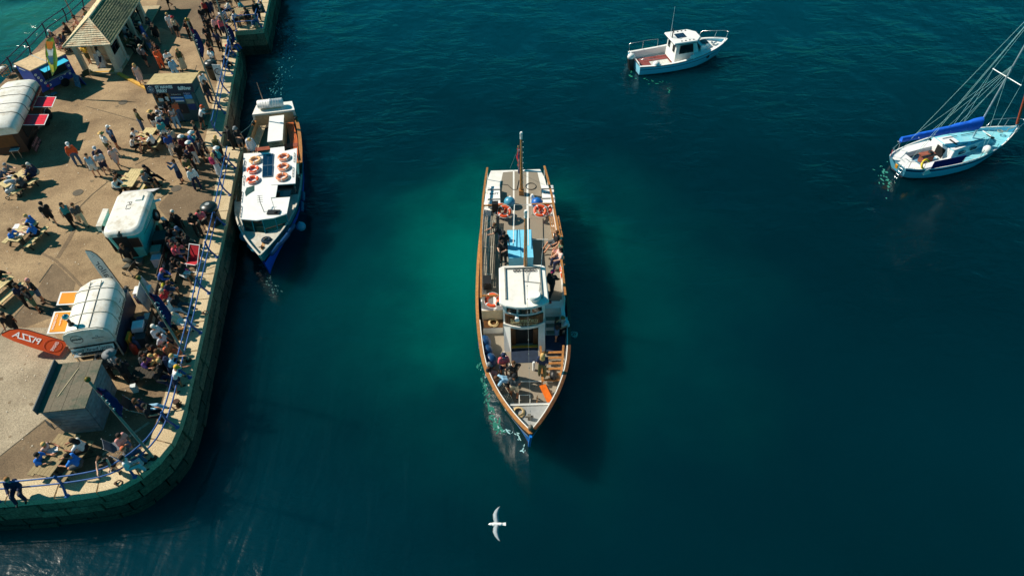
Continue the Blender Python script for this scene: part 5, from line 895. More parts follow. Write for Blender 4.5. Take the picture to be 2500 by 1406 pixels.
for s_ in (-1, 1): m = MB(); m.bar((s_ * 0.93, -0.1, 0.4), (s_ * 0.95, -0.05, 1.4), 0.05, 0.05); m.build('corner_post', M('alloy_trim', (170, 174, 172), rough=0.4, metal=0.5), pz)
for y in (1.2, 1.95): wheel(pz, (0.93, y, 0.3), 0.3, 0.18); wheel(pz, (-0.93, y, 0.3), 0.3, 0.18)
def flap(y0, y1, txt=False):
    zi, xo, zo = 1.58, -1.9, 1.72; m = MB(); m.slab([(xo, y0, zo), (-0.99, y0, zi), (-0.99, y1, zi), (xo, y1, zo)], 0.02); fo = m.build('side_flap', M_WTXT, pz)
    m = MB(); m.slab([(xo + 0.09, y0 + 0.08, zo + 0.012), (-1.02, y0 + 0.08, zi + 0.02), (-1.02, y1 - 0.08, zi + 0.02), (xo + 0.09, y1 - 0.08, zo + 0.012)], 0.015); m.build('orange_face', M_ORNG, fo)
    if txt:
        text('SMASHED PIZZA', 0.12, M_WTXT, fo, (xo + 0.2, (y0 + y1) / 2, zo + 0.028), (0, 1, 0), (-1, 0, 0.1), 0.95); text('wood fired', 0.1, M_WTXT, fo, (xo + 0.42, (y0 + y1) / 2, zo + 0.006), (0, 1, 0), (-1, 0, 0.1), 0.5)
flap(0.66, 2.0, True); flap(2.4, 3.25)
m = MB(); m.b2(-1.0, -0.985, 1.45, 2.1, 1.3, 1.75); m.build('orange_side_panel', M_ORNG, pz)
m = MB(); m.tube([(-0.55, 0.42, 2.2), (-0.55, 0.42, 2.75)], 0.07, 10); m.lathe([(0.1, 2.3), (0.13, 2.34), (0.09, 2.4)], 10, (-0.55, 0.42, 0)); fl2 = m.build('flue_pipe', M_BLACK, pz); m = MB(); m.ball((-0.55, 0.42, 2.82), 0.15, 12, 8); m.build('flue_cowl', M('polished_steel', (210, 208, 204), rough=0.15, metal=1.0), fl2)
for k in range(2):
    q = np.array([PO[0] + 1.2, PO[1] + 0.5 + 0.36 * k, QZ]); gb = MB(); gb.lathe([(0.14, 0), (0.15, 0.04), (0.15, 0.5), (0.08, 0.6), (0.05, 0.62), (0.05, 0.7)], 12); o = gb.build('gas_bottle', M('gas_bottle_%d' % k, ((180, 60, 40), (60, 90, 130))[k], rough=0.5), None, tuple(q)); tag(o, ('red', 'blue')[k] + ' gas bottle standing beside the pizza trailer wall', 'gas bottle')
# ===== turquoise trailer
TO = np.array([-19.62, 25.75, QZ]); TA = math.radians(7); tq = thing('turquoise_trailer', 'turquoise catering trailer with rounded white roof and open front door', 'food trailer', tuple(TO), TA); TL = Fr(TO, TA); TLn = 3.2
rng = [(0.28, 1.2, 0.0, 0.35), (0.45, 1.32, 0.0, 0.32), (1.9, 1.8, -0.08, 0.42)]
m = MB(); m.loft([[(x, y, z) for x, y in rrect(w, TLn - 2 * o, r, 5, 0, TLn / 2)] for z, w, o, r in rng], smooth=True); m.build('body', M_TURQ, tq)
m = MB(); m.loft([[(x, y, z) for x, y in rrect(w, l, r, 6, 0, TLn / 2)] for z, w, l, r in ((1.88, 1.86, TLn + 0.22, 0.45), (2.02, 1.84, TLn + 0.2, 0.45), (2.12, 1.72, TLn + 0.06, 0.42), (2.17, 1.5, TLn - 0.16, 0.36))], smooth=True); m.build('roof', M_VAN, tq)
text('PL3', 0.36, M_BTXT, tq, (-0.05, TLn * 0.62, 2.172), (0.05, -1, 0), (1, 0.05, 0), 0.62)
m = MB(); m.loft([[(-0.35, -0.025, 0.36), (0.22, -0.025, 0.36), (0.22, 0.2, 0.36), (-0.35, 0.2, 0.36)], [(-0.5, -0.115, 1.84), (0.2, -0.115, 1.84), (0.2, 0.05, 1.8), (-0.42, 0.05, 1.8)]]); m.build('doorway', M_SHADOWIN, tq)
m = MB(); m.slab([(0.22, -0.075, 1.02), (0.7, -0.075, 1.02), (0.74, -0.12, 1.72), (0.22, -0.12, 1.72)], 0.02); m.build('menu_board', M_BLACK, tq); m = MB(); [m.bar((0.24 + 0.0, -0.09, 1.1 + 0.62 * a_), (0.74, -0.09, 1.1 + 0.62 * a_), 0.02, 0.02) for a_ in (0, 1)]; m.bar((0.24, -0.08, 1.1), (0.24, -0.1, 1.72), 0.02, 0.02); m.bar((0.73, -0.08, 1.1), (0.76, -0.1, 1.72), 0.02, 0.02); m.build('board_frame', M('pale_timber', (190, 180, 160)), tq)
for k in range(7): m = MB(); m.b2(0.24, 0.66 + 0.01 * k, -0.03 - 0.012 * k, 0.0 - 0.012 * k, 0.4 + 0.098 * k, 0.485 + 0.098 * k); m.build('clad_board', M('light_turquoise_boards', (58, 172, 168), rough=0.6), tq)
m = MB(); m.loft([[(0.2, 2.3, 2.16), (0.6, 2.3, 2.16), (0.6, 2.75, 2.16), (0.2, 2.75, 2.16)], [(0.24, 2.34, 2.23), (0.56, 2.34, 2.23), (0.56, 2.71, 2.23), (0.24, 2.71, 2.23)]]); m.build('roof_vent', M_VAN, tq); m = MB(); m.tube([(0.0, -0.13, 1.88), (-0.04, -0.15, 2.1), (0.0, -0.05, 2.2)], 0.05, 6); m.lathe([(0.02, 0.14), (0.12, 0.02), (0.13, -0.03), (0.06, -0.08)], 10, (-0.05, -0.12, 2.02)); m.build('lamp_hood', M('dark_grey_metal', (60, 66, 68), rough=0.4, metal=0.5), tq)
def tqx(z): return np.interp(z, [0.28, 0.45, 1.9], [0.6, 0.66, 0.9])
R_ = Matrix.Rotation(math.pi / 2 - 0.16, 3, 'Y'); m = MB(); m.torus((0.86, 2.35, 1.1), 0.25, 0.09, 20, 8, R_); sw_ = m.build('spare_wheel', M_TYRE, tq); m = MB(); m.lathe([(0.04, -0.05), (0.17, -0.04), (0.17, 0.04), (0.04, 0.06)], 14, (0.87, 2.35, 1.1), R_); m.build('rim', M_RIM, sw_)
for k in range(6):
    y = 0.75 + 0.16 * k; z = 1.62 - 0.05 * math.sin(k / 5 * math.pi); x = tqx(z) + 0.015; m = MB(); m.slab([(x, y, z), (x, y + 0.1, z), (x - 0.03, y + 0.05, z - 0.14)], 0.004); m.build('pennant', M_WTXT, tq)
m = MB(); m.tube([(tqx(1.5) + 0.01, 0.4, 1.5), (tqx(1.2) + 0.01, 2.9, 1.2)], 0.012, 4); m.tube([(tqx(0.8) + 0.01, 0.3, 0.8), (tqx(0.8) + 0.01, 3.0, 0.8)], 0.012, 4); m.build('panel_seam', M('dark_turquoise', (12, 84, 92)), tq)
m = MB(); m.slab([(-1.45, 1.15, 1.45), (-0.85, 1.15, 1.35), (-0.85, 2.35, 1.35), (-1.45, 2.35, 1.45)], 0.03); m.build('side_counter', M_VAN, tq); m = MB(); m.loft([[(-1.45, 1.05, 1.42), (-1.62, 1.05, 1.42), (-1.62, 2.45, 1.42), (-1.45, 2.45, 1.42)], [(-1.35, 1.05, 1.75), (-1.62, 1.05, 1.78), (-1.62, 2.45, 1.78), (-1.35, 2.45, 1.75)]]); m.build('counter_guard', M_VAN, tq)
m = MB(); m.slab([(-0.85, TLn + 0.08, 1.95), (0.85, TLn + 0.08, 1.95), (0.98, TLn + 0.62, 1.72), (-0.95, TLn + 0.62, 1.72)], 0.03); m.build('rear_awning', M('grey_white_awning', (206, 200, 198), rough=0.6), tq)
m = MB(); m.box((0.98, TLn - 0.4, 1.7), (0.5, 0.14, 0.06), 0.3); m.build('side_lamp', M_WTXT, tq); m = MB(); m.box((0, -0.15, 0.12), (0.7, 0.4, 0.2)); m.build('door_step', M('grey_step', (120, 116, 108)), tq)
for y in (1.3, 2.1): wheel(tq, (0.6, y, 0.28), 0.28, 0.16); wheel(tq, (-0.6, y, 0.28), 0.28, 0.16)
# ===== cream wrap van with red flaps
VNO = np.array([-30.95, 37.6, QZ]); VNA = math.radians(12); vn = thing('cream_food_van', 'cream horsebox food van with two red awning flaps and black signs', 'food van', tuple(VNO), VNA); vw = 1.05
def vsect(y, wx=vw, top=2.55, z0=1.85):
    out = []
    for k in range(0, 9):
        a = math.pi * k / 8; c, s_ = math.cos(a), math.sin(a); out.append((wx * math.copysign(abs(c) ** 0.5, c), y, z0 + (top - z0) * (abs(s_) ** 0.55)))
    return out
m = MB(); m.loft([vsect(-2.75, 0.98, 2.3, 1.8), vsect(-2.5), vsect(-1), vsect(0.5), vsect(2.0), vsect(2.7, 1.02, 2.4, 1.8), vsect(2.95, 0.85, 2.15, 1.7)], smooth=True); m.build('roof_shell', M_VAN, vn)
for y in (-1.45, -0.4, 0.6, 1.6): m = MB(); m.tube(vsect(y, vw + 0.01, 2.56), 0.02, 5); m.build('roof_hoop', M_TRIM, vn)
m = MB(); m.b2(-1.0, 0.9, -2.6, 2.8, 0.4, 1.86); m.build('body', M('maroon_black_body', (44, 26, 26), rough=0.5), vn)
m = MB(); m.b2(0.9, 0.94, -1.9, 1.6, 0.95, 1.75); m.build('serving_opening', M_SHADOWIN, vn)
m = MB(); m.slab([(1.04, 0.0, 1.62), (1.12, 0.0, 1.95), (1.12, 2.6, 1.95), (1.04, 2.6, 1.62)], 0.03); sg = m.build('roof_sign', M('dark_red_sign', (120, 26, 30), rough=0.5), vn); text('London Road Grill', 0.26, M('cream_lettering', (226, 200, 180)), sg, (1.13, 1.3, 1.79), (0, 1, 0), (0.24, 0, 1), 2.2)
for y0, y1 in ((0.3, 1.55), (-1.75, -0.55)):
    m = MB(); m.slab([(0.98, y0, 1.72), (2.12, y0, 1.55), (2.12, y1, 1.55), (0.98, y1, 1.72)], 0.02); fo = m.build('awning_flap', M_WTXT, vn); m = MB(); m.slab([(1.0, y0 + 0.05, 1.74), (2.07, y0 + 0.05, 1.577), (2.07, y1 - 0.05, 1.577), (1.0, y1 - 0.05, 1.74)], 0.01); m.build('red_face', M('bright_red_vinyl', (226, 20, 50), rough=0.5), fo)
    m = MB(); m.tube([(0.95, y0 + 0.05, 1.0), (2.05, y0 + 0.05, 1.55)], 0.012, 4); m.build('flap_strut', M_STEEL, vn)
m = MB(); m.slab([(0.93, -0.4, 0.45), (0.93, 1.4, 0.45), (0.93, 1.4, 0.95), (0.93, -0.4, 0.95)][::-1], 0.02); m.build('side_panel', M('black_red_panel', (60, 24, 28), rough=0.5), vn); text('Yorkshire', 0.24, M('pink_lettering', (220, 150, 150)), vn, (0.965, 0.5, 0.8), (0, 1, 0), (0, 0, 1), 1.3); text('Pudding Wraps', 0.2, M('pink_lettering'), vn, (0.965, 0.5, 0.58), (0, 1, 0), (0, 0, 1), 1.5)
sgn = MB(); sgn.loft([[(1.2, -2.6, 0.25), (1.2, -1.3, 0.25), (1.23, -1.3, 0.25), (1.23, -2.6, 0.25)], [(1.12, -2.6, 0.75), (1.12, -1.3, 0.75), (1.15, -1.3, 0.75), (1.15, -2.6, 0.75)]]); sgn.build('hanging_sign', M('black_red_panel'), vn); text('Yorkshire', 0.24, M('pink_lettering'), vn, (1.18, -1.95, 0.62), (0, 1, 0), (-0.15, 0, 1), 1.1); text('pudding Wrap', 0.22, M('pink_lettering'), vn, (1.215, -1.95, 0.4), (0, 1, 0), (-0.15, 0, 1), 1.25)
for y in (1.0, 1.75): wheel(vn, (1.0, y, 0.33), 0.33, 0.2); wheel(vn, (-1.0, y, 0.33), 0.33, 0.2)
m = MB(); m.tube([(1.12, 0.6, 0.4)] + [(1.12, 1.38 + 0.8 * math.cos(a), 0.45 + 0.42 * math.sin(a)) for a in np.linspace(math.pi, 0, 9)], 0.025, 5); m.build('mudguard_trim', M('pale_trim', (170, 180, 180)), vn)
m = MB(); m.b2(-0.6, 0.55, -2.62, -2.58, 0.9, 1.8); m.build('end_hatch', M('brown_interior', (110, 66, 30), rough=0.7), vn)
tb = thing('serving_table', 'grey folding serving table with sauce bottles beside the cream van', 'table', tuple(P(58, 378, QZ)), math.radians(8)); m = MB(); m.box((0, 0, 0.74), (0.5, 1.35, 0.04)); m.build('table_top', M('pale_grey_top', (196, 196, 194), rough=0.4), tb)
for s_ in (-1, 1):
    for t_ in (-1, 1): m = MB(); m.tube([(s_ * 0.2, t_ * 0.6, 0), (s_ * 0.2, t_ * 0.6, 0.73)], 0.02, 5); m.build('leg', M_STEEL, tb)
pp = P(58, 378, QZ)
for k in range(6): m = MB(); m.lathe([(0.035, 0), (0.035, 0.14), (0.012, 0.18), (0.012, 0.22)], 8); o = m.build('sauce_bottle', M('bottle_' + str(k % 3), ((190, 30, 30), (220, 200, 80), (210, 210, 214))[k % 3], rough=0.3), None, (pp[0] - 0.2 + 0.11 * (k % 3), pp[1] + 0.35 + 0.12 * (k // 3), QZ + 0.76)); tag(o, ('red', 'yellow', 'white')[k % 3] + ' sauce bottle on the serving table by the cream van', 'bottle', 'sauce bottles')
bp_ = P(8, 352, QZ); pb = thing('planter', 'dark planter box with yellow green plants beside the cream van', 'planter', tuple(bp_), math.radians(12)); m = MB(); m.box((0.25, -0.4, 0.35), (1.0, 1.2, 0.7)); m.build('box', M('dark_slate_box', (60, 70, 74), rough=0.7), pb)
def leafball(root, c, r, n, mat, seed, s=0.09, name='foliage'):
    rn = random.Random(seed); m = MB()
    for _ in range(n):
        d = Vector((rn.gauss(0, 1), rn.gauss(0, 1), abs(rn.gauss(0, 0.8)))).normalized() * rn.uniform(0.4, 1) * r; q = Vector(c) + d; a = Vector((rn.gauss(0, 1), rn.gauss(0, 1), rn.gauss(0, 1))).normalized(); b = a.orthogonal().normalized(); w_ = s * rn.uniform(0.6, 1.3)
        m.add([q - a * w_, q + b * w_ * 0.4, q + a * w_, q - b * w_ * 0.4], [(0, 1, 2, 3)])
    o = m.build(name, mat, root); o['kind'] = 'stuff'; return o
leafball(pb, (0.25, 0.0, 0.75), 0.35, 130, M('yellow_green_leaf', (150, 160, 40), rough=0.7, var=0.4), 3); leafball(pb, (0.15, -0.7, 0.72), 0.3, 90, M('green_leaf', (70, 110, 40), rough=0.7, var=0.4), 4)
# ===== blue drinks trailer
BLO = np.array([-31.95, 43.75, QZ]); BLA = math.radians(-32); bt = thing('blue_drinks_trailer', 'deep blue catering trailer with raised sky blue flap and white round badges', 'food trailer', tuple(BLO), BLA)
m = MB(); m.b2(-0.9, 0.9, -1.3, 1.3, 0.35, 1.95); m.build('body', M_BLUET, bt); m = MB(); m.b2(-0.93, 0.93, -1.33, 1.33, 1.95, 2.02); m.build('roof', M('tan_roof', (206, 176, 132), rough=0.7, dirt=(130, 110, 80), dirt_amt=0.6), bt); m = MB(); m.b2(-0.93, -0.9 + 1.83, -0.05, 0.0, 2.02, 2.05); m.build('roof_joint', M('pale_trim'), bt)
m = MB(); m.b2(0.88, 0.915, -0.75, 0.95, 1.0, 1.75); m.build('hatch_opening', M_SHADOWIN, bt); m = MB(); m.slab([(0.92, -0.8, 1.85), (1.55, -0.8, 1.78), (1.55, 1.0, 1.78), (0.92, 1.0, 1.85)], 0.03); m.build('sky_blue_flap', M_LBL, bt); m = MB(); m.b2(0.9, 1.15, -0.8, 1.0, 0.95, 1.0); m.build('counter', M('grey_counter', (140, 146, 150), rough=0.4), bt)
rn = random.Random(5)
for k, (y, z) in enumerate(((-1.15, 1.6), (-1.08, 1.36), (-1.0, 1.12), (-0.85, 0.85), (-0.6, 0.95), (-0.62, 0.6), (0.6, 0.85), (0.95, 0.7), (1.12, 1.2), (1.1, 1.55))):
    m = MB(); m.lathe([(0.0, 0.0), (0.085, 0), (0.085, 0.008)], 14, (0.902, y, z), Matrix.Rotation(math.pi / 2, 3, 'Y')); bo = m.build('round_badge', M_WTXT, bt); m = MB(); m.slab([(0.914, y - 0.03, z - 0.03), (0.914, y + 0.03, z - 0.02), (0.914, y + 0.01, z + 0.04)], 0.003); m.build('badge_print', M_BTXT, bo)
m = MB()
for k in range(9): a = k * 0.7; m.bar((0.91, 0.25 + 0.14 * math.cos(a), 0.68 + 0.12 * math.sin(a)), (0.91, 0.25 + 0.14 * math.cos(a + 1.8), 0.68 + 0.12 * math.sin(a + 1.8)), 0.02, 0.012)
m.build('painted_emblem', M('pale_blue_print', (170, 200, 226)), bt); m = MB(); m.bar((-0.6, -1.31, 1.75), (0.1, -1.31, 1.75), 0.02, 0.05); m.build('end_handrail', M('pale_trim'), bt); wheel(bt, (0.86, 0.35, 0.3), 0.3, 0.18); wheel(bt, (-0.86, 0.35, 0.3), 0.3, 0.18); m = MB(); m.b2(-0.3, 0.3, -1.9, -1.3, 0.3, 0.38); m.build('drawbar', M_BLACK, bt)
m = MB(); m.b2(0.95, 1.25, -1.3, -0.6, 0.05, 0.1); m.build('tray_step', M('teal_tray', (60, 130, 150)), bt)
bl = P(198, 209, QZ); sb2 = thing('patterned_sandwich_board', 'blue patterned sandwich board standing beside the deep blue trailer', 'sign board', tuple(bl), math.radians(-30)); m = MB(); m.slab([(-0.3, -0.22, 0), (0.3, -0.22, 0), (0.3, 0, 0.85), (-0.3, 0, 0.85)], 0.03); m.build('front_board', M('blue_pattern_board', (30, 110, 160), rough=0.5, var=0.2, scale=9, dirt=(190, 210, 220), dirt_amt=0.8, dirt_scale=11), sb2); m = MB(); m.slab([(-0.3, 0.22, 0), (0.3, 0.22, 0), (0.3, 0.02, 0.85), (-0.3, 0.02, 0.85)], 0.03); m.build('rear_board', M_BLUET, sb2)
lf = P(105, 228, QZ); gp = thing('toy_display', 'heap of colourful green pink and blue inflatables beside the trailers', 'display', tuple(lf)); rn = random.Random(8)
for k in range(14): c_ = ((40, 180, 120), (220, 50, 90), (60, 150, 210), (240, 240, 240), (30, 120, 190))[k % 5]; m = MB(); m.ball((rn.uniform(-0.5, 0.7), rn.uniform(-0.25, 0.6), rn.uniform(0.1, 0.9)), (rn.uniform(0.08, 0.2), rn.uniform(0.08, 0.16), rn.uniform(0.06, 0.14)), 8, 5); m.build('inflatable', M('toy_%d' % (k % 5), c_, rough=0.35), gp)
# ===== ferry ticket kiosk
KO = np.array([-21.3, 38.85, QZ]); KA = math.radians(1.5); ki = thing('ferry_kiosk', 'navy ferry ticket kiosk with sloping felt roof and white lettered sign', 'kiosk', tuple(KO), KA); kw = 2.5
m = MB(); m.loft([[(-kw / 2, 0, 0), (kw / 2, 0, 0), (kw / 2, 1.5, 0), (-kw / 2, 1.5, 0)], [(-kw / 2, 0, 2.58), (kw / 2, 0, 2.58), (kw / 2, 1.5, 2.48), (-kw / 2, 1.5, 2.48)]]); m.build('wall', M('teal_grey_wall', (48, 84, 88), rough=0.7, var=0.15), ki)
m = MB(); m.loft([[(-1.42, 0.05, 2.64), (1.42, 0.05, 2.64), (1.42, 0.05, 2.7), (-1.42, 0.05, 2.7)], [(-1.42, 1.62, 2.5), (1.42, 1.62, 2.5), (1.42, 1.62, 2.56), (-1.42, 1.62, 2.56)]]); m.build('roof', M('tan_roof_felt', (186, 166, 120), rough=0.95, var=0.12, scale=10, dirt=(120, 104, 72), dirt_amt=0.7, dirt_scale=3), ki)
m = MB(); m.slab([(-1.48, -0.12, 2.18), (1.48, -0.12, 2.18), (1.48, -0.02, 2.74), (-1.48, -0.02, 2.74)], 0.05); sg = m.build('fascia_sign', M_SIGN, ki)
for w_, x_, z_, wd_ in (('ST MAWES', -0.3, 2.57, 1.08), ('FERRY', -0.5, 2.33, 0.68), ('falRiver', 0.95, 2.47, 0.82)):
    text(w_, 0.25 if w_ != 'falRiver' else 0.32, M_WTXT, sg, (x_, -0.12 + (z_ - 2.18) * 0.18 - 0.062, z_), (1, 0, 0), (0, 0.18, 1), wd_, bold=0.012)
m = MB(); m.torus((-1.15, -0.135, 2.46), 0.19, 0.012, 20, 4, Matrix.Rotation(1.4, 3, 'X')); m.torus((-1.15, -0.135, 2.46), 0.11, 0.02, 14, 4, Matrix.Rotation(1.4, 3, 'X')); m.ball((-1.15, -0.15, 2.46), (0.07, 0.02, 0.05), 8, 5); m.build('round_emblem', M('emblem_white', (200, 200, 214)), sg)
def kpan(x0, x1, z0, z1, mat, name='poster', d=0.02): m = MB(); m.b2(x0, x1, -d, -0.003, z0, z1); return m.build(name, mat, ki)
kpan(-1.15, -0.25, 1.45, 2.11, M_GLASS, 'ticket_window', 0.015); kpan(-0.2, 0.6, 1.87, 2.11, M_SIGN); kpan(-0.2, 0.6, 1.47, 1.83, M('poster_blue', (40, 110, 190))); kpan(-0.1, 0.55, 1.48, 1.55, M_WTXT, 'poster_strip', 0.026); kpan(-0.2, 0.6, 1.73, 1.77, M_WTXT, 'poster_strip', 0.026); kpan(0.68, 1.15, 1.95, 2.11, M('poster_royal', (24, 50, 130))); kpan(0.68, 1.15, 1.65, 1.93, M('poster_sky', (70, 150, 220))); kpan(0.68, 1.15, 1.30, 1.63, M('poster_photo', (150, 150, 130), dirt=(60, 90, 60), dirt_amt=0.8, dirt_scale=5)); kpan(0.68, 1.15, 0.85, 1.28, M('poster_deep', (20, 60, 120))); kpan(-1.1, 0.6, 0.60, 1.30, M('dark_board', (22, 34, 44)))
kpan(-1.0, -0.7, 1.53, 1.75, M('poster_pale', (200, 206, 206)), 'paper_notice', 0.03); kpan(-0.55, -0.35, 1.55, 1.85, M('poster_pale'), 'paper_notice', 0.03)
text('St Mawes Ferry', 0.12, M_WTXT, ki, (0.22, -0.026, 1.99), (1, 0, 0), (0, 0, 1), 0.62); text('St Mawes', 0.1, M_WTXT, ki, (0.91, -0.026, 2.05), (1, 0, 0), (0, 0, 1), 0.4); text('Ferry', 0.08, M_WTXT, ki, (0.91, -0.026, 1.97), (1, 0, 0), (0, 0, 1)); text('ST MAWES FERRY', 0.12, M_WTXT, ki, (-0.5, -0.026, 1.21), (1, 0, 0), (0, 0, 1), 0.9); m = MB(); m.b2(-1.22, -0.2, -0.12, 0, 1.1, 1.15); m.build('counter_shelf', M('grey_counter'), ki)
m = MB(); m.b2(1.26, 1.3, 0.3, 1.2, 0.05, 1.85); m.build('side_door', M('teal_door', (40, 104, 104), rough=0.6), ki)
# ===== stone shelter with tiled hipped roof
SHO = np.array([-29.15, 45.35, QZ]); SHA = math.radians(4); sh = thing('harbour_shelter', 'white columned shelter with old hipped slate roof and orange lichen', 'shelter', tuple(SHO), SHA); M_LIME = M('limewashed_stone', (214, 204, 182), rough=0.85, var=0.08, dirt=(170, 158, 132), dirt_amt=0.5); EZ, RZ, RW, RL = 2.25, 3.35, 1.62, 10.5
for x, y in ((-1.1, 0.0), (1.1, 0.0), (1.1, 1.75), (-1.1, 1.75), (1.1, 4.6), (1.1, 7.2)):
    m = MB(); m.box((x, y, EZ / 2), (0.3, 0.3, EZ)); m.box((x, y, 0.12), (0.42, 0.42, 0.24)); m.build('column', M_LIME, sh)
m = MB(); m.b2(-1.05, 1.05, 1.72, 1.86, 0, EZ); cw = m.build('cross_wall', M_LIME, sh)
for x0, x1 in ((-0.6, 0.0), (0.2, 0.8)): m = MB(); m.b2(x0, x1, 1.69, 1.715, 1.35, 2.1); wi = m.build('window', M_GLASS, sh); m = MB(); m.b2((x0 + x1) / 2 - 0.02, (x0 + x1) / 2 + 0.02, 1.675, 1.69, 1.35, 2.1); m.b2(x0, x1, 1.676, 1.689, 1.7, 1.74); m.build('glazing_bar', M_NAVY, wi); m = MB(); m.b2(x0 - 0.05, x1 + 0.05, 1.66, 1.72, 1.28, 1.35); m.build('window_sill', M_LIME, wi)
m = MB(); m.b2(1.02, 1.18, 0.15, 1.6, 0, 0.0 + EZ); m.build('side_wall', M_LIME, sh) if False else None
for y0, y1 in ((1.95, 4.4),):
    m = MB(); m.b2(-1.15, -1.0, y0, RL - 1, 0, EZ); m.build('back_wall', M_LIME, sh)
m = MB(); m.b2(-0.95, -0.45, 2.0, RL - 1, 0, 0.45); m.build('inner_bench', M_TEAKD, sh)
m = MB(); m.b2(1.04, 1.16, 0.16, 1.6, 0.0, 1.1); sw = m.build('side_wall', M_LIME, sh); m = MB(); m.b2(1.05, 1.15, 0.16, 1.6, 1.1, 2.1); wi = m.build('window', M_GLASS, sh); m = MB(); m.b2(1.02, 1.18, 0.85, 0.91, 1.1, 2.1); m.b2(1.025, 1.175, 0.16, 1.6, 1.58, 1.63); m.build('glazing_bar', M_NAVY, wi)
for k in range(3): m = MB(); m.bar((1.1, 4.8 + 0.7 * k, 1.2), (1.1, 4.8 + 0.7 * k, 2.1), 0.04, 0.04); m.bar((1.1, 4.7, 1.3 + 0.35 * k), (1.1, 7.0, 1.3 + 0.35 * k), 0.035, 0.035); m.build('lattice_bar', M_NAVY, sh)
m = MB(); m.b2(-1.3, 1.3, -0.25, RL, -0.02, 0.1); m.build('plinth', M('plinth_stone', (176, 160, 128), rough=0.9), sh)
m = MB(); m.box((0, -0.05, 0.02), (2.4, 0.16, 0.18)); m.build('yellow_edge', M('yellow_kerb_paint'), sh)
# roof deck and tiles
y0, y1, ry0 = -0.42, RL + 0.2, 1.45
m = MB(); e = [(-RW, y0, EZ), (RW, y0, EZ), (RW, y1, EZ), (-RW, y1, EZ)]; r0, r1 = (0, ry0, RZ), (0, y1, RZ)
m.add(e + [r0, r1], [(0, 1, 4), (1, 2, 5, 4), (3, 0, 4, 5), (2, 3, 5), (3, 2, 1, 0)]); m.build('roof_deck', M_DARK, sh); m = MB(); [m.tube([a, b], 0.05, 5) for a, b in ((e[0], e[1]), (e[1], e[2]), (e[0], e[3]))]; m.build('gutter', M_LIME, sh)
def tiles(a, b, c, d, rows, mat, seed, wid=0.2):
    """courses of slates on a slope: eave a-b, ridge d-c"""
    a, b, c, d = map(Vector, (a, b, c, d)); nrm = (b - a).cross(d - a).normalized(); rn = random.Random(seed); m = MB()
    for i in range(rows):
        t0, t1 = i / rows, min((i + 1.12) / rows, 1); p, q = a.lerp(d, t0), b.lerp(c, t0); p1, q1 = a.lerp(d, t1), b.lerp(c, t1); n = max(1, int((q - p).length / wid)); o = 0.5 if i % 2 else 0
        for j in range(n + 1):
            s0, s1 = max((j - o) / n, 0), min((j + 1 - o) / n, 1)
            if s1 - s0 < 0.1 / n: continue
            s1 -= 0.04 / n; h0 = nrm * (0.05 + rn.uniform(0, 0.018)); h1 = nrm * 0.02
            m.add([p.lerp(q, s0) + h0, p.lerp(q, s1) + h0, p1.lerp(q1, s1) + h1, p1.lerp(q1, s0) + h1, p.lerp(q, s0), p.lerp(q, s1)], [(0, 1, 2, 3), (4, 5, 1, 0)])
    o = m.build('roof_slates', mat, sh); o['kind'] = 'stuff'
tiles(e[0], e[1], r0, r0, 13, M('sunlit_lichen_slate', (214, 200, 168), rough=0.9, var=0.3, scale=12, dirt=(168, 92, 20), dirt_amt=1.0, dirt_scale=1.1), 1); tiles(e[1], e[2], r1, r0, 13, M('shaded_mossy_slate', (122, 124, 92), rough=0.9, var=0.4, scale=6, dirt=(40, 62, 56), dirt_amt=0.9, dirt_scale=0.9), 2); tiles(e[3], e[0], r0, r1, 13, M('sunlit_slate', (222, 200, 160), rough=0.9, var=0.12), 3)  # slopes of one slate painted lit and shaded; lichen and moss are own colour
m = MB(); m.tube([r0, r1], 0.09, 6); m.build('ridge', M('sunlit_lichen_slate'), sh); m = MB(); m.tube([Vector(e[0]) + Vector((0, 0, 0.05)), Vector(r0) + Vector((0, 0, 0.03))], 0.06, 5); m.build('hip_cap', M('sunlit_slate'), sh); m = MB(); m.tube([Vector(e[1]) + Vector((0, 0, 0.05)), Vector(r0) + Vector((0, 0, 0.03))], 0.05, 5); m.build('hip_cap', M('sunlit_lichen_slate'), sh)
for (x, y, lab, c_) in ((253, 165, 'white and blue sandwich board under the shelter roof', (200, 206, 214)), (288, 160, 'dark framed leaning board at the shelter column', (40, 60, 80))):
    q = P(x, y, QZ); s2 = thing('sandwich_board', lab, 'sign board', tuple(q), 0.15); m = MB(); m.slab([(-0.28, -0.25, 0.1), (0.28, -0.25, 0.1), (0.28, 0, 1.05), (-0.28, 0, 1.05)], 0.03); m.build('front_board', M('board_%d' % x, c_, rough=0.5, dirt=(60, 110, 160), dirt_amt=0.8, dirt_scale=5), s2); m = MB(); m.slab([(-0.28, 0.22, 0.1), (0.28, 0.22, 0.1), (0.28, 0.02, 1.05), (-0.28, 0.02, 1.05)], 0.03); m.build('rear_board', M('board_%d' % x), s2)
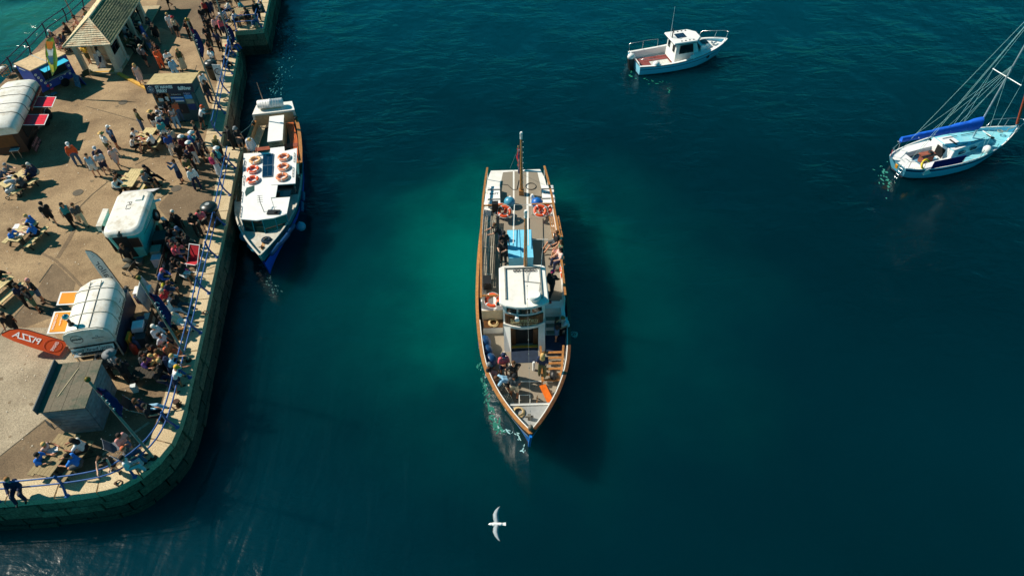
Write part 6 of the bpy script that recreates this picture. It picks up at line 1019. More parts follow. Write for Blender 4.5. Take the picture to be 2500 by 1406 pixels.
# ---------------------------------------------------------------- street furniture
M_PIC = M('pale_picnic_timber', (206, 186, 134), rough=0.8, var=0.15, scale=7, dirt=(150, 134, 90), dirt_amt=0.6, dirt_scale=6); M_PICD = M('grey_picnic_timber', (150, 132, 96), rough=0.85, var=0.2, scale=7); M_FRM = M('dark_table_frame', (52, 46, 36), rough=0.85)
def picnic(x, y, rz, label, mat=None, L=1.65):
    mat = mat or M_PIC; p = P(x, y, QZ + 0.74); p[2] = QZ; t = thing('picnic_table', label, 'picnic table', tuple(p), rz)
    for k in range(5): m = MB(); m.box((-0.3 + 0.15 * k, 0, 0.73), (0.14, L, 0.04)); m.build('table_plank', mat, t)
    for s_ in (-1, 1):
        for k in range(2): m = MB(); m.box((s_ * (0.62 + 0.145 * k), 0, 0.44), (0.135, L, 0.04)); m.build('bench_plank', mat, t)
        m = MB(); m.bar((-0.75, s_ * L * 0.36, 0.0), (-0.22, s_ * L * 0.36, 0.71), 0.05, 0.09); m.build('leg', M_FRM, t); m = MB(); m.bar((0.75, s_ * L * 0.36, 0.0), (0.22, s_ * L * 0.36, 0.71), 0.05, 0.09); m.build('leg', M_FRM, t)
        m = MB(); m.box((0, s_ * L * 0.36 + 0.055, 0.39), (1.55, 0.05, 0.09)); m.build('bench_bearer', M_FRM, t)
    return t
A11 = math.radians(8)
picnic(357, 331, math.radians(-4), 'pale timber picnic table heaped with food beside the kiosk queue'); picnic(321, 434, math.radians(-2), 'empty topped pale timber picnic table behind the turquoise trailer'); picnic(36, 435, math.radians(-30), 'timber picnic table with a pushchair parked at its end'); picnic(55, 563, math.radians(-14), 'timber picnic table where three people in blue shirts sit'); picnic(140, 1108, math.radians(-14), 'weathered picnic table between the timber hut and curved railing', M_PICD, 1.9); picnic(-12, 700, math.radians(-20), 'shaded picnic table half out of view by pavement seams')
picnic(372, 885, math.radians(-8), 'dark picnic table crowded with people beside the pizza trailer', M_FRM)
def bench(x, y, rz, label, L=1.5):
    p = P(x, y, QZ); t = thing('bench', label, 'bench', tuple(p), rz)
    for k in range(3): m = MB(); m.box((0.0 + 0.14 * k, 0, 0.44), (0.12, L, 0.04)); m.build('seat_plank', M_FRM, t)
    for k in range(2): m = MB(); m.box((-0.16, 0, 0.62 + 0.16 * k), (0.04, L, 0.12)); m.build('back_plank', M_FRM, t)
    for s_ in (-1, 1): m = MB(); m.bar((-0.14, s_ * L * 0.42, 0), (-0.14, s_ * L * 0.42, 0.85), 0.05, 0.05); m.bar((0.3, s_ * L * 0.42, 0), (0.3, s_ * L * 0.42, 0.42), 0.05, 0.05); m.build('leg', M_FRM, t)
    return t
bench(423, 625, A11, 'dark bench beside the turquoise trailer facing the water'); bench(412, 672, A11, 'dark bench behind the red deckchair facing the water'); bench(402, 742, A11, 'dark bench beside the pizza menu board facing the water'); bench(388, 808, A11, 'dark bench by the takeaway box stack facing the water'); bench(432, 575, A11, 'dark bench beside the spare wheel of the turquoise trailer'); bench(330, 75, math.radians(6), 'bench in deep shade along the shelter front')
def bin_(x, y, label, s=1.0, mat=None):
    p = P(x, y, QZ + 1.25 * s); p[2] = QZ; t = thing('litter_bin', label, 'litter bin', tuple(p)); mat = mat or M('black_green_bin', (30, 40, 40), rough=0.35, var=0.1)
    m = MB(); m.lathe([(0.33 * s, 0), (0.38 * s, 0.06), (0.4 * s, 0.85 * s)], 20); m.build('body', mat, t); m = MB(); m.lathe([(0.43 * s, 0.98 * s), (0.45 * s, 1.02 * s), (0.43 * s, 1.14 * s), (0.34 * s, 1.24 * s), (0.14 * s, 1.29 * s), (0.02, 1.3 * s)], 22); lid = m.build('dome_lid', mat, t); m = MB(); m.lathe([(0.0, 1.302 * s), (0.12 * s, 1.302 * s), (0.12 * s, 1.31 * s)], 14); m.build('ash_plate', M('grey_plate', (150, 156, 156), rough=0.5), lid)
    for k in range(4): a = k * math.pi / 2 + 0.6; m = MB(); m.tube([(0.37 * s * math.cos(a), 0.37 * s * math.sin(a), 0.85 * s), (0.4 * s * math.cos(a), 0.4 * s * math.sin(a), 1.0 * s)], 0.04, 5); m.build('lid_post', mat, t)
bin_(506, 500, 'dark domed litter bin against the railing above the deckchair', 1.05); bin_(511, 150, 'dark domed litter bin behind the ferry kiosk'); bin_(45, 157, 'dark domed litter bin at the back of the blue trailer', 1.1)
q = P(17, 185, QZ); wb = thing('wire_basket', 'tan woven basket of rubbish between cream van and bin', 'basket', tuple(q)); m = MB(); [m.torus((0, 0, z), 0.28 + 0.1 * z, 0.02, 16, 4) for z in (0.05, 0.25, 0.45, 0.65)]; [m.tube([(0.28 * math.cos(a), 0.28 * math.sin(a), 0), (0.35 * math.cos(a), 0.35 * math.sin(a), 0.7)], 0.015, 4) for a in np.linspace(0, 6.28, 11)]; m.build('weave', M('wicker', (190, 150, 100), rough=0.8), wb); m = MB(); m.ball((0, 0, 0.5), (0.27, 0.27, 0.2), 10, 6); m.build('rubbish_bag', M('white_bag', (220, 220, 214)), wb)
# flagpoles
def flagpole(bx, by, h, lean, label, flag=True, pts=None, seed=1, arm=None):
    b = P(bx, by, QZ); t = thing('flagpole', label, 'flagpole', tuple(b)); top = Vector((lean[0], lean[1], h)); m = MB(); m.tube([(0, 0, 0), top * 0.5, top], 0.06, 8, 0.045); m.build('pole', M('grey_alloy_pole', (158, 162, 150), rough=0.45, metal=0.3), t); m = MB(); m.ball(top + Vector((0, 0, 0.08)), 0.11, 8, 6); m.build('finial', M('dull_brass', (130, 110, 50), rough=0.4, metal=0.6), t); m = MB(); m.lathe([(0.14, 0), (0.14, 0.04), (0.08, 0.12)], 10); m.build('base_socket', M('rusty_iron'), t)
    if flag:
        rn = random.Random(seed); m = MB(); n = 10; rr = []
        z0, z1 = flag
        for i in range(n + 1):
            u = i / n; c_ = top * ((z1 + (z0 - z1) * u) / h); w_ = 0.12 + 0.55 * math.sin(math.pi * min(u * 1.0 + 0.12, 1)) * 0.6; ph = i * 0.8
            rr.append([c_ + Vector((0.05, 0, 0)), c_ + Vector((0.05 + w_ * 0.35, 0.10 * math.sin(ph), -0.05)), c_ + Vector((0.05 + w_ * 0.7, -0.10 * math.sin(ph + 1), -0.12)), c_ + Vector((0.05 + w_, 0.08 * math.sin(ph + 2), -0.2)), c_ + Vector((0.05 + w_ * 0.7, 0.02 - 0.10 * math.sin(ph + 1), -0.12)), c_ + Vector((0.05 + w_ * 0.35, 0.02 + 0.10 * math.sin(ph), -0.05))])
        m.loft(rr, smooth=True); fo = m.build('flag', M('royal_blue_flag', (18, 30, 96), rough=0.8, var=0.15), t)
        m = MB(); 
        for k in range(4):
            u = (k + 1.5 + rn.uniform(-0.2, 0.2)) / 7; c_ = top * ((z1 + (z0 - z1) * u) / h); m = MB(); m.torus(c_ + Vector((0.2, -0.11, -0.1)), rn.uniform(0.05, 0.09), 0.016, 8, 4, Matrix.Rotation(1.3, 3, 'X'), rn.uniform(0, 2), rn.uniform(3.4, 5)); m.build('flag_print', M_WTXT, fo); m = MB(); c_ = top * (z1 / h); m.slab([c_ + Vector((0.07, -0.09, -0.02)), c_ + Vector((0.2, -0.12, -0.15)), c_ + Vector((0.18, -0.12, -0.42)), c_ + Vector((0.07, -0.09, -0.2))], 0.01); m.build('flag_corner', M('pink_print', (200, 40, 100)), fo)
    return t
flagpole(376, 1118, 5.3, (-0.25, 0.1), 'tall grey flagpole with blue flag by the curved quay corner', (3.2, 4.9), seed=1); flagpole(461, 880, 5.4, (-0.05, 0), 'tall grey flagpole with blue flag beside the pizza trailer seating', (2.6, 4.6), seed=2); flagpole(535, 262, 6.0, (0, 0), 'tall grey flagpole with blue flag behind the ferry kiosk', (3.6, 5.6), seed=3); flagpole(569, 122, 6.2, (-0.1, 0.2), 'tall grey flagpole with lowered blue flag at the landing steps', (0.5, 2.0), seed=4)
flagpole(178, 40, 5.5, (0.0, 0.1), 'thin bare grey pole on the inner harbour railing', None)
# feather flags: outline in the plane through three points
def feather(o, tip, side, label, mat, lit, pole=0.02, u0=0.12):
    o, tip, side = Vector(o), Vector(tip), Vector(side); ax = tip - o; t = thing('feather_flag', label, 'flag', tuple(o))
    ax = tip - o; sd = side - o; sd = sd - ax * (sd.dot(ax) / ax.length_squared); L = ax.length; ax.normalize(); wid = sd.length; sd.normalize()
    def q(u, v): return ax * (u * L) + sd * (v * wid)
    prof = [(0.12, 0.0), (0.5, 0.0), (0.72, 0.0), (0.85, 0.1), (0.94, 0.33), (1.0, 0.72), (0.985, 0.82), (0.8, 0.93), (0.5, 1.0), (0.12, 1.0)]
    prof = [(u0 + (1 - u0) * (u - 0.12) / 0.88, v) for u, v in prof]
    if u0 > 0.3: prof[0] = (u0 - 0.04, 0.35); prof[-1] = (u0 + 0.12, 0.85)
    m = MB(); m.add([q(u, v) for u, v in prof], [tuple(range(len(prof)))]); fo = m.build('cloth', mat, t)
    m = MB(); m.tube([q(0, 0), q(0.4, -0.02), q(0.72, -0.02), q(0.85, 0.09), q(0.945, 0.32), q(1.008, 0.72)], pole, 6); m.build('pole', M_BLACK, t); m = MB(); m.box((0, 0, 0.03), (0.5, 0.12, 0.05)); m.box((0, 0, 0.032), (0.12, 0.5, 0.05)); m.build('cross_base', M_BLACK, t)
    lit(fo, q, ax, sd, L, wid); return t
def pizza_print(fo, q, ax, sd, L, wid):
    nrm = ax.cross(sd); k = 1 if nrm.z > 0 else -1; off = nrm * k * 0.02
    text('PIZZA', 0.42, M_WTXT, fo, q(0.66, 0.52) + off, -ax, -sd if (-ax).cross(-sd).z * 1 > 0 else sd, 1.15, mirror=True, bold=0.006)
    text('SMASHED', 0.2, M_WTXT, fo, q(0.25, 0.5) + off, sd, ax, 0.5, mirror=True); m = MB(); m.tube([q(0.28 + 0.12 * math.cos(a), 0.5 + 0.42 * math.sin(a)) + off for a in np.linspace(0, 6.28, 22)], 0.012, 4); m.build('print_ring', M('dark_orange', (170, 50, 20)), fo)
fo_ = P(186, 842, QZ + 0.1); tip_ = P(22, 792, QZ + 1.2); sd_ = P(150, 875, QZ + 0.35)
feather(fo_, tip_, P(142, 868, QZ + 0.2), 'leaning orange feather flag with white mirrored letters by pizza trailer', cloth('orange_red_flag_cloth', (240, 96, 44)), pizza_print)
def sailor_print(fo, q, ax, sd, L, wid):
    nrm = ax.cross(sd); k = 1 if nrm.z > 0 else -1; off = nrm * k * 0.02; text('Sailor', 0.42, M('dark_teal_print', (10, 70, 90)), fo, q(0.5, 0.5) + off, -ax if k > 0 else ax, (-ax if k > 0 else ax).cross(-nrm * k) * 1, 1.1, mirror=True)
    m = MB(); [m.bar(q(0.84 + 0.03 * i, 0.35 + 0.05 * i) + off, q(0.84 + 0.03 * i, 0.6) + off, 0.02, 0.01) for i in range(3)]; m.build('small_print', M('grey_print', (150, 150, 160)), fo)
bq = P(304, 708, QZ); feather(bq, P(226, 604, QZ + 2.2), P(276, 712, QZ + 0.0), 'pale blue feather flag with dark teal script behind the pizza trailer', cloth('pale_blue_cloth', (226, 238, 242)), sailor_print)
def no_print(fo, q, ax, sd, L, wid):
    for i, c_ in enumerate(((240, 130, 30), (226, 230, 226), (60, 120, 150), (240, 216, 80))):
        nrm = ax.cross(sd); k = 1 if nrm.z > 0 else -1; m = MB(); u0 = 0.9 - 0.11 * i; m.slab([q(u0, 0.12) + nrm * k * 0.015, q(u0 - 0.12, 0.2 + 0.08 * i) + nrm * k * 0.015, q(u0 - 0.1, 0.6) + nrm * k * 0.015, q(u0 + 0.04, 0.8 - 0.08 * i) + nrm * k * 0.015], 0.006); m.build('printed_shape', M('print_%d' % i, c_, rough=0.6), fo)
feather(P(124, 240, QZ), P(107, 84, QZ + 4.2), P(150, 240, QZ + 0.1), 'green and yellow leaf shaped feather flag at the blue trailer', cloth('green_yellow_cloth', (176, 204, 70), (70, 120, 150)), no_print, u0=0.42)
# boxes, cool boxes, boards
def crate(x, y, d, c_, label, z=0.0, rz=A11, name='box', cat='box', group=None, lid=True):
    p = P(x, y, QZ + z + d[2]); p[2] = QZ + z; t = thing(name, label, cat, tuple(p), rz, group); m = MB(); m.box((0, 0, d[2] / 2), d, top=(0.98, 0.98)); m.build('body', M('box_%d_%d_%d' % c_, c_, rough=0.6, var=0.08), t)
    if lid: m = MB(); m.box((0, 0, d[2] + 0.015), (d[0] * 1.04, d[1] * 1.04, 0.03)); m.build('lid', M('box_%d_%d_%d' % c_), t)
    return t
crate(380, 607, (0.5, 0.5, 0.75), (110, 126, 112), 'grey green storage box beside the turquoise trailer side'); crate(382, 628, (0.5, 0.4, 0.55), (190, 184, 196), 'white storage box on the ground beside the turquoise trailer'); crate(392, 575, (0.75, 0.7, 0.85), (40, 54, 54), 'large dark chest freezer box beside the turquoise trailer')
for k in range(6): crate(338 - 0.55 * k, 800 - 1.7 * k, (0.5, 0.5, 0.05), (206, 212, 218), ('lowest', 'second lowest', 'third lowest', 'third highest', 'second highest', 'topmost')[k] + ' flat white pizza box in the tall stack beside pizza trailer', 0.62 + 0.055 * k, A11 + 0.04 * (k % 3), 'pizza_box', 'box', 'stacked pizza boxes', False)
crate(342, 818, (0.5, 0.5, 0.6), (50, 60, 66), 'dark bin carrying the pizza box stack'); crate(362, 772, (0.4, 0.4, 0.4), (190, 190, 184), 'white catering box near the dark bench by pizza trailer'); crate(342, 780, (0.35, 0.35, 0.45), (50, 56, 90), 'blue black crate behind the pizza box stack'); crate(347, 707, (0.75, 0.5, 0.35), (232, 230, 224), 'white polystyrene box below the flagpole flag', 0.45); crate(347, 716, (0.7, 0.45, 0.44), (36, 50, 110), 'blue crate under the white polystyrene box', 0.0)
crate(324, 942, (0.22, 0.2, 0.38), (206, 212, 210), 'small white container standing alone behind the timber hut', 0, 0.3); crate(312, 820, (0.12, 0.5, 0.75), (220, 150, 40), 'orange folded board leaning beside the pizza trailer', 0, A11)
q = P(356, 745, QZ); mbz = thing('menu_board', 'large grey menu board standing beside the pizza trailer', 'sign board', tuple(P(368, 742, QZ)), math.radians(11)); m = MB(); m.slab([(0.1, -0.75, 0.25), (0.1, 0.75, 0.25), (-0.08, 0.7, 1.3), (-0.08, -0.7, 1.3)], 0.04); m.build('panel', M('grey_menu_panel', (176, 178, 172), rough=0.6), mbz); text('Menu', 0.25, M('grey_print'), mbz, (0.0, 0.2, 1.2), (0, 1, 0), (-0.17, 0, 1), 0.6) if False else None; m = MB(); [m.bar((0.15, s_ * 0.7, 0), (-0.07, s_ * 0.68, 1.26), 0.04, 0.04) for s_ in (-1, 1)]; m.build('frame', M_NAVY, mbz)
# deckchair, pushchairs, camp chairs, bags
q = P(474, 655, QZ); dc = thing('deckchair', 'red canvas deckchair with white frame facing the water', 'deckchair', tuple(q), math.radians(-12)); m = MB(); m.slab([(-0.26, -0.1, 0.34), (0.26, -0.1, 0.34), (0.26, 0.35, 0.3), (0.26, 0.72, 0.95), (-0.26, 0.72, 0.95), (-0.26, 0.35, 0.3)][0:0] or [(-0.26, 0.35, 0.3), (0.26, 0.35, 0.3), (0.26, 0.72, 0.95), (-0.26, 0.72, 0.95)], 0.02); m.slab([(-0.26, -0.12, 0.38), (0.26, -0.12, 0.38), (0.26, 0.35, 0.3), (-0.26, 0.35, 0.3)], 0.02); m.build('canvas', M_RED, dc); 
for s_ in (-1, 1): m = MB(); m.tube([(s_ * 0.29, -0.3, 0.0), (s_ * 0.29, 0.76, 1.02)], 0.022, 5); m.build('long_rail', M_WTXT, dc); m = MB(); m.tube([(s_ * 0.29, 0.62, 0.0), (s_ * 0.29, -0.14, 0.42)], 0.022, 5); m.build('cross_rail', M_WTXT, dc)
for z, y in ((0.02, -0.28), (1.0, 0.74), (0.4, -0.13)): m = MB(); m.tube([(-0.29, y, z), (0.29, y, z)], 0.022, 5); m.build('bar', M_WTXT, dc)
def pram(x, y, rz, c_, label):
    t = thing('pushchair', label, 'pushchair', tuple(P(x, y, QZ)), rz); m = MB(); m.loft([[(-0.2, -0.2, 0.4), (0.25, -0.2, 0.38), (0.25, 0.2, 0.38), (-0.2, 0.2, 0.4)], [(-0.32, -0.22, 0.8), (0.3, -0.2, 0.5), (0.3, 0.2, 0.5), (-0.32, 0.22, 0.8)]]); m.build('seat', M('pram_cloth_%d' % c_[0], c_, rough=0.8), t); m = MB(); m.torus((-0.15, 0, 0.72), 0.3, 0.12, 8, 6, Matrix.Rotation(math.pi / 2, 3, 'X'), 0.9, 2.6); m.build('hood', M('pram_cloth_%d' % c_[0]), t)
    for xx, yy in ((0.35, 0.22), (0.35, -0.22), (-0.3, 0.25), (-0.3, -0.25)): m = MB(); m.torus((xx, yy, 0.1), 0.09, 0.025, 12, 5, Matrix.Rotation(math.pi / 2, 3, 'X')); m.build('wheel', M_TYRE, t)
    for s_ in (-1, 1): m = MB(); m.tube([(0.35, s_ * 0.22, 0.12), (-0.1, s_ * 0.22, 0.5), (-0.55, s_ * 0.2, 1.0)], 0.016, 5); m.tube([(-0.3, s_ * 0.24, 0.12), (-0.1, s_ * 0.22, 0.5)], 0.016, 5); m.build('frame_tube', M_STEEL, t)
    m = MB(); m.tube([(-0.55, -0.2, 1.0), (-0.55, 0.2, 1.0)], 0.02, 5); m.build('handle', M_BLACK, t)
pram(38, 478, math.radians(200), (170, 180, 190), 'grey and white pushchair at the end of a picnic table'); pram(325, 668, math.radians(160), (60, 60, 50), 'dark pushchair parked in front of the turquoise trailer door'); pram(160, 122, math.radians(190), (34, 44, 54), 'dark pushchair beside the inner harbour railing'); pram(295, 905, math.radians(110), (70, 80, 84), 'grey pushchair hung with bags between hut and pizza trailer')
def camp(x, y, rz, c_, label):
    t = thing('camp_chair', label, 'camp chair', tuple(P(x, y, QZ)), rz); m = MB(); m.slab([(-0.22, -0.25, 0.38), (0.25, -0.25, 0.42), (0.25, 0.25, 0.42), (-0.22, 0.25, 0.38)], 0.02); m.slab([(-0.22, -0.25, 0.4), (-0.22, 0.25, 0.4), (-0.36, 0.25, 0.85), (-0.36, -0.25, 0.85)], 0.02); m.build('sling', M('camp_%d_%d' % (c_[0], c_[1]), c_, rough=0.85), t)
    for s_ in (-1, 1): m = MB(); m.tube([(0.28, s_ * 0.27, 0), (-0.2, s_ * 0.27, 0.42), (-0.37, s_ * 0.27, 0.88)], 0.014, 4); m.build('back_tube', M_STEEL, t); m = MB(); m.tube([(-0.3, s_ * 0.27, 0), (0.26, s_ * 0.27, 0.43)], 0.014, 4); m.build('leg_tube', M_STEEL, t)
camp(213, 196, math.radians(150), (34, 60, 44), 'dark green camp chair between blue trailer and shelter column'); camp(338, 1000, math.radians(10), (60, 50, 50), 'camp chair with a reclining person behind the timber hut'); camp(136, 110, math.radians(210), (90, 60, 60), 'folding chair on the inner harbour side of the shelter'); camp(296, 1100, math.radians(30), (90, 100, 110), 'camp chair by the curved railing under the flagpole'); camp(320, 1128, math.radians(60), (120, 130, 140), 'grey camp chair against the curved railing')
def bag(x, y, c_, label, s=0.2, z=0.0):
    t = thing('bag', label, 'bag', tuple(P(x, y, QZ + z)[:2]) + (QZ + z,), random.uniform(0, 3)); m = MB(); m.ball((0, 0, s * 0.8), (s, s * 0.7, s * 0.85), 10, 7); m.build('body', M('bag_%d_%d_%d' % c_, c_, rough=0.7), t); m = MB(); m.torus((0, 0, s * 1.5), s * 0.5, s * 0.08, 10, 4, Matrix.Rotation(math.pi / 2, 3, 'X')); m.build('handle', M('bag_%d_%d_%d' % c_), t)
bag(452, 664, (200, 20, 150), 'bright magenta bag on the ground beside the red deckchair', 0.22); bag(445, 655, (190, 206, 206), 'pale bag on the ground beside a magenta bag', 0.18); bag(354, 462, (220, 180, 30), 'yellow bag under the empty picnic table end', 0.16); bag(405, 700, (190, 190, 40), 'yellow black bag beneath the dark bench'); bag(10, 690, (190, 190, 60), 'yellow bag by the shaded picnic table'); bag(365, 1000, (90, 110, 120), 'grey rucksack on ground beside reclining person', 0.2); bag(420, 1042, (190, 190, 150), 'crumpled pale paper bag on the coping edge', 0.12); bag(396, 705, (150, 150, 120), 'tan bag on the ground beside dark bench') if False else None
# food on the heaped picnic table, papers
rn = random.Random(12); tp_ = P(350, 340, QZ + 0.77)
for k in range(10):
    c_ = ((190, 40, 40), (230, 226, 220), (90, 60, 40), (200, 160, 60))[k % 4]; m = MB(); m.lathe([(0.06, 0), (0.09, 0.03), (0.05, 0.07), (0.01, 0.09)], 8); o = m.build('food_tray', M('food_%d' % (k % 4), c_, rough=0.6), None, (tp_[0] + rn.uniform(-0.3, 0.2), tp_[1] + rn.uniform(-0.45, 0.3), QZ + 0.752)); tag(o, 'small food tray in the heap on the picnic table', 'food tray', 'food trays on the picnic table')
for x, y, lab in ((40, 553, 'sheet of white paper on the blue shirts picnic table'), (50, 572, 'newspaper spread on the blue shirts picnic table'), (128, 1100, 'open food wrapper on the weathered picnic table'), (20, 432, 'white food tray on the table with the pushchair')):
    p = P(x, y, QZ + 0.76); m = MB(); m.slab([(-0.2, -0.14, 0), (0.2, -0.14, 0.01), (0.2, 0.14, 0), (-0.2, 0.14, 0.02)], 0.006); o = m.build('paper_wrapper', M('white_paper', (236, 234, 228), rough=0.8), None, tuple(p), random.uniform(0, 2)); tag(o, lab, 'paper')
# round harbour notice and barrier near the bin
t = thing('round_notice', 'white board with a dark ring symbol on the railing by the bin', 'sign', tuple(P(545, 208, QZ))); m = MB(); m.slab([(-0.3, -0.02, 0.35), (0.3, -0.12, 0.35), (0.3, -0.05, 1.55), (-0.3, 0.05, 1.55)], 0.03); m.build('board', M('notice_white', (226, 230, 230), rough=0.4), t); m = MB(); m.torus((0, -0.06, 1.05), 0.22, 0.03, 18, 5, Matrix.Rotation(1.5, 3, 'X')); m.bar((-0.1, -0.06, 0.95), (0.12, -0.07, 1.15), 0.05, 0.01); m.build('ring_symbol', M_NAVY, t)
q = P(556, 60, QZ); br = thing('crowd_barrier', 'blue tubular barrier beside the projecting quay block', 'barrier', tuple(q), math.radians(75)); m = MB(); m.tube([(-1, 0, 0), (-1, 0, 1.05), (1, 0, 1.05), (1, 0, 0)], 0.03, 6); m.tube([(-1, 0, 0.25), (1, 0, 0.25)], 0.03, 6); m.build('frame', M_BLUE, br)
for k in range(6): m = MB(); m.tube([(-0.8 + 0.32 * k, 0, 0.25), (-0.8 + 0.32 * k, 0, 1.05)], 0.014, 4); m.build('bar', M_BLUE, br)
for x, y, rz, lab in ((548, 22, 0.2, 'dark wooden bench on the projecting quay block near white patterned shirt'), (600, 15, 0.3, 'dark wooden bench on the projecting quay block near the outer railing')): bench(x, y, rz + 1.57, lab)
picnic(585, 30, math.radians(20), 'shaded picnic table on the projecting quay block', M_PICD)
m = MB(); p = P(660, 92, 0); [m.tube([(0.02 * math.sin(i), 0, 0) for i in range(2)], 0.01, 3) for _ in range(0)]
# ---------------------------------------------------------------- people
def dirv(p, o, side):
    p, o = math.radians(p), math.radians(o); return np.array([math.sin(p) * math.cos(o), side * math.sin(o), -math.cos(p) * math.cos(o)])
def skel(lean=3, thigh=((3, 4), (-3, 4)), shin=((0, 2), (-4, 2)), ua=((4, 12), (4, 12)), fa=((18, 4), (18, 4)), seat=None, head=0):
    """joint positions; facing +x, left is +y; angles: swing forward from straight down, outward"""
    J = {}; K = []
    for i, sd in enumerate((1, -1)):
        hip = np.array([0, sd * 0.085, 0.0]); k = hip + 0.40 * dirv(*thigh[i], sd); a = k + 0.40 * dirv(*shin[i], sd); K.append((hip, k, a))
    z = (seat + 0.09) if seat is not None else 0.075 - min(a[2] for _, _, a in K)
    up = np.array([0, 0, z]); J['leg'] = [(h + up, k + up, a + up) for h, k, a in K]; J['pel'] = up
    L = math.radians(lean); tv = np.array([math.sin(L), 0, math.cos(L)]); J['chest'] = up + 0.34 * tv; J['neck'] = up + 0.50 * tv; J['tv'] = tv
    H = math.radians(lean * 0.5 + head); J['head'] = J['neck'] + 0.155 * np.array([math.sin(H), 0, math.cos(H)]); J['hp'] = H
    J['arm'] = []
    for i, sd in enumerate((1, -1)):
        s = up + 0.455 * tv + np.array([0, sd * 0.175, 0]); e = s + 0.265 * dirv(*ua[i], sd); w = e + 0.235 * dirv(*fa[i], sd); J['arm'].append((s, e, w, dirv(*fa[i], sd)))
    return J
POSES = {
 'stand': dict(), 'ease': dict(thigh=((6, 7), (-6, 8)), ua=((-4, 14), (8, 16)), fa=((30, 0), (25, -5))),
 'phone': dict(lean=5, ua=((14, 14), (20, 12)), fa=((95, -28), (105, -26)), head=22), 'photo': dict(lean=0, ua=((62, 16), (66, 16)), fa=((150, -22), (148, -22))),
 'hips': dict(ua=((-22, 42), (-22, 42)), fa=((55, -48), (55, -48))), 'crossed': dict(ua=((16, 12), (16, 12)), fa=((85, -58), (78, -52))),
 'walk': dict(lean=6, thigh=((26, 2), (-18, 2)), shin=((4, 0), (-46, 0)), ua=((-24, 8), (24, 8)), fa=((4, 4), (48, 4))), 'walk2': dict(lean=5, thigh=((-16, 2), (20, 2)), shin=((-34, 0), (2, 0)), ua=((18, 10), (-18, 10)), fa=((42, 4), (10, 4))),
 'carry': dict(lean=2, ua=((8, 10), (30, 10)), fa=((20, 2), (95, -10))), 'back': dict(ua=((-18, 14), (-18, 14)), fa=((10, -40), (10, -40))),
 'rail': dict(lean=26, thigh=((8, 6), (-14, 6)), shin=((-4, 2), (-16, 2)), ua=((50, 12), (46, 12)), fa=((88, -4), (84, -4)), head=10), 'bend': dict(lean=62, thigh=((12, 6), (4, 6)), shin=((-8, 2), (-12, 2)), ua=((34, 8), (20, 8)), fa=((46, 0), (36, 0)), head=20),
 'sit': dict(seat=0.46, lean=4, thigh=((86, 8), (84, 10)), shin=((4, 2), (10, 2)), ua=((24, 10), (20, 12)), fa=((78, -12), (74, -10)), head=6), 'table': dict(seat=0.46, lean=18, thigh=((84, 8), (86, 9)), shin=((-8, 2), (4, 2)), ua=((48, 14), (52, 14)), fa=((96, -14), (92, -18)), head=14),
 'slump': dict(seat=0.46, lean=24, thigh=((84, 12), (82, 12)), shin=((2, 2), (6, 2)), ua=((40, 16), (36, 16)), fa=((70, -30), (66, -30)), head=26), 'recline': dict(seat=0.40, lean=-26, thigh=((88, 6), (94, 8)), shin=((48, 2), (30, 2)), ua=((2, 14), (6, 14)), fa=((64, -22), (60, -22)), head=10),
 'floor': dict(seat=0.02, lean=10, thigh=((104, 16), (112, 20)), shin=((28, 4), (16, -6)), ua=((34, 14), (30, 16)), fa=((70, -14), (62, -20)), head=8), 'legsout': dict(seat=0.40, lean=-4, thigh=((86, 8), (82, 12)), shin=((44, 4), (30, 4)), ua=((10, 16), (-20, 18)), fa=((60, -10), (10, 10)), head=4),
 'wave': dict(ua=((4, 14), (150, 18)), fa=((20, 4), (170, -6))), }
def body_caps(J):
    c = []; p, ch, nk = J['pel'], J['chest'], J['neck']
    for sd in (1, -1):
        y = np.array([0, sd, 0.]); c += [(p + y * 0.07, ch + y * 0.085, 0.095, 0.085), (ch + y * 0.08, J['arm'][0 if sd > 0 else 1][0] * 0.75 + nk * 0.25, 0.085, 0.055)]
    c += [(nk - 0.03 * J['tv'], J['head'] - 0.06 * J['tv'], 0.052, 0.048)]
    for h, k, a in J['leg']: c += [(h, k, 0.085, 0.055), (k, a, 0.054, 0.036), (a + [-0.03, 0, -0.035], a + [0.13, 0, -0.045], 0.038, 0.03)]
    for s, e, w, d in J['arm']: c += [(s, e, 0.05, 0.038), (e, w, 0.038, 0.027), (w, w + 0.06 * d, 0.030, 0.032)]
    return c
def hands(m, J):
    """five separate bent fingers on each palm"""
    for i, (s, e, w, d) in enumerate(J['arm']):
        sd = 1 if i == 0 else -1; d = Vector(d); pal = Vector((0, -sd, 0)); pal = (pal - d * pal.dot(d)).normalized() if abs(d.y) < 0.95 else Vector((0, 0, -1)); sp = d.cross(pal).normalized(); b = Vector(w) + d * 0.075
        for k, (L, o) in enumerate(((0.062, -0.026), (0.07, -0.009), (0.066, 0.009), (0.052, 0.026))):
            r = b + sp * o; m.tube([r, r + d * L * 0.5 + pal * 0.008, r + d * L * 0.85 + pal * 0.035], 0.0085, 4, 0.006)
        r = Vector(w) + d * 0.03 + sp * -0.03; m.tube([r, r + d * 0.03 - sp * 0.025 + pal * 0.012, r + d * 0.06 - sp * 0.028 + pal * 0.028], 0.010, 4, 0.007)
def rotm(J):
    H = J['hp']; R = np.array([[math.cos(H), 0, math.sin(H)], [0, 1, 0], [-math.sin(H), 0, math.cos(H)]]); return R, J['head']
